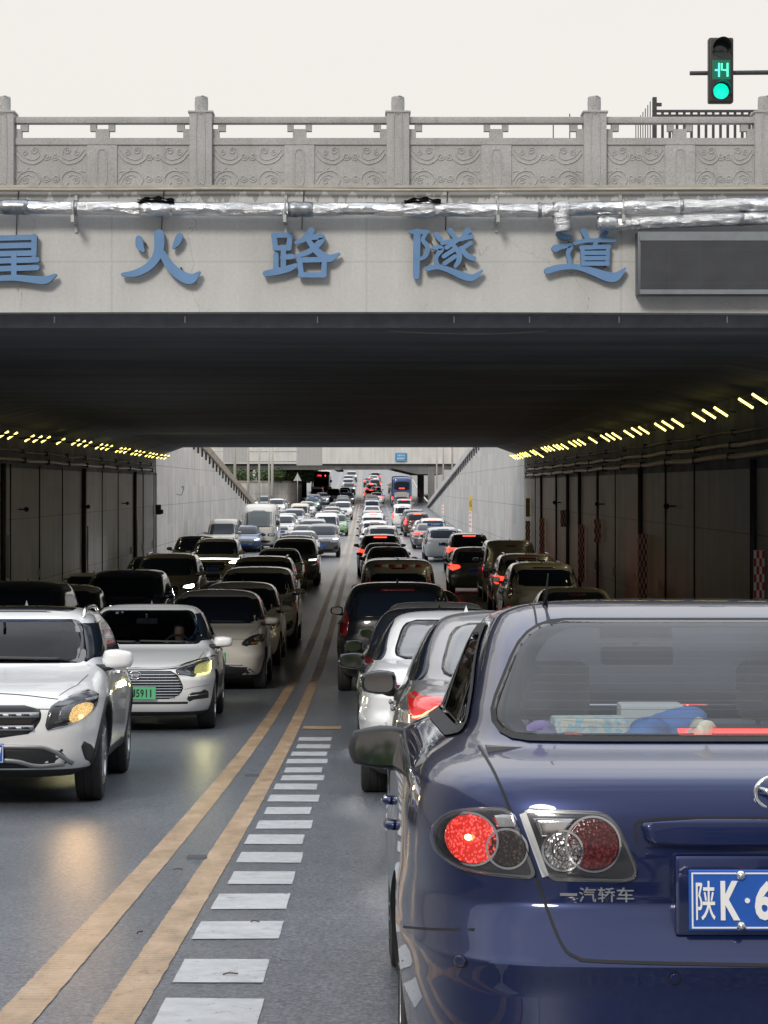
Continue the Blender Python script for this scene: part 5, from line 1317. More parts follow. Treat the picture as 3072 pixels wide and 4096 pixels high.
# the lamps' own light
def headlight_glow(root, lx, lz, ly, power, col):
    l = bpy.data.lights.new('headlight_glow', 'SPOT'); l.energy = power; l.color = col; l.spot_size = R(130); l.spot_blend = .8; l.shadow_soft_size = .07
    o = bpy.data.objects.new('headlight_glow', l); scene.collection.objects.link(o); o.parent = root; o.location = (lx, ly, lz); o.rotation_euler = (R(-84), 0, 0)
headlight_glow(hero_gla, .76, .69, -2.13, 9, (1, .62, .28)); headlight_glow(hero_gla, -.76, .69, -2.13, 6, (1, .62, .28))
headlight_glow(hero_white, .80, .70, -2.2, 5, (1, .92, .45)); headlight_glow(hero_white, -.80, .70, -2.2, 4, (1, .92, .45))
# ------------------------------------------------------------------ stone balustrade on the bridge
def granite_fn(nt, b):
    p = pos(nt); f1 = noise(nt, p, 60, 4, .75); f2 = noise(nt, p, 1.6, 5, .6); f3 = noise(nt, p, 5, 6, .7, (1, 1, .15))
    c = ramp(nt, f1, [(.34, (.30, .30, .305)), (.5, (.41, .41, .412)), (.66, (.48, .48, .48))])
    c = mixc(nt, .6, c, ramp(nt, f2, [(.3, (.75, .74, .72)), (.7, (1.1, 1.1, 1.1))]), 'MULTIPLY')
    st = ramp(nt, f3, [(.56, (0, 0, 0)), (.74, (1, 1, 1))]); c = mixc(nt, mth(nt, 'MULTIPLY', st, .35), c, (.12, .115, .11))
    ao = nt.nodes.new('ShaderNodeAmbientOcclusion')
    nt.links.new(c, b.inputs['Base Color']); nt.links.new(bump(nt, f1, .3, .004), b.inputs['Normal'])
granite = M('granite', rough=.85, fn=granite_fn)
YB = 27.12
def hx(px, y=YB-.12): return (px-VX)*y/F
def hz(py, y=YB-.12): return (VY-py)*y/F
zb = hz(753)
bal = empty('stone_balustrade', (0, YB, zb), 'grey carved granite balustrade along the top of the bridge', 'balustrade')
posts = [-780, 10, 803, 1592, 2381, 3065, 3760]
pm = MB().rbox(-.142, .142, -.14, .14, 0, hz(446)-zb, .012).rbox(-.16, .16, -.155, .155, hz(452)-zb, hz(443)-zb, .01)
pm.lathe([(.001, hz(380)-zb), (.07, hz(380)-zb), (.082, hz(384)-zb), (.085, hz(410)-zb), (.082, hz(441)-zb), (.001, hz(441)-zb)], 'z', 20)
loop = crom([(-.05, -.143, .12), (-.05, -.143, .88), (0, -.143, .93), (.05, -.143, .88), (.05, -.143, .12), (0, -.143, .07)], 4, True)
pm.tube(loop, .009, 6, closed=True)
for a in range(3):
    pm.tube([(.03*math.cos(t)*(1-t/9)-.02+.02*a, -.083+abs(.02*math.cos(t))*.4, hz(425)-zb+.06*a+.02*math.sin(t)) for t in np.linspace(0, 6, 12)], .006, 5)
proto = None
for i, px in enumerate(posts):
    if proto is None: proto = pm.build('post', granite, bal, smooth=35); o = proto
    else: o = proto.copy(); scene.collection.objects.link(o); o.parent = bal
    o.location = (hx(px), 0, zb-zb)
def spiral(cx, cz, r0, turns, s, start, n=26):
    return [(cx + s*(r0*(1-k/n*.72))*math.cos(start+turns*2*math.pi*k/n), 0, cz + (r0*(1-k/n*.72))*math.sin(start+turns*2*math.pi*k/n)) for k in range(n+1)]
rgb = random.Random(5)
for i in range(len(posts)-1):
    x0, x1 = hx(posts[i])+.142, hx(posts[i+1])-.142; w = x1-x0; xm = (x0+x1)/2; mb = MB()
    t_, b2_ = hz(549)-zb, zb-zb
    mb.box(0, w, -.055, .055, b2_, t_)
    mb.box(.0, w, -.075, -.056, t_-.085, t_-.001)
    pw = .19
    mb.rbox(w/2-pw, w/2+pw, -.078, .078, b2_+.0, t_-.09, .01)
    mb.tube(crom([(w/2-.055, -.078, b2_+.10), (w/2-.055, -.078, t_-.2), (w/2, -.078, t_-.145), (w/2+.055, -.078, t_-.2), (w/2+.055, -.078, b2_+.10), (w/2, -.078, b2_+.05)], 4, True), .010, 6, closed=True)
    for lo, hi in ((0, w/2-pw), (w/2+pw, w)):
        c0 = (lo+hi)/2; hw = (hi-lo)/2*.97; hm = (t_-.09+b2_)/2; hh = (t_-.09-b2_)/2
        for s in (-1, 1):
            yb_ = -.056
            def put(pts, r): mb.tube([(c0+p[0], yb_, hm+p[2]) for p in pts], r, 6)
            put(crom([(s*hw*.99, 0, hh*.62), (s*hw*.8, 0, hh*.28), (s*hw*.5, 0, hh*.14), (s*hw*.28, 0, hh*.3), (s*hw*.17, 0, hh*.52)], 6), .012)
            put(crom([(s*hw*.95, 0, hh*.80), (s*hw*.76, 0, hh*.46), (s*hw*.5, 0, hh*.33), (s*hw*.33, 0, hh*.5), (s*hw*.36, 0, hh*.8)], 6), .009)
            put(spiral(s*hw*.13, hh*.48, .050, 1.3, s, math.pi), .010); put(spiral(s*hw*.46, hh*.74, .046, 1.4, -s, .5), .010)
            put(spiral(s*hw*.74, hh*.66, .038, 1.3, s, 1.5), .009)
            put(crom([(s*hw*.99, 0, -hh*.62), (s*hw*.85, 0, -hh*.3), (s*hw*.6, 0, -hh*.16), (s*hw*.4, 0, -hh*.28), (s*hw*.3, 0, -hh*.56), (s*hw*.4, 0, -hh*.84), (s*hw*.5, 0, -hh*.7)], 6), .012)
            put(crom([(s*hw*.97, 0, -hh*.9), (s*hw*.84, 0, -hh*.52), (s*hw*.64, 0, -hh*.36), (s*hw*.5, 0, -hh*.45)], 6), .009)
            put(spiral(s*hw*.14, -hh*.52, .050, 1.4, s, math.pi), .010); put(spiral(s*hw*.72, -hh*.64, .044, 1.4, -s, .6), .010)
            put(crom([(s*hw*.62, 0, -hh*.02), (s*hw*.74, 0, -hh*.16), (s*hw*.98, 0, -hh*.22)], 5), .008)
    p_ = mb.build('panel', granite, bal, smooth=35); p_.location = (x0, 0, 0)
    MB().rbox(x0-.01, x1+.01, -.075, .075, hz(490)-zb, hz(464)-zb, .012).build('rail', granite, bal, smooth=35)
    for c in (0, w/2, w):
        m2 = MB()
        if c == w/2: m2.box(-.085, .085, -.05, .05, t_, t_+.115).box(-.155, -.075, -.045, .045, t_+.09, hz(490)-zb+.002).box(.075, .155, -.045, .045, t_+.09, hz(490)-zb+.002)
        else:
            s = 1 if c == 0 else -1; m2.box(min(0, s*.085), max(0, s*.085), -.05, .05, t_, t_+.115).box(min(s*.07, s*.165), max(s*.07, s*.165), -.045, .045, t_+.09, hz(490)-zb+.002)
        o = m2.build('bracket', granite, bal, smooth=35); o.location = (x0+c, 0, 0)

# ------------------------------------------------------------------ the blue characters
blue_ch = M('sign_blue', (.125, .25, .46), .42, vary=.1, vscale=3)
blue_dk = M('sign_edge', (.02, .04, .09), .6)
A = lambda x, y: (x/1.08, 300+y/1.08)                # first zoom window -> photo pixels
Bc = lambda x, y: (1536+x/1.08, 100+y/1.08)
CH_ = {
 '星': (A, 24, [[(-45,705),(50,703),(150,700)],[(-40,703),(-32,777)],[(148,698),(146,777)],[(-30,739),(140,735)],[(-32,773),(145,769)],[(-20,790),(-55,838)],[(-30,804),(160,798)],[(-20,838),(160,832)],[(60,772),(60,876)],
   [(-110,872,16),(-40,880,22),(60,876,26),(130,882,30),(195,886,34),(240,864,12)]]),
 '火': (A, 30, [[(600,708,30),(604,738,34),(618,758,16)],[(776,696,30),(765,722,30),(749,746,12)],[(687,688,44),(688,735,44),(676,785,38),(640,828,34),(585,856,30),(530,862,16)],[(700,770,30),(735,825,38),(780,865,44),(825,880,44),(862,852,10)]]),
 '路': (A, 23, [[(1182,692),(1256,691)],[(1183,692),(1190,748)],[(1253,692),(1247,748)],[(1188,747),(1248,747)],[(1224,745),(1224,835)],[(1222,788),(1262,784)],[(1192,778),(1192,842)],[(1148,858,26),(1200,848,30),(1250,835,28),(1278,822,18)],
   [(1345,672,30),(1318,706,26),(1280,724,16)],[(1318,703,24),(1390,700,28),(1368,738,26),(1325,768,22),(1282,782,16)],[(1330,712,20),(1368,760,30),(1418,792,34),(1466,772,10)],[(1292,800),(1404,797)],[(1294,798),(1302,866)],[(1402,796),(1398,866)],[(1298,864),(1400,864)]]),
 '隧': (Bc, 19, [[(112,893,14),(140,893,24),(190,893,16)],[(143,893,30),(141,1000,30),(139,1086,26)],[(184,893,18),(168,928,18),(188,958,22),(180,995,20),(156,1012,14)],[(226,905,24),(243,926,24)],[(213,962,16),(248,966,24),(228,998,18),(226,1022,18),(238,1046,16)],
   [(187,1052,22),(235,1045,22),(290,1062,26),(345,1085,32),(385,1090,28),(424,1062,10)],[(287,890,26),(308,920,18)],[(362,888,28),(335,926,16)],[(252,942),(380,914)],[(318,928),(270,962)],[(298,950,18),(324,985,24),(322,1020,22),(308,1042,16)],[(300,972),(258,1000)],[(306,1000),(262,1030)],[(374,942),(340,964)],[(332,962,16),(358,995,24),(388,1010,22)]]),
 '道': (Bc, 19, [[(752,903,18),(775,914,28),(806,918,18)],[(740,965,32),(770,957,22),(806,954,22),(795,985,20),(800,1010,20),(806,1040,18)],[(706,1062,28),(760,1047,26),(830,1045,24),(900,1064,32),(970,1088,42),(1005,1085,36),(1042,1052,10)],
   [(864,892,28),(878,922,20)],[(958,898,22),(930,925,18)],[(823,942,18),(880,931,18),(995,930,18)],[(918,930),(910,955)],[(852,962),(972,958)],[(857,962),(860,1034)],[(968,960),(964,1034)],[(860,985),(966,984)],[(860,1008),(966,1007)],[(860,1031),(966,1031)]]),
}
def stroke(mb, pts, w0, y, th):
    """flat-cut stroke of varying width, rounded at both ends"""
    pp = [(p[0], p[1], (p[2] if len(p) > 2 else w0)/2) for p in pts]
    c = crom(pp, 7); ring = []
    L_, R_ = [], []
    for i, p in enumerate(c):
        a = c[max(0, i-1)]; b = c[min(len(c)-1, i+1)]; d = np.array([b[0]-a[0], b[1]-a[1]]); d /= (np.linalg.norm(d)+1e-9); n = np.array([-d[1], d[0]])
        L_.append(np.array(p[:2])+n*p[2]); R_.append(np.array(p[:2])-n*p[2])
        if i == 0: d0, n0 = d, n
    cap = []
    p, r = np.array(c[-1][:2]), c[-1][2]
    cap1 = [p + r*(math.cos(t)*n + math.sin(t)*d) for t in np.linspace(0, math.pi, 7)[1:-1]]
    p, r = np.array(c[0][:2]), c[0][2]
    cap0 = [p + r*(-math.cos(t)*n0 - math.sin(t)*d0) for t in np.linspace(0, math.pi, 7)[1:-1]]
    ring = L_ + cap1 + R_[::-1] + cap0; m = len(ring)
    V = [(q[0], y, q[1]) for q in ring] + [(q[0], y+th, q[1]) for q in ring]
    n = len(L_); Fc = [(i, i+1, 2*n+len(cap1)-2-i, 2*n+len(cap1)-1-i) for i in range(n-1)]
    Fc.append(tuple([n-1] + list(range(n, n+len(cap1))) + [n+len(cap1)])); Fc.append(tuple([2*n+len(cap1)-1] + list(range(2*n+len(cap1), m)) + [0]))
    mb.add(V, Fc, 0)
    mb.add(V, [(i, (i+1) % m, m+(i+1) % m, m+i) for i in range(m)], 1)
for ci, (ch, (fn, w0, strokes)) in enumerate(CH_.items()):
    mb = MB(); yy = 26.88
    for k, st in enumerate(strokes):
        q = []
        for p in st:
            px, py = fn(p[0], p[1]); W = (p[2] if len(p) > 2 else w0)/1.08*yy/F
            q.append((hx(px, yy), hz(py, yy), W))
        stroke(mb, q, w0/1.08*yy/F, yy-.0012*k, .06)
    o = mb.build('sign_character', [blue_ch, blue_dk]); 
    tag(o, 'blue raised character %s of the tunnel name, %s' % (ch, ['cut by the photo edge, first of five', 'the fire sign shape, second of five', 'in the middle of the five', 'fourth of five, after the middle one', 'last of five, beside the dark board'][ci]), 'sign letter', 'blue characters on the bridge face')
    xs = [v.co.x for v in o.data.vertices]; zs = [v.co.z for v in o.data.vertices]
    bx = MB()
    for fx_, fz_ in ((.25, .3), (.75, .3), (.3, .75), (.7, .75)):
        x = min(xs)+(max(xs)-min(xs))*fx_; z = min(zs)+(max(zs)-min(zs))*fz_; MB().tube([(x, 26.92, z), (x, 27.0, z)], .012, 6).build('mounting_pin', dark_steel, o)
    # supply wire above each character
    if ci < 4: tag(MB().tube(crom([(min(xs)*.5+max(xs)*.5, 26.985, max(zs)-.02), (min(xs)*.5+max(xs)*.5+.01, 26.985, max(zs)+.2), (min(xs)*.5+max(xs)*.5+.03, 26.985, 3.74)], 4), .006, 5).build('cable', dark_steel), 'thin dark cable running up the bridge face above the %s blue character' % ['first','second','third','fourth'][ci], 'cable')

# ------------------------------------------------------------------ foil wrapped pipes
def foil_fn(nt, b):
    p = pos(nt); v = nt.nodes.new('ShaderNodeTexVoronoi'); v.inputs['Scale'].default_value = 9; v.feature = 'F1'
    m = nt.nodes.new('ShaderNodeMapping'); m.inputs['Scale'].default_value = (.5, 1, 1.6); m.inputs['Rotation'].default_value = (0, .5, 0); nt.links.new(p, m.inputs[0]); nt.links.new(m.outputs[0], v.inputs['Vector'])
    n = noise(nt, p, 14, 6, .7, (.35, 1, 1), 1.2)
    mask = ramp(nt, noise(nt, p, 1.3, 3), [(.42, (.1, .1, .1)), (.58, (1, 1, 1))])
    h = mth(nt, 'MULTIPLY', mth(nt, 'ADD', v.outputs['Distance'], n), mask)
    nt.links.new(bump(nt, h, 1.0, .03), b.inputs['Normal'])
    nt.links.new(ramp(nt, n, [(.3, (.55, .57, .6)), (.7, (.82, .83, .84))]), b.inputs['Base Color'])
foil = M('foil', rough=.22, metal=1.0, fn=foil_fn); foil_d = M('foil_wrap', (.34, .36, .39), .3, .9, vary=.4, vscale=12)
YP = 26.76
def pipe(name, pts, rpx, label, lumps=(), mat=foil):
    root = empty(name, (hx(pts[0][0], YP), YP, hz(pts[0][1], YP)), label, 'pipe'); mw = root.location
    c = crom([(p[0], p[1]) for p in pts], 14); r0 = rpx*YP/F; rr = random.Random(len(pts))
    V3 = [(hx(p[0], YP)-mw.x, 0, hz(p[1], YP)-mw.z) for p in c]
    MB().tube(V3, [r0*(1+rr.uniform(-.035, .035)) for _ in V3], 20).build('pipe', mat, root, smooth=True)
    for (a, b, k, mt) in lumps:
        n = 7; seg = []
        for i in range(n):
            px = a+(b-a)*i/(n-1); py = float(np.interp(px, [q[0] for q in c], [q[1] for q in c])); seg.append((hx(px, YP)-mw.x, 0, hz(py, YP)-mw.z))
        MB().tube(seg, [r0*k*(1+rr.uniform(-.05, .05))*(.9 if i in (0, n-1) else 1) for i in range(n)], 18).build('foil_wrap', mt, root, smooth=True)
    return root
main = pipe('foil_pipe', [(-700,822),(0,828),(350,832),(700,836),(1250,838),(1700,838),(2100,842),(2300,836),(2600,828),(3072,817),(3700,808)], 28, 'long silver foil wrapped pipe across the whole bridge face above the blue characters',
   [(0,115,1.15,foil_d),(558,690,1.16,foil),(1152,1252,1.1,foil_d),(1607,1740,1.17,foil),(2150,2165,1.12,foil_d),(2210,2280,1.2,foil),(2715,2735,1.08,foil_d),(300,312,1.08,foil_d)])
sec_ = pipe('foil_pipe', [(2392,893),(2500,895),(2700,886),(3072,872),(3700,862)], 27, 'shorter silver foil pipe above the dark display board, below the long pipe', [(2386,2470,1.12,foil),(2520,2560,1.08,foil),(2955,2975,1.08,foil_d)])
el = pipe('foil_pipe', [(2245,850),(2243,880),(2250,905),(2252,925)], 36, 'stubby crumpled foil elbow hanging from the long pipe above the last character', [])
for px, lab in ((295, 'first from the left'), (1140, 'second from the left'), (1990, 'third from the left'), (2490, 'fourth, above the dark board')):
    x = hx(px, YP); z = hz(838, YP); mb = MB().box(x-.018, x+.018, 26.97, 27.0, z-.26, z+.22).box(x-.018, x+.018, YP-.12, 26.99, z-.17, z-.14).box(x-.02, x+.02, YP-.13, YP-.1, z-.17, z-.08)
    mb.tube([(x, YP+.0+.118*math.cos(a), z+.118*math.sin(a)) for a in np.linspace(0, 2*math.pi, 20)[:-1]], .012, 6, closed=True)
    tag(mb.build('pipe_bracket', steel), 'small steel bracket holding the long foil pipe, '+lab, 'bracket', 'brackets under the foil pipe')
for px, py, lab in ((625, 797, 'above the second character'), (1690, 800, 'above the fourth character')):
    rr = random.Random(px); V, Fc = grid(lambda u, v: (hx(px, YP)+u, YP-.09+v*.25, hz(py, YP)+.035*math.exp(-(u/.16)**2)+.012*math.sin(u*40+v*30)-.012), list(np.linspace(-.23, .23, 14)), [0, .25, .5, .75, 1])
    o = MB().add(V, Fc).add([(a, b, c-.03) for a, b, c in V], Fc).build('tarp_scrap', black_pl, smooth=True); tag(o, 'black tarp scrap lying on the foil pipe '+lab, 'tarp')
# thin pipe along the foot of the balustrade
pts = [(hx(px), 26.9, hz(py)) for px, py in ((-700,760),(0,762),(300,763),(700,761),(900,759),(1600,765),(2300,762),(2700,760),(3700,756))]
tag(MB().tube(crom(pts, 6), .017, 8).build('conduit', M('conduit_beige', (.42, .38, .31), .6, vary=.15), smooth=True), 'thin beige conduit along the foot of the balustrade', 'conduit')
# ------------------------------------------------------------------ dark display board
bd = empty('display_board', (0, 0, 0), 'dark grey electronic display board, switched off, on the bridge face', 'display board')
x0, x1, zt, zbm = hx(2552, 26.7), hx(3650, 26.7), hz(925, 26.7), hz(1178, 26.7)
MB().rbox(x0, x1, 26.72, 26.98, zbm, zt, .01).build('case', M('board_case', (.13, .14, .165), .45, .3, vary=.08), bd, smooth=35)
MB().box(x0+.02, x1-.02, 26.695, 26.72, zt-.115, zt-.005).build('hood', M('board_hood', (.22, .24, .26), .45, .3, vary=.1), bd)
def led_fn(nt, b):
    p = pos(nt); s = xyz(nt, p)
    def ln(v, per): 
        q = mth(nt, 'ABSOLUTE', mth(nt, 'SUBTRACT', mth(nt, 'FRACT', mth(nt, 'DIVIDE', v, per)), .5)); return mth(nt, 'GREATER_THAN', q, .492)
    j = mth(nt, 'MAXIMUM', ln(s[0], .376), ln(s[2], .42)); n = noise(nt, p, 3, 4)
    nt.links.new(mixc(nt, mth(nt, 'MULTIPLY', j, .3), ramp(nt, n, [(.3, (.032, .035, .044)), (.7, (.048, .052, .062))]), (.09, .095, .11)), b.inputs['Base Color'])
MB().box(x0+.035, x1-.035, 26.70, 26.72, zbm+.066, zt-.118).build('screen', M('led_off', rough=.6, fn=led_fn), bd)
MB().box(x0+.02, x1-.02, 26.69, 26.72, zbm+.005, zbm+.062).build('lower_frame', M('board_hood', (.22, .24, .26), .45, .3), bd)

# ------------------------------------------------------------------ traffic signal and its arm
YS = 45.0; sx_ = lambda px: (px-VX)*YS/F; sz_ = lambda py: (VY-py)*YS/F
ts = empty('traffic_light', (sx_(2885), YS, sz_(280)), 'black traffic light showing green, 14 and an unlit top lamp, above the bridge', 'traffic light')
cx, cz = ts.location.x, ts.location.z; hw = 50*YS/F; hh = 131*YS/F
hs = MB().rbox(-hw, hw, 0, .22, -hh, hh, .05, seg=3).build('housing', M('signal_black', (.02, .021, .022), .45, vary=.1), ts, smooth=40)
def disc(name, px, py, rpx, mat, off, parent=ts):
    return MB().lathe([(0, off), (rpx*YS/F*.9, off), (rpx*YS/F, off+.01), (rpx*YS/F, .01)], 'y', 40, (sx_(px)-cx, 0, sz_(py)-cz)).build(name, mat, parent, smooth=40)
def dots_fn(col, e):
    def fn(nt, b):
        v = nt.nodes.new('ShaderNodeTexVoronoi'); v.inputs['Scale'].default_value = 55; nt.links.new(objco(nt), v.inputs['Vector'])
        nt.links.new(ramp(nt, v.outputs['Distance'], [(.25, col), (.6, tuple(c*.55 for c in col))]), b.inputs['Emission Color']); b.inputs['Emission Strength'].default_value = e
    return fn
g_on = M('signal_green', (.01, .2, .15), .3, fn=dots_fn((.0, 1.0, .62), 1.25)); g_dig = M('signal_digit', (.01, .2, .15), .3, emit=(.12, 1, .66), estr=1.3)
lens_off = M('signal_off', (.012, .022, .022), .15, coat=1); g_glow = M('signal_glow', (.004, .05, .032), .25, coat=.6, emit=(.0, .30, .16), estr=.28)
disc('lamp', 2884, 365, 31, g_on, -.012); disc('lamp', 2884, 196, 35, lens_off, -.006)
MB().rbox(-hw*.72, hw*.72, -.006, .004, sz_(318)-cz, sz_(240)-cz, .003, seg=1).build('countdown_panel', g_glow, ts)
def visor(py, rpx):
    r = rpx*YS/F; n = 22; V = []; Fc = []
    for k in range(n):
        a = math.pi*(-.12 + 1.24*k/(n-1)); d = .30*(.35+.65*math.sin(max(.15, a if a < math.pi/2 else math.pi-a)))
        for rr in (r, r+.008): V += [(rr*math.cos(a), 0, rr*math.sin(a)), (rr*math.cos(a), -d, rr*math.sin(a))]
        if k: q = 4*k; Fc += [(q-4, q-3, q+1, q), (q-2, q-1, q+3, q+2), (q-3, q-1, q+3, q+1)]
    o = MB().add([(x, y, z+sz_(py)-cz) for x, y, z in V], Fc).build('visor', M('signal_black', (.02, .021, .022), .45), ts, smooth=40); return o
visor(196, 37); visor(365, 36)
def seg(pts):
    q = [(sx_(2700+a/4.425)-cx, sz_(100+b/4.425)-cz) for a, b in pts]
    MB().tube([(x, -.012, z) for x, z in q], .019, 4).build('digit_segment', g_dig, ts)
seg([(778,675),(778,920)]); seg([(705,800),(772,800)]); seg([(826,680),(826,795),(915,800)]); seg([(928,675),(928,915)])
ar = MB().tube([(sx_(2768)-cx, .30, sz_(282)-cz), (sx_(3072)-cx, .30, sz_(279)-cz), (sx_(3560)-cx, .30, sz_(272)-cz)], [.045, .05, .07], 12).tube([(sx_(3560)-cx, .30, sz_(262)-cz), (sx_(3560)-cx, .30, 3.72-cz)], [.10, .14], 14)
ar.box(-.06, .06, .2, .3, -.06, .1)
ar.build('mast_arm', dark_steel, ts, smooth=40)

# ------------------------------------------------------------------ metal fence on the deck
YF = 38.0; fx_ = lambda px: (px-VX)*YF/F; fz_ = lambda py: (VY-py)*YF/F
fe = empty('metal_fence', (fx_(2610), YF, 3.72), 'dark metal bar fence standing on the bridge behind the balustrade', 'fence')
MB().box(0, fx_(3600)-fx_(2610), -.03, .03, fz_(449)-3.72, fz_(440)-3.72).build('rail', dark_steel, fe)
MB().box(0, fx_(3600)-fx_(2610), -.03, .03, fz_(463)-3.72-.02, fz_(463)-3.72+.02).build('rail', dark_steel, fe)
MB().box(0, fx_(3600)-fx_(2610), -.03, .03, .15, .2).build('rail', dark_steel, fe)
for k in range(34):
    x = fx_(2650+29*k)-fx_(2610); MB().box(x-.022, x+.022, -.02, .02, 0, fz_(445)-3.72).build('bar', dark_steel, fe)
MB().box(.0, .07, -.05, .05, 0, fz_(390)-3.72).build('post', dark_steel, fe)
for k in range(7): MB().box(-.14+.02*k, -.128+.02*k, .3*(7-k)*.6, .3*(7-k)*.6+.04, 0, fz_(440-7*k)-3.72).build('bar', dark_steel, fe)
MB().box(.07, .16, -.03, .03, fz_(425)-3.72, fz_(412)-3.72).build('hinge', dark_steel, fe)
for px, py in ((2213, 500), (2279, 455)):
    x = (px-VX)*160/F; o = MB().tube([(x, 160, 4.0), (x, 160, (VY-py)*160/F)], .04, 6).build('antenna_mast', dark_steel); tag(o, 'thin far antenna mast over the balustrade, %s' % ('the shorter one' if px == 2213 else 'the taller one'), 'antenna')

# ------------------------------------------------------------------ tunnel lamps
tube_on = M('lamp_tube_lit', (.9, .8, .4), .4, emit=(1, .80, .20), estr=3.2)
lamp_body = M('lamp_body', (.05, .05, .045), .5)
RL = [(80,431),(95,431),(108,430),(125,425),(140,418),(155,417),(172,413),(205,405),(222,400),(248,418),(275,385),(295,380),(318,377),(350,371),(370,368),(400,365),(447,350),(477,344),(505,338),(575,326),(650,314),(683,305),(722,300),(798,287),(845,271),(890,265),(992,245),(1038,231),(1100,219),(1230,184),(1294,164),(1367,150),(1522,98),(1607,70)]
LL = [(30,128),(110,137),(258,160),(328,167),(400,170),(530,186),(660,194),(712,202),(768,212),(865,230),(910,236),(952,243),(1037,262),(1072,265),(1108,270),(1170,284),(1203,288),(1238,294),(1293,302),(1322,307),(1350,313),(1392,318),(1425,322),(1455,325)]
protoL = None
lamps = [(2000+a/1.5476, 1550+b/1.5476, 1) for a, b in RL[::-1]] + [(a/2.183, 1680+b/2.183, -1) for a, b in LL]
lamps += [(3170, 1556, 1), (-45, 1731, -1)]
cntL = {1: 0, -1: 0}
ordw = ['first','second','third','fourth','fifth','sixth','seventh','eighth','ninth','tenth','eleventh','twelfth','thirteenth','fourteenth','fifteenth','sixteenth','seventeenth','eighteenth','nineteenth','twentieth']
def ordinal(n):
    if n <= 20: return ordw[n-1]
    t = ['twenty', 'thirty', 'forty'][n//10-2]; return t + ('-' + ordw[n % 10-1] if n % 10 else 'th') if n % 10 else t[:-1]+'ieth'
for px, py, sd_ in sorted(lamps, key=lambda q: abs(q[0]-VX), reverse=True):
    X = 6.82 if sd_ > 0 else -9.2; y = X*F/(px-VX); z = (VY-py)*y/F
    if protoL is None:
        protoL = empty('tunnel_lamp', (0, 0, 0)); MB().tube([(-.13, 0, .085), (.13, 0, -.085)], .022, 8).build('lamp_tube', tube_on, protoL, smooth=True)
        MB().box(-.01, .3, .032, .06, -.02, .02).box(-.12, .14, .03, .07, -.01, .035).build('bracket', lamp_body, protoL); o = protoL
    else:
        o = protoL.copy(); scene.collection.objects.link(o)
        for ch in list(protoL.children): c = ch.copy(); scene.collection.objects.link(c); c.parent = o
    if y > 97.5: y = 97.5 - (y-97.5)*.4; X = (px-VX)*y/F; z = (VY-py)*y/F
    o.location = (X, y, z); o.rotation_euler = (0, 0, 0 if sd_ > 0 else math.pi)
    cntL[sd_] += 1
    if cntL[sd_] % 2:
        l = bpy.data.lights.new('tunnel_lamp_light', 'SPOT'); l.energy = 26; l.color = (1, .88, .58); l.shadow_soft_size = .12; l.spot_size = R(125); l.spot_blend = 1
        lo_ = bpy.data.objects.new('tunnel_lamp_light', l); scene.collection.objects.link(lo_); lo_.parent = o; lo_.location = (-.25, 0, -.15); lo_.rotation_euler = (0, R(-62), 0); lo_.rotation_euler = Vector((.80, 0, .60)).to_track_quat('Z', 'Y').to_euler()
    tag(o, 'yellow lit tunnel lamp, %s from the near end of the row over the %s cars' % (ordinal(cntL[sd_]), 'outbound' if sd_ > 0 else 'oncoming'), 'lamp', 'yellow lamps along the tunnel walls')
tag(MB().tube(crom([(hx(1150, 27.95), 27.95, hz(1285, 27.95)), (hx(1500, 27.95), 27.95, hz(1320, 27.95)), (hx(1900, 27.95), 27.95, hz(1336, 27.95)), (hx(2250, 27.95), 27.95, hz(1318, 27.95)), (hx(2480, 27.95), 27.95, hz(1285, 27.95))], 6), .005, 5).build('cable', steel), 'thin slack wire sagging under the bridge edge at the tunnel mouth', 'cable')

# ------------------------------------------------------------------ pipes, cables and boards on the tunnel walls
pipe_grey = M('pipe_grey', (.30, .27, .22), .4, .3, vary=.25); 
def long_pipe(x, ha, hb, r, mat, label, ya=27.5, yb=97.9, sag=.02):
    pts = [(x, y, float(np.interp(y, [27, 45, 98], [ha, ha-(ha-hb)*.5, hb])) + sag*math.sin(y*.9)) for y in np.arange(ya, yb, 2.2)]
    rt = empty('wall_pipe', (0, 0, 0), label, 'pipe'); MB().tube(pts, r, 8).build('pipe', mat, rt, smooth=True)
    for y in np.arange(ya+1, yb, 4.4):
        z = float(np.interp(y, [27, 45, 98], [ha, ha-(ha-hb)*.5, hb])); MB().box(x-r-.015, x+r+.04, y-.03, y+.03, z-r-.03, z+r+.03).build('clamp', dark_steel, rt)
long_pipe(XR-.12, .84, .72, .045, pipe_grey, 'middle of three pipes running along the wall beside the outbound cars')
long_pipe(XR-.15, .64, .47, .055, pipe_grey, 'lowest and thickest of three pipes along the wall beside the outbound cars')
long_pipe(XR-.1, 1.08, .98, .028, dark_steel, 'thin topmost pipe along the wall beside the outbound cars')
long_pipe(XL+.14, .74, .70, .045, pipe_grey, 'grey pipe running along the wall beside the oncoming cars')
long_pipe(XL+.1, .98, .95, .035, dark_steel, 'dark cable duct along the wall beside the oncoming cars, above the grey pipe')
def chk_fn(a, b_):
    def fn(nt, b):
        c = nt.nodes.new('ShaderNodeTexChecker'); c.inputs['Scale'].default_value = 1; m = nt.nodes.new('ShaderNodeMapping'); m.inputs['Scale'].default_value = (20, 20, 7)
        m.inputs['Location'].default_value = (.013, .5, .013)
        nt.links.new(objco(nt), m.inputs[0]); nt.links.new(m.outputs[0], c.inputs['Vector'])
        n = noise(nt, objco(nt), 9, 5)
        c.inputs['Color1'].default_value = (*a, 1); c.inputs['Color2'].default_value = (*b_, 1); nt.links.new(mixc(nt, .5, c.outputs['Color'], ramp(nt, n, [(.3, (.6, .6, .6)), (.7, (1, 1, 1))]), 'MULTIPLY'), b.inputs['Base Color'])
    return fn
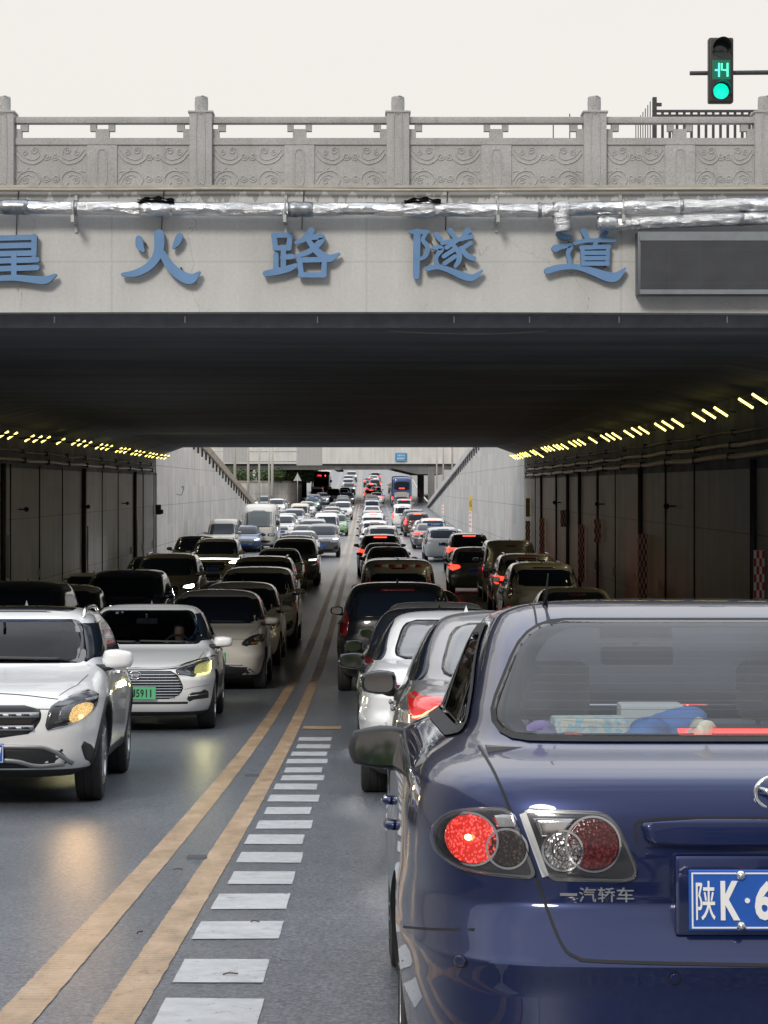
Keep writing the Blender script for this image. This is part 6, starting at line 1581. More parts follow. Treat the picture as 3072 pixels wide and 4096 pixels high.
chk = M('red_white_check', rough=.45, fn=chk_fn((.75, .72, .68), (.5, .02, .035)))
Z = lambda x, y, s, x0, y0: (x0+x/s, y0+y/s)
bnames = []
def wall_board(px0, px1, py0, py1, mat, name, label, X=None, th=.06, cat='marker board', group=None):
    xc = (px0+px1)/2; X = X or (XR-.16); y = X*F/(xc-VX); w = (px1-px0)*y/F; z1 = (VY-py0)*y/F; z0 = (VY-py1)*y/F; z0 = max(z0, road(y)+.15)
    o = MB().rbox(-w/2, w/2, 0, th, 0, z1-z0, .006, seg=1).build(name, mat); o.location = (X, y, z0); return tag(o, label, cat, group), y
c2 = lambda x, y: Z(x, y, 1.5476, 2000, 1550)
for (a, b, c, d), lab in zip([(1572,1638,1005,1600),(856,914,908,1420),(482,524,850,1200),(583,624,815,960),(374,422,758,862),(244,276,810,1100),(158,187,826,1000)],
    ['tall red and white checkered board, nearest on the wall above the navy sedan', 'tall red and white checkered board, second along the wall beside outbound cars', 'narrow worn checkered board, third along the wall beside outbound cars', 'short checkered board between the third board and a wall pipe, raised off the floor', 'square dark checkered board high on the wall beside outbound cars', 'tall dim checkered board close to the far tunnel mouth', 'grey checkered board right at the far tunnel mouth']):
    p0, p1 = c2(a, c), c2(b, d); wall_board(p0[0], p1[0], p0[1], p1[1], chk, 'marker_board', lab, group='checkered boards on the tunnel wall')
p0, p1 = c2(160, 685), c2(186, 800); wall_board(p0[0], p1[0], p0[1], p1[1], M('yellow_board', (.42, .33, .06), .5, vary=.2), 'yellow_board', 'narrow yellow board at the far tunnel mouth, beside outbound cars')
vk = 0
def vpipe(px, ztop, zbot_or, r, mat, side, label):
    X = (XR-.07) if side > 0 else XL+.07; y = X*F/(px-VX); zb_ = road(y)+.02 if zbot_or is None else zbot_or(y)
    o = MB().tube([(X, y, ztop), (X, y, zb_)], r, 10).build('wall_pipe', mat, smooth=True); return tag(o, label, 'pipe', 'upright pipes on the tunnel walls')
for k, (xx, r) in enumerate([(1567,.065),(1203,.02),(1025,.025),(868,.065),(713,.018),(604,.04),(492,.06),(418,.06),(348,.04),(255,.055),(218,.02)]):
    vpipe(c2(xx, 0)[0], .5, None, r, dark_steel, 1, 'upright dark pipe on the wall beside outbound cars, %s from the near end' % ordinal(k+1))
c1 = lambda x, y: Z(x, y, 2.183, 0, 1680)
for k, (xx, r) in enumerate([(30,.07),(92,.02),(345,.022),(545,.02),(735,.075),(893,.02),(1032,.02),(1180,.07),(1250,.025),(1345,.025),(1362,.03)]):
    vpipe(c1(xx, 0)[0], .6, None, r, dark_steel, -1, 'upright dark pipe on the wall beside oncoming cars, %s from the near end' % ordinal(k+1))
for k, (xx, ya_, yb_, w_) in enumerate([(70,1000,1380,22),(765,925,1365,12),(1197,875,1225,9)]):
    p0, p1 = c1(xx-w_/2, ya_), c1(xx+w_/2, yb_); wall_board(p0[0], p1[0], p0[1], p1[1], M('pale_strip', (.5, .5, .48), .5, vary=.2), 'cable_cover', 'pale upright cable cover on the wall beside oncoming cars, %s from the near end' % ordinal(k+1), X=XL+.1, cat='cable cover', group='pale cable covers')
sb = [(338,1300,1370,1),(548,1245,1315,1),(895,1175,1235,1),(1033,1140,1198,1),(1144,1110,1165,1),(1247,1075,1130,1),(1338,1050,1105,1)]
for k, (xx, ya_, yb_, _) in enumerate(sb):
    p0, p1 = c1(xx-7, ya_), c1(xx+7, yb_); wall_board(p0[0], p1[0], p0[1], p1[1], M('box_pale', (.5, .55, .5), .5, vary=.1), 'switch_box', 'small pale box low on the wall beside oncoming cars, %s from the near end' % ordinal(k+1), X=XL+.06, cat='switch box', group='small boxes low on the tunnel walls')
for k, (xx, ya_, yb_) in enumerate([(1182,1255,1310),(990,1195,1255),(833,1150,1205),(700,1110,1160),(592,1075,1125)]):
    p0, p1 = c2(xx-6, ya_), c2(xx+6, yb_); wall_board(p0[0], p1[0], p0[1], p1[1], M('box_pale', (.5, .55, .5), .5, vary=.1), 'switch_box', 'small pale box low on the wall beside outbound cars, %s from the near end' % ordinal(k+1), X=XR-.06, cat='switch box', group='small boxes low on the tunnel walls')
# wall fans / horn lamps
def horn(px, py, side, label):
    X = (XR-.25) if side > 0 else XL+.25; y = X*F/(px-VX); z = (VY-py)*y/F
    e = empty('loudspeaker', (X, y, z), label, 'loudspeaker', 'horn loudspeakers on the walls')
    MB().lathe([(.02, .10), (.03, .02), (.05, -.06), (.07, -.09), (.065, -.08), (.01, 0)], 'y', 18).build('horn', dark_steel, e, smooth=True)
    MB().box(-.02, .02, .08, .12, -.02, .02).box(min(0, side*.25), max(0, side*.25), .08, .12, -.02, .02).build('bracket', dark_steel, e)
horn(*c2(1027, 735), 1, 'dark horn loudspeaker on the wall between the first two checkered boards'); horn(*c2(600, 722), 1, 'dark horn loudspeaker on the wall above the short checkered board')
horn(*c2(336, 712), 1, 'dark horn loudspeaker on the wall near the far tunnel mouth, beside outbound cars')
horn(*c1(235, 780), -1, 'dark horn loudspeaker on the wall beside oncoming cars, nearest the edge'); horn(*c1(772, 757), -1, 'dark horn loudspeaker on the wall beside oncoming cars, middle one'); horn(*c1(1115, 728), -1, 'dark horn loudspeaker on the wall beside oncoming cars, farthest one')
x = (c1(1380, 0)[0]-VX); X = XL+.22; y = X*F/x; bx = MB().rbox(-.13, .13, 0, .18, -.25, .2, .02).rbox(.08, .24, -.08, .06, -.22, -.02, .02).build('control_box', dark_steel, smooth=35); bx.location = (X, y, (VY-c1(0, 778)[1])*y/F)
tag(bx, 'dark control box on the wall at the far tunnel mouth beside oncoming cars', 'control box')
# camera and loop on the sunlit ramp wall
X = XL+.35; px, py = c1(1600, 585); y = X*F/(px-VX); e = empty('wall_camera', (X, y, (VY-py)*y/F), 'small wall camera on a bent arm on the sunlit cream ramp wall', 'camera')
MB().tube(crom([(-.35, 0, -.35), (-.1, 0, -.4), (0, 0, -.15), (.02, 0, -.02)], 5), .025, 6).build('arm', steel, e, smooth=True); MB().rbox(-.07, .07, -.22, .16, -.06, .07, .02).build('camera_body', M('cam_white', (.55, .55, .54), .4), e, smooth=35)
# flood gauges on the grey ramp wall
def gauge(px, py0, ytop_frac, label):
    X = XR-.03; y = X*F/(px-VX); z1 = (VY-py0)*y/F; z0 = road(y)+.4; e = empty('flood_gauge', (X-.1, y, 0), label, 'flood gauge', 'flood gauges on the grey ramp wall')
    zm = z1-(z1-z0)*ytop_frac
    if ytop_frac: MB().box(-.1, .1, 0, .03, zm, z1).build('yellow_plate', M('gauge_yellow', (.62, .45, .05), .5, vary=.1), e)
    MB().box(-.1, .1, 0, .03, z0, zm-.002).build('scale_plate', white_m, e)
    z = zm-.12; k = 0
    while z > z0+.1:
        mt = M('gauge_red', (.5, .03, .03), .5); mb = MB().box(-.07, -.04, -.006, .0, z-.06, z+.06)
        for d in (-.05, 0, .05): mb.box(-.04, .05 if d else .02, -.006, 0, z+d-.012, z+d+.012)
        mb.build('scale_mark', mt, e); z -= .3; k += 1
    if ytop_frac: text_fit('水深', .16, .5, ink_k, e, (0, -.004, (z1+zm)/2), .002, .001)
gauge(1888, 1985, .42, 'tall flood gauge with a yellow top on the grey ramp wall'); gauge(1776, 2010, 0, 'farther white flood gauge with red marks on the grey ramp wall')

# ------------------------------------------------------------------ posts, gantry and sign near the far overpass
def lamp_post(px, y, ground, top, r, label):
    x = (px-VX)*y/F; e = empty('lamp_post', (x, y, ground), label, 'lamp post', 'lamp posts by the ramp walls')
    MB().tube([(0, 0, 0), (0, 0, top-ground)], [r, r*.6], 10).build('pole', M('post_cream', (.5, .48, .43), .5, .1, vary=.1), e, smooth=True)
    MB().rbox(-.22, .22, -.22, .22, 0, .3, .03).build('base', coping_m, e, smooth=35)
    MB().tube(crom([(0, 0, top-ground-.2), (-.5, 0, top-ground+.3), (-1.6, 0, top-ground+.4)], 4), .06, 8).build('arm', steel, e, smooth=True)
    MB().rbox(-2.3, -1.5, -.12, .12, top-ground+.32, top-ground+.45, .04).build('lamp_head', steel, e, smooth=35)
for k, (px, y, r) in enumerate([(939.5,166,.12),(993,185,.12),(1037,204,.11),(1076,225,.1),(1089,233,.17)]): lamp_post(px, y, slip(y), 8.5, r, 'tall pale lamp post between slip road and traffic, %s from the cream ramp wall' % ordinal(k+1))
for k, (px, y) in enumerate([(1747, 229), (1773, 210), (1809, 188)]): lamp_post(px, y, wall_top_r(y)-.3, 8.0, .09, 'pale lamp post behind the grey ramp wall, %s' % ['farthest of three', 'middle of three', 'nearest of three'][k])
YG = 255.0; gx = lambda px: (px-VX)*YG/F; gz = lambda py: (VY-py)*YG/F
ga = empty('sign_gantry', (gx(892), YG, 0), 'grey road sign panels on a gantry, seen from behind, before the far overpass', 'sign gantry')
pnl = M('sign_back', (.42, .42, .41), .45, .2, vary=.06)
for a, b, t_, bt in ((1186, 1289, 1760, 1862), (892, 990, 1765, 1850)):
    p = MB().rbox(gx(a)-gx(892), gx(b)-gx(892), -.05, .0, gz(bt), gz(t_), .02, seg=1).build('sign_panel', pnl, ga)
    for k in range(7): xx = gx(a)-gx(892)+(gx(b)-gx(a))*(k+.5)/7; MB().box(xx-.03, xx+.03, -.1, -.05, gz(bt)+.1, gz(t_)-.1).build('rib', steel, p)
for py in (1806, 1846): MB().tube([(-14, .15, gz(py)), (gx(1289)-gx(892), .15, gz(py))], .06, 8).build('beam', steel, ga, smooth=True)
MB().tube([(-14, .15, -2.4), (-14, .15, gz(1760))], .18, 10).build('column', steel, ga, smooth=True)
fs = empty('road_sign', ((1604-VX)*264.8/F, 264.8, (VY-1828)*264.8/F), 'small blue road sign with white writing on the far overpass', 'road sign')
MB().rbox(-.70, .70, -.03, .1, -.53, .53, .04, seg=2).build('sign_panel', M('sign_cyan', (.02, .25, .50), .4), fs); 
for k, tx in enumerate(('注意安全', '减速慢行')): text_fit(tx, 1.05, .26, ink_w, fs, (0, -.035, .2-.38*k), .004, .003)
MB().box(-.64, .64, -.034, -.03, .47, .49).build('sign_border', ink_w, fs); MB().box(-.64, .64, -.034, -.03, -.49, -.47).build('sign_border', ink_w, fs)
# warning triangle by the planter wall
x = (1190-VX)*262/F; e = empty('warning_sign', (x, 262, road(262)), 'back of a triangular warning sign on a post before the hedge', 'road sign')
MB().tube([(0, 0, 0), (0, 0, 3.9)], .04, 8).build('post', steel, e, smooth=True); MB().add([(-.5, 0, 2.9), (.5, 0, 2.9), (0, 0, 3.85), (-.5, .03, 2.9), (.5, .03, 2.9), (0, .03, 3.85)], [(0,1,2), (5,4,3), (0,3,4,1), (1,4,5,2), (2,5,3,0)]).build('sign_panel', pnl, e)
# red traffic cone by the far pier
x = (1692-VX)*268/F; cn = MB().lathe([(0, .75), (.04, .74), (.17, .05), (.25, .04), (.25, 0), (0, 0)], 'z', 16).build('traffic_cone', M('cone', (.6, .08, .04), .5), smooth=40); cn.location = (x, 290, road(290)+.6)
tag(cn, 'small red traffic cone beside the far overpass pier', 'traffic cone')

# ------------------------------------------------------------------ hedge and trees
leaf_m = []
for k, c in enumerate(((.045, .085, .025), (.065, .11, .03), (.03, .06, .02), (.09, .12, .035))):
    leaf_m.append(M('leaf_%d' % k, c, .6))
bark = M('bark', (.09, .07, .05), .9, vary=.2)
def foliage(mb, c, rad, n, size, rg):
    for _ in range(n):
        d = Vector((rg.gauss(0, 1), rg.gauss(0, 1), rg.gauss(0, 1))).normalized()*(rg.random()**.4)
        p = Vector((c[0]+d.x*rad[0], c[1]+d.y*rad[1], c[2]+d.z*rad[2])); a = Vector((rg.gauss(0, 1), rg.gauss(0, 1), rg.gauss(0, 1))).normalized(); b = a.orthogonal().normalized(); s = size*rg.uniform(.6, 1.3)
        mb.add([p-a*s-b*s*.4, p+a*s-b*s*.5, p+a*s*.8+b*s*.5, p-a*s*.7+b*s*.4], [(0,1,2,3)], rg.randrange(4))
rg = random.Random(2); mb = MB()
for i, p in enumerate(cur):
    if p[0] < -40: continue
    for j in range(3): foliage(mb, (p[0]+rg.uniform(-1, 1), p[1]+1.5+rg.uniform(-.6, 1.2), 1.3+rg.uniform(-.2, .5)), (1.3, 1.2, .9), 210, .12, rg)
h = mb.build('hedge', leaf_m); tag(h, 'dense green hedge above the cream curved wall under the far overpass', 'hedge')
def tree(x, y, z0, h, r, seed, label):
    rg = random.Random(seed); e = empty('tree', (x, y, z0), label, 'tree', 'trees beyond the far overpass'); mb = MB().tube([(0, 0, 0), (.1, 0, h*.3), (0, .1, h*.6)], [.22, .17, .08], 8)
    for k in range(5): a = k*1.3; mb.tube([(0, 0, h*(.3+.05*k)), (r*.35*math.cos(a), r*.35*math.sin(a), h*.55), (r*.7*math.cos(a), r*.7*math.sin(a), h*.75)], [.1, .06, .03], 6)
    mb.build('trunk', bark, e, smooth=True); mc = MB()
    for k in range(16): a = rg.uniform(0, 6.28); q = rg.uniform(.1, .8)*r; foliage(mc, (q*math.cos(a), q*math.sin(a), h*rg.uniform(.5, .95)), (r*.42, r*.42, r*.32), 150, .17, rg)
    mc.build('crown', leaf_m, e)
for k, (x, y, h_, r_) in enumerate([(-10.5, 305, 5, 2.2), (-14, 312, 5, 2.4), (-18.5, 300, 6, 2.6), (-23, 310, 6, 2.8), (-8.2, 325, 5, 2.0)]): tree(x, y, road(y)+.1, h_, r_, 20+k, 'green tree beyond the far overpass, %s from the dark coach' % ordinal([2, 3, 4, 5, 1][k]))
# ------------------------------------------------------------------ all the other traffic
def hidden(root):
    root.location = (0, -60, road(-60)-60); return root
def clone(root):
    r = root.copy(); scene.collection.objects.link(r)
    for ch in root.children:
        c = ch.copy(); scene.collection.objects.link(c); c.parent = r
        for g_ in ch.children:
            d = g_.copy(); scene.collection.objects.link(d); d.parent = c
    return r
# every model in a near version (all parts) and a plain far version (no door handles, seams, wipers)
MODELS = {}
S2 = dict(SPEC['sedan']); S2['head'] = [(.46,.68),(.50,.76),(.80,.84),(.86,.82),(.86,.72),(.66,.66)]; S2['grille'] = [(-.34,.76),(.34,.76),(.42,.66),(.36,.50),(-.36,.50),(-.42,.66)]
S2['tail'] = [(.30,.90),(.30,.94),(.84,.96),(.87,.90),(.84,.82),(.62,.84),(.55,.89)]
U2 = dict(SPEC['suv']); U2['head'] = [(.44,.90),(.46,.98),(.84,1.0),(.90,.97),(.86,.90)]; U2['grille'] = [(-.40,.96),(.40,.96),(.44,.70),(-.44,.70)]; U2['tail'] = [(.78,.84),(.74,1.1),(.80,1.36),(.87,1.3),(.92,1.0),(.90,.84)]
U2['rails'] = False
for k, sp in (('sedan', SPEC['sedan']), ('sedan2', S2), ('suv', SPEC['suv']), ('suv2', U2), ('hatch', SPEC['hatch']), ('van', SPEC['van'])):
    r, b_ = std_car(sp, {'sedan2': 'sedan', 'suv2': 'suv', 'hatch': 'hatchback', 'van': 'minivan'}.get(k, k), PAINT['white']); MODELS[k] = r
HGT = dict(sedan=1.445, sedan2=1.445, suv=1.70, suv2=1.675, hatch=1.53, van=1.9, minibus=2.6, coach=3.5)
LEN = dict(sedan=4.66, sedan2=4.66, suv=4.58, suv2=4.58, hatch=3.9, van=4.56, minibus=7.0, coach=11)
FAR_DROP = ('shut_lines', 'door_handle', 'wiper', 'window_pillar', 'mirror_foot', 'grille_bar', 'antenna')
def base(nm): return nm.split('.')[0]
def y_for(py, h, dy=.5):
    lo, hi = 20., 480.
    for _ in range(60):
        m = (lo+hi)/2
        if VY - F*(road(m)+h)/m > py: lo = m
        else: hi = m
    return lo - dy
# (photo x of the roof's middle, photo y of the roof top, model, paint, extras)
A_ = [(960,2326,'hatch','pearl',''),(1030,2267,'suv2','pearl',''),(1062,2237,'sedan2','beige',''),(1053,2220,'suv','bronze',''),(1117,2192,'sedan','beige',''),(1179,2161.5,'suv2','grey','h'),(1183,2148,'suv','white',''),
      (1209,2121,'sedan','white','h'),(1225,2097.6,'sedan2','silver',''),(1290,2096,'suv2','grey','h'),(1251,2077,'suv','silver',''),(1300,2062,'suv','beige','H'),(1306,2050,'van','white',''),(1345,2054,'hatch','green',''),(1324,2040,'sedan','cream',''),(1329,2026,'sedan2','white',''),
      (1347,2009,'sedan','silver',''),(1371,2005,'suv2','white','h'),(1372,1990,'sedan','black',''),(1371,1981.5,'sedan2','grey',''),(1388,1969,'sedan','grey','h'),(1372,1957,'sedan2','white',''),(1380,1949,'hatch','silver',''),(1396,1930,'suv2','black','h'),(1393,1913,'suv','white',''),(1394,1899.5,'suv','silver',''),(1406,1884,'suv2','silver','h')]
B_ = [(62,2322,'suv2','black',''),(242,2349.5,'hatch','beige',''),(365,2310,'sedan','pearl',''),(505,2278,'suv2','dark blue','D'),(612,2241,'sedan2','black',''),(676,2209,'suv','bronze','H'),(785,2149,'suv2','black','H'),(868,2149,'suv','beige','D'),(895,2074,'van','beige',''),
      (985,2106,'sedan','blue','h'),(1036,2100,'sedan2','white',''),(998,2078,'sedan','silver',''),(1131,2062,'suv2','white',''),(1149,2052.5,'sedan','white',''),(1154,2045,'sedan2','silver',''),(1177,2032,'suv','silver',''),(1200,2015,'van','cream',''),(1228,2005.5,'sedan','white',''),
      (1248,1989,'sedan2','taxi green','hT'),(1254,1975.4,'suv','black',''),(1288,1970,'sedan','white','h'),(1269,1946.5,'van','white',''),(1306,1945,'suv','pearl','')]
C_ = [(1752,2449,'sedan2','black',''),(1740,2420,'sedan','silver',''),(1681,2380,'sedan2','black','T'),(1585,2329,'suv2','black',''),(1588,2228,'van','beige','S'),(1552,2184,'sedan','black',''),(1535,2169,'sedan2','grey',''),(1520,2131,'suv','black','Bt'),(1500,2112,'sedan','white',''),
      (1528,2096,'suv','pearl',''),(1498,2078.6,'suv2','white',''),(1490,2056,'suv','white','B'),(1494,2049,'suv2','white',''),(1490,2037,'suv','silver','B'),(1488,2022,'sedan','white',''),(1488,1998,'suv2','silver',''),(1486,1978,'sedan','brown',''),(1506,1968,'sedan2','white','t'),
      (1484,1955,'suv2','white','tB'),(1504,1946.5,'sedan','white','B'),(1486,1932,'suv','black','tB'),(1500,1915,'suv2','black','t'),(1476,1908,'sedan','black','tB'),(1495,1900,'sedan2','white',''),(1501,1886,'suv','grey','t')]
D_ = [(2288,2345,'sedan','bronze',''),(2151,2240,'suv2','beige','R'),(2092,2204,'suv','bronze','t'),(2026,2153,'van','bronze','o'),(1890,2193,'hatch','grey','t'),(1868,2126,'suv','black','LB'),(1799,2116,'sedan','white','t'),(1767,2104,'suv2','white','T'),(1710,2092,'sedan2','grey','t'),(1700,2082,'sedan','white',''),
      (1727,2071,'suv','white','Bt'),(1667,2047.6,'suv2','brown','Bt'),(1652,2034,'suv','grey',''),(1609,2014,'van','white','t'),(1615,1993.5,'suv2','silver','B'),(1605,1980,'suv','black','')]
D2_ = [(1587,1898,'sedan','white',''),(1587,1891,'sedan','white',''),(1578,1882,'suv','brown','')]
COACH = [(1607,1905,'coach','blue',''),(1287,1881,'coach','black','')]
MINIBUS = [(1030,2015,'minibus','beige','')]
E_ = [(1056,1973,'suv2','grey','h'),(1107,1991,'suv','white','h'),(1120,1981,'sedan','silver',''),(1334,1905,'suv','black','')]
KN = {'sedan': 'sedan', 'sedan2': 'sedan', 'suv': 'suv', 'suv2': 'suv', 'hatch': 'hatchback', 'van': 'minivan', 'minibus': 'minibus', 'coach': 'coach'}
LANES = {'A': (A_, 1, 'the oncoming lane beside the yellow lines', 'oncoming cars queued beside the double yellow lines', 34.95+1.95, 3),
         'B': (B_, 1, 'the outer oncoming lane', 'oncoming cars queued along the left wall', 20., 0),
         'C': (C_, -1, 'the outbound lane beside the yellow lines', 'outbound cars queued beside the double yellow lines', 20.9, 3),
         'D': (D_, -1, 'the outer outbound lane', 'outbound cars queued along the right wall', 20., 0)}
PNAME = {'pearl': 'off-white', 'bronze': 'bronze grey', 'gunmetal': 'grey'}
def set_mat(o, m): o.material_slots[0].link = 'OBJECT'; o.material_slots[0].material = m
def dress(r, pm, ex, d, y, px):
    far = y > 85
    for ch in list(r.children):
        b0 = base(ch.name)
        if far and b0 in FAR_DROP:
            for g_ in list(ch.children): bpy.data.objects.remove(g_)
            bpy.data.objects.remove(ch); continue
        if b0 in ('body', 'mirror', 'door_handle', 'antenna') and b0 != 'antenna': set_mat(ch, pm)
        if b0 == 'antenna': set_mat(ch, gloss_blk)
        if b0 == 'number_plate' and far:
            for g_ in list(ch.children):
                if base(g_.name) == 'plate_border': bpy.data.objects.remove(g_)
        if d > 0 and b0 == 'headlight':
            ln = [g_ for g_ in ch.children if base(g_.name) == 'lens']
            for g_ in ln: set_mat(g_, {'h': head_mid, 'H': head_on, 'D': head_on}.get(next((e for e in ex if e in 'hHD'), ''), lens_clear))
        if d < 0 and b0 == 'taillight' and ('t' in ex or 'L' in ex): set_mat(ch, tail_on)
        if d < 0 and b0 == 'brake_light' and 'B' in ex: set_mat(ch, brake_on)
        if 'o' in ex and b0 == 'rear_window': set_mat(ch, pm)
        if b0 == 'roof_rail' and 'S' in ex: pass
head_mid = M('headlight_dim', (.8, .8, .7), .3, emit=(.9, .95, 1), estr=2.2)
roof_y = {}
def extras(r, kind, ex, d, mname):
    h = HGT[kind]
    if 'T' in ex:
        tb_ = empty('taxi_sign', (.35 if d < 0 else 0, .15, h+.005), parent=r)
        MB().rbox(-.36, .36, -.07, .07, .03, .15, .03, seg=2).box(-.3, .3, -.04, .04, 0, .03).build('sign_case', M('taxi_blue', (.04, .16, .42), .35), tb_, smooth=35)
        t = text_fit('TAXI', .42, .075, ink_w, tb_, (0, -.074, .09), .002, .001); t = text_fit('TAXI', .42, .075, ink_w, tb_, (0, .074, .09), .002, .001); t.rotation_euler = (R(90), 0, R(180))
    if 'S' in ex:     # red and white reflective tape on the van's back
        for k in range(-3, 4):
            z = 1.77; w = .14; MB_ = VB.patch([(k*w-w/2, z-.03), (k*w+w/2, z-.03), (k*w+w/2, z+.03), (k*w-w/2, z+.03)], '+y', .006, 3, 2, .004)
            part('reflective_tape', MB_, tape_r if k % 2 else tape_w, r)
        for sg in (1, -1):
            for k in range(6):
                z0 = 1.68-.16*k; x0 = sg*(.62+.017*k); part('reflective_tape', VB.patch([(x0-.03, z0-.15), (x0+.03, z0-.15), (x0+.03, z0), (x0-.03, z0)], '+y', .006, 2, 3, .004), tape_r if k % 2 else tape_w, r)
    if 'R' in ex:     # ribbed roof edge
        for k in range(5): MB().tube([(-.5+.25*k, -.4, h-.015), (-.5+.25*k, 1.3, h-.03)], .012, 6).build('roof_rib', chrome, r, smooth=True)
    if 'L' in ex:     # full width light bar
        part('light_bar', SB.strip([(-.86, 1.06), (.86, 1.06)], '+y', .035, .008, .08, h=.006), M('lightbar_red', (1, .05, .03), .3, emit=(1, .04, .03), estr=5), r)
    if 'D' in ex:     # daytime light bar across the nose
        part('daytime_light', SB2.strip([(-.88, .965), (-.5, .985), (0, .99), (.5, .985), (.88, .965)], '-y', .022, .008, .05, h=.004), M('drl_white', (1, 1, 1), .3, emit=(1, 1, .95), estr=4), r)
tape_r = M('tape_red', (.45, .03, .03), .35); tape_w = M('tape_white', (.7, .7, .66), .35)
def mkbody(sp): return Body(sp['knots'], sp['wheels'], sp['wr'], sp.get('flare', .018), .74, .25, 50, 26, None, sp['half'])
VB = mkbody(SPEC['van']); SB = mkbody(SPEC['suv']); SB2 = mkbody(U2)
used = set()
def first(kind):
    if kind not in used: used.add(kind); return MODELS[kind], True
    return None, False
PROTO = {k: clone(v) for k, v in MODELS.items()}
placed = []
for ln, (lst, d, lname, grp, y0, n0) in LANES.items():
    rows_ = []
    for (px, py, kind, pcol, ex) in lst:
        y = y_for(py, HGT[kind], .6); rows_.append([y, px, py, kind, pcol, ex])
    rows_.sort(key=lambda q: q[0]); prev = y0
    for i, q in enumerate(rows_):
        half = LEN[q[3]]/2; want = q[0]; q.append(want)
        if want - half < prev + .7: q[0] = prev + .7 + half
        prev = q[0] + half
        if abs(q[0]-want) > 4: print('PUSH', ln, i, q[3], q[4], round(want, 1), '->', round(q[0], 1))
    for i, (y, px, py, kind, pcol, ex, want) in enumerate(rows_):
        r = clone(PROTO[kind]); r.name = {'hatch': 'hatchback', 'van': 'minivan'}.get(kind, KN[kind])
        dress(r, PAINT[pcol], ex, d, y, px); extras(r, kind, ex, d, pcol)
        x = (px-VX)*y/F
        place(r, x, y, 0 if d > 0 else 180)
        if 'H' in ex:
            for sg in (1, -1): headlight_glow(r, sg*.7, .85, -2.25, 25, (.95, .98, 1))
        placed.append((ln, y, x, kind))
        desc = []
        if 'T' in ex: desc.append('with a roof taxi sign')
        elif 'S' in ex: desc.append('with red and white tape')
        elif 'L' in ex: desc.append('with a full red light bar')
        elif 'B' in ex: desc.append('braking')
        elif 't' in ex: desc.append('with red tail lights lit')
        elif any(c in ex for c in 'hHD'): desc.append('with headlights on')
        n = n0+i+1
        lab = '%s %s %s, %s in %s' % (PNAME.get(pcol, pcol).replace('taxi ', ''), KN[kind], desc[0] if desc else '', ordinal(n), lname)
        tag(r, ' '.join(lab.replace(' ,', ',').split()), 'car' if kind not in ('van',) else 'van', grp)
for lst, d, lname in ((E_, 1, ''), (D2_, -1, '')):
    for k, (px, py, kind, pcol, ex) in enumerate(lst):
        y = {1056: 232, 1107: 214, 1120: 224, 1334: 275, 1587: 288 if py == 1898 else 300, 1578: 312}[px]; x = (px-VX)*y/F
        r = clone(PROTO[kind]); r.name = KN[kind]; dress(r, PAINT[pcol], ex, d, y, px); place(r, x, y, 0 if d > 0 else 180)
        if d > 0: r.location.z = slip(y) if x < -8 else road(y)
        tag(r, {1056: 'grey suv with headlights on, farthest on the slip road', 1107: 'white suv with headlights on, nearest on the slip road behind lamp posts', 1120: 'silver sedan between two suvs on the slip road', 1334: 'black suv beside the dark coach under the far overpass'}.get(px) if d > 0 else ['white sedan just past the blue coach, nearer of two', 'white sedan past the blue coach, farther of two', 'brown suv farthest ahead of the blue coach'][k], 'car', 'cars far off near the overpass')
for (px, py, kind, pcol, ex), yy, d, lab in ((COACH[0], 257, -1, 'tall blue coach with a grey engine cover and red lamps, at the far overpass'), (COACH[1], 300, 1, 'dark coach with a red lit route display under the far overpass')):
    r, cb_ = big_vehicle('coach', 11, 1.22, 3.5, PAINT['dark blue' if d < 0 else 'black'] if d > 0 else M('paint_coach', (.03, .07, .2), .35, .3, coat=1), 'coach')
    if d > 0:
        e = M('led_text', (.5, .02, .02), .4, emit=(1, .04, .03), estr=3.5)
        p = cb_.at('-y', 0, 2.97, .01)
        for k, cx_ in enumerate((-.62, -.38, -.14, .5)): text_fit('火车站6'[k], .2, .24, e, r, (cx_, p.y-.02, 2.97), .004, .006)
    y = yy; place(r, (px-VX)*(y-5)/F if d < 0 else (px-VX)*(y-5)/F, y, 0 if d > 0 else 180); tag(r, lab, 'coach')
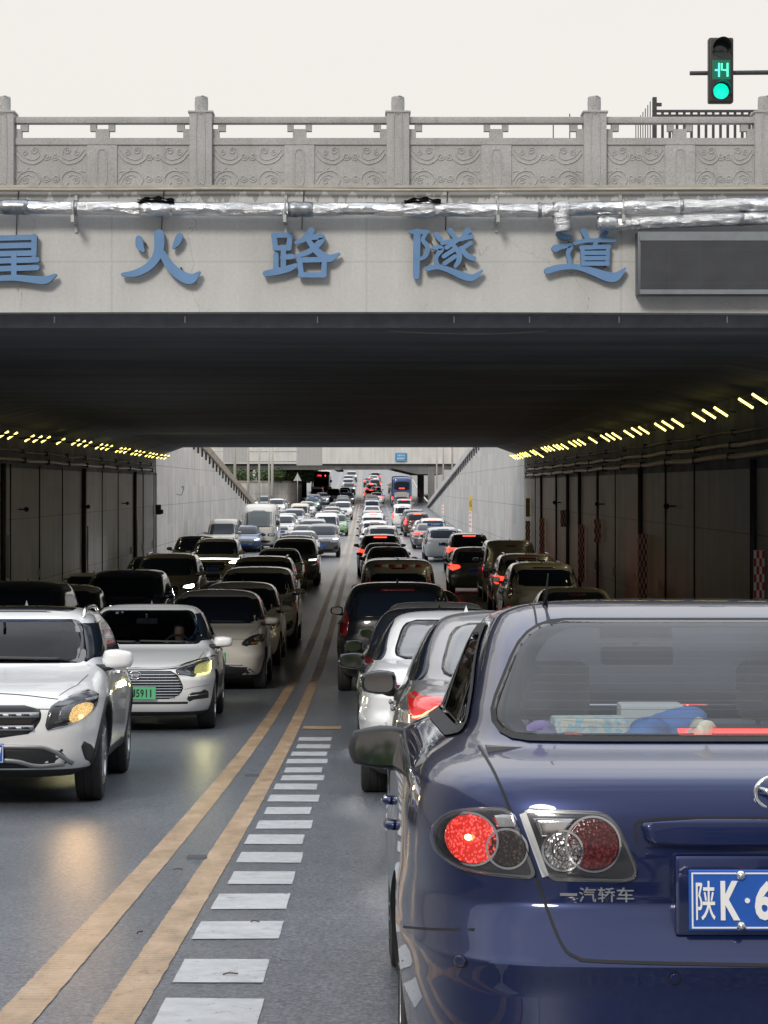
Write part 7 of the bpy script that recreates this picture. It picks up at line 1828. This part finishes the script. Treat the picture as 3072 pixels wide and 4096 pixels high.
r, _b = big_vehicle('minibus', 7, 1.03, 2.6, PAINT['pearl'], 'minibus'); y = y_for(2015, 2.6, 1.0); place(r, (1030-VX)*(y-2)/F, y+2, 0); tag(r, 'beige minibus with a tall windscreen beside the ramp wall, beyond the tunnel', 'minibus')
for kk in list(MODELS.values()) + list(PROTO.values()):
    for ch in list(kk.children):
        for g_ in list(ch.children): bpy.data.objects.remove(g_)
        bpy.data.objects.remove(ch)
    bpy.data.objects.remove(kk)
for o in scene.objects:
    if o.type == 'MESH' and 'mounting' in o.name: pass
# ------------------------------------------------------------------ the street behind the camera (seen only in mirrors and paint)
brick_m = M('render_wall', rough=.8, fn=streaky(0, (.17, .145, .12), (.25, .215, .18), streak=.3))
def building(x0, x1, y0, y1, h, label, seed):
    e = empty('apartment_building', ((x0+x1)/2, y1, 3.72), label, 'building', 'buildings behind the camera'); w = x1-x0
    MB().box(-w/2, w/2, y0-y1, 0, 0, h).box(-w/2-.3, w/2+.3, y0-y1, .3, h, h+.6).build('wall', brick_m, e)
    n = int(w/4); st = int(h/3.2)
    pr = None
    for i in range(n):
        for j in range(min(st, 8)):
            if i*8+j > 95: continue
            x = -w/2+2+4*i; z = 1.2+3.2*j
            if pr is None: pr = MB().box(-.8, .8, .0, .06, 0, 1.6).build('window', glass_dk, e); o = pr
            else: o = pr.copy(); scene.collection.objects.link(o); o.parent = e
            o.location = (x, 0, z)
building(-62, -22, -150, -118, 24, 'brown apartment block behind the camera, left of the road', 1)
building(-16, 12, -190, -160, 17, 'low brown block behind the camera closing the road', 2)
building(18, 60, -140, -112, 27, 'tall brown apartment block behind the camera, right of the road', 3)
for k, (x, y, h_, r_) in enumerate([(-14, -60, 8, 3), (-15, -85, 9, 3.4), (12, -50, 8, 3), (13, -78, 9, 3.3), (-14, -34, 8, 2.8), (13, -22, 8, 2.8)]):
    tree(x, y, 3.72, h_, r_, 60+k, 'street tree behind the camera, %s' % ordinal(k+1))

r, _b = std_car(SPEC['suv'], 'suv', PAINT['black']); place(r, .55, -2.75, 180)  # unseen stand-in for the camera's car, added so the navy paint reflects dark
tag(r, 'black suv added unseen just behind the camera to darken the navy sedan reflections', 'car')
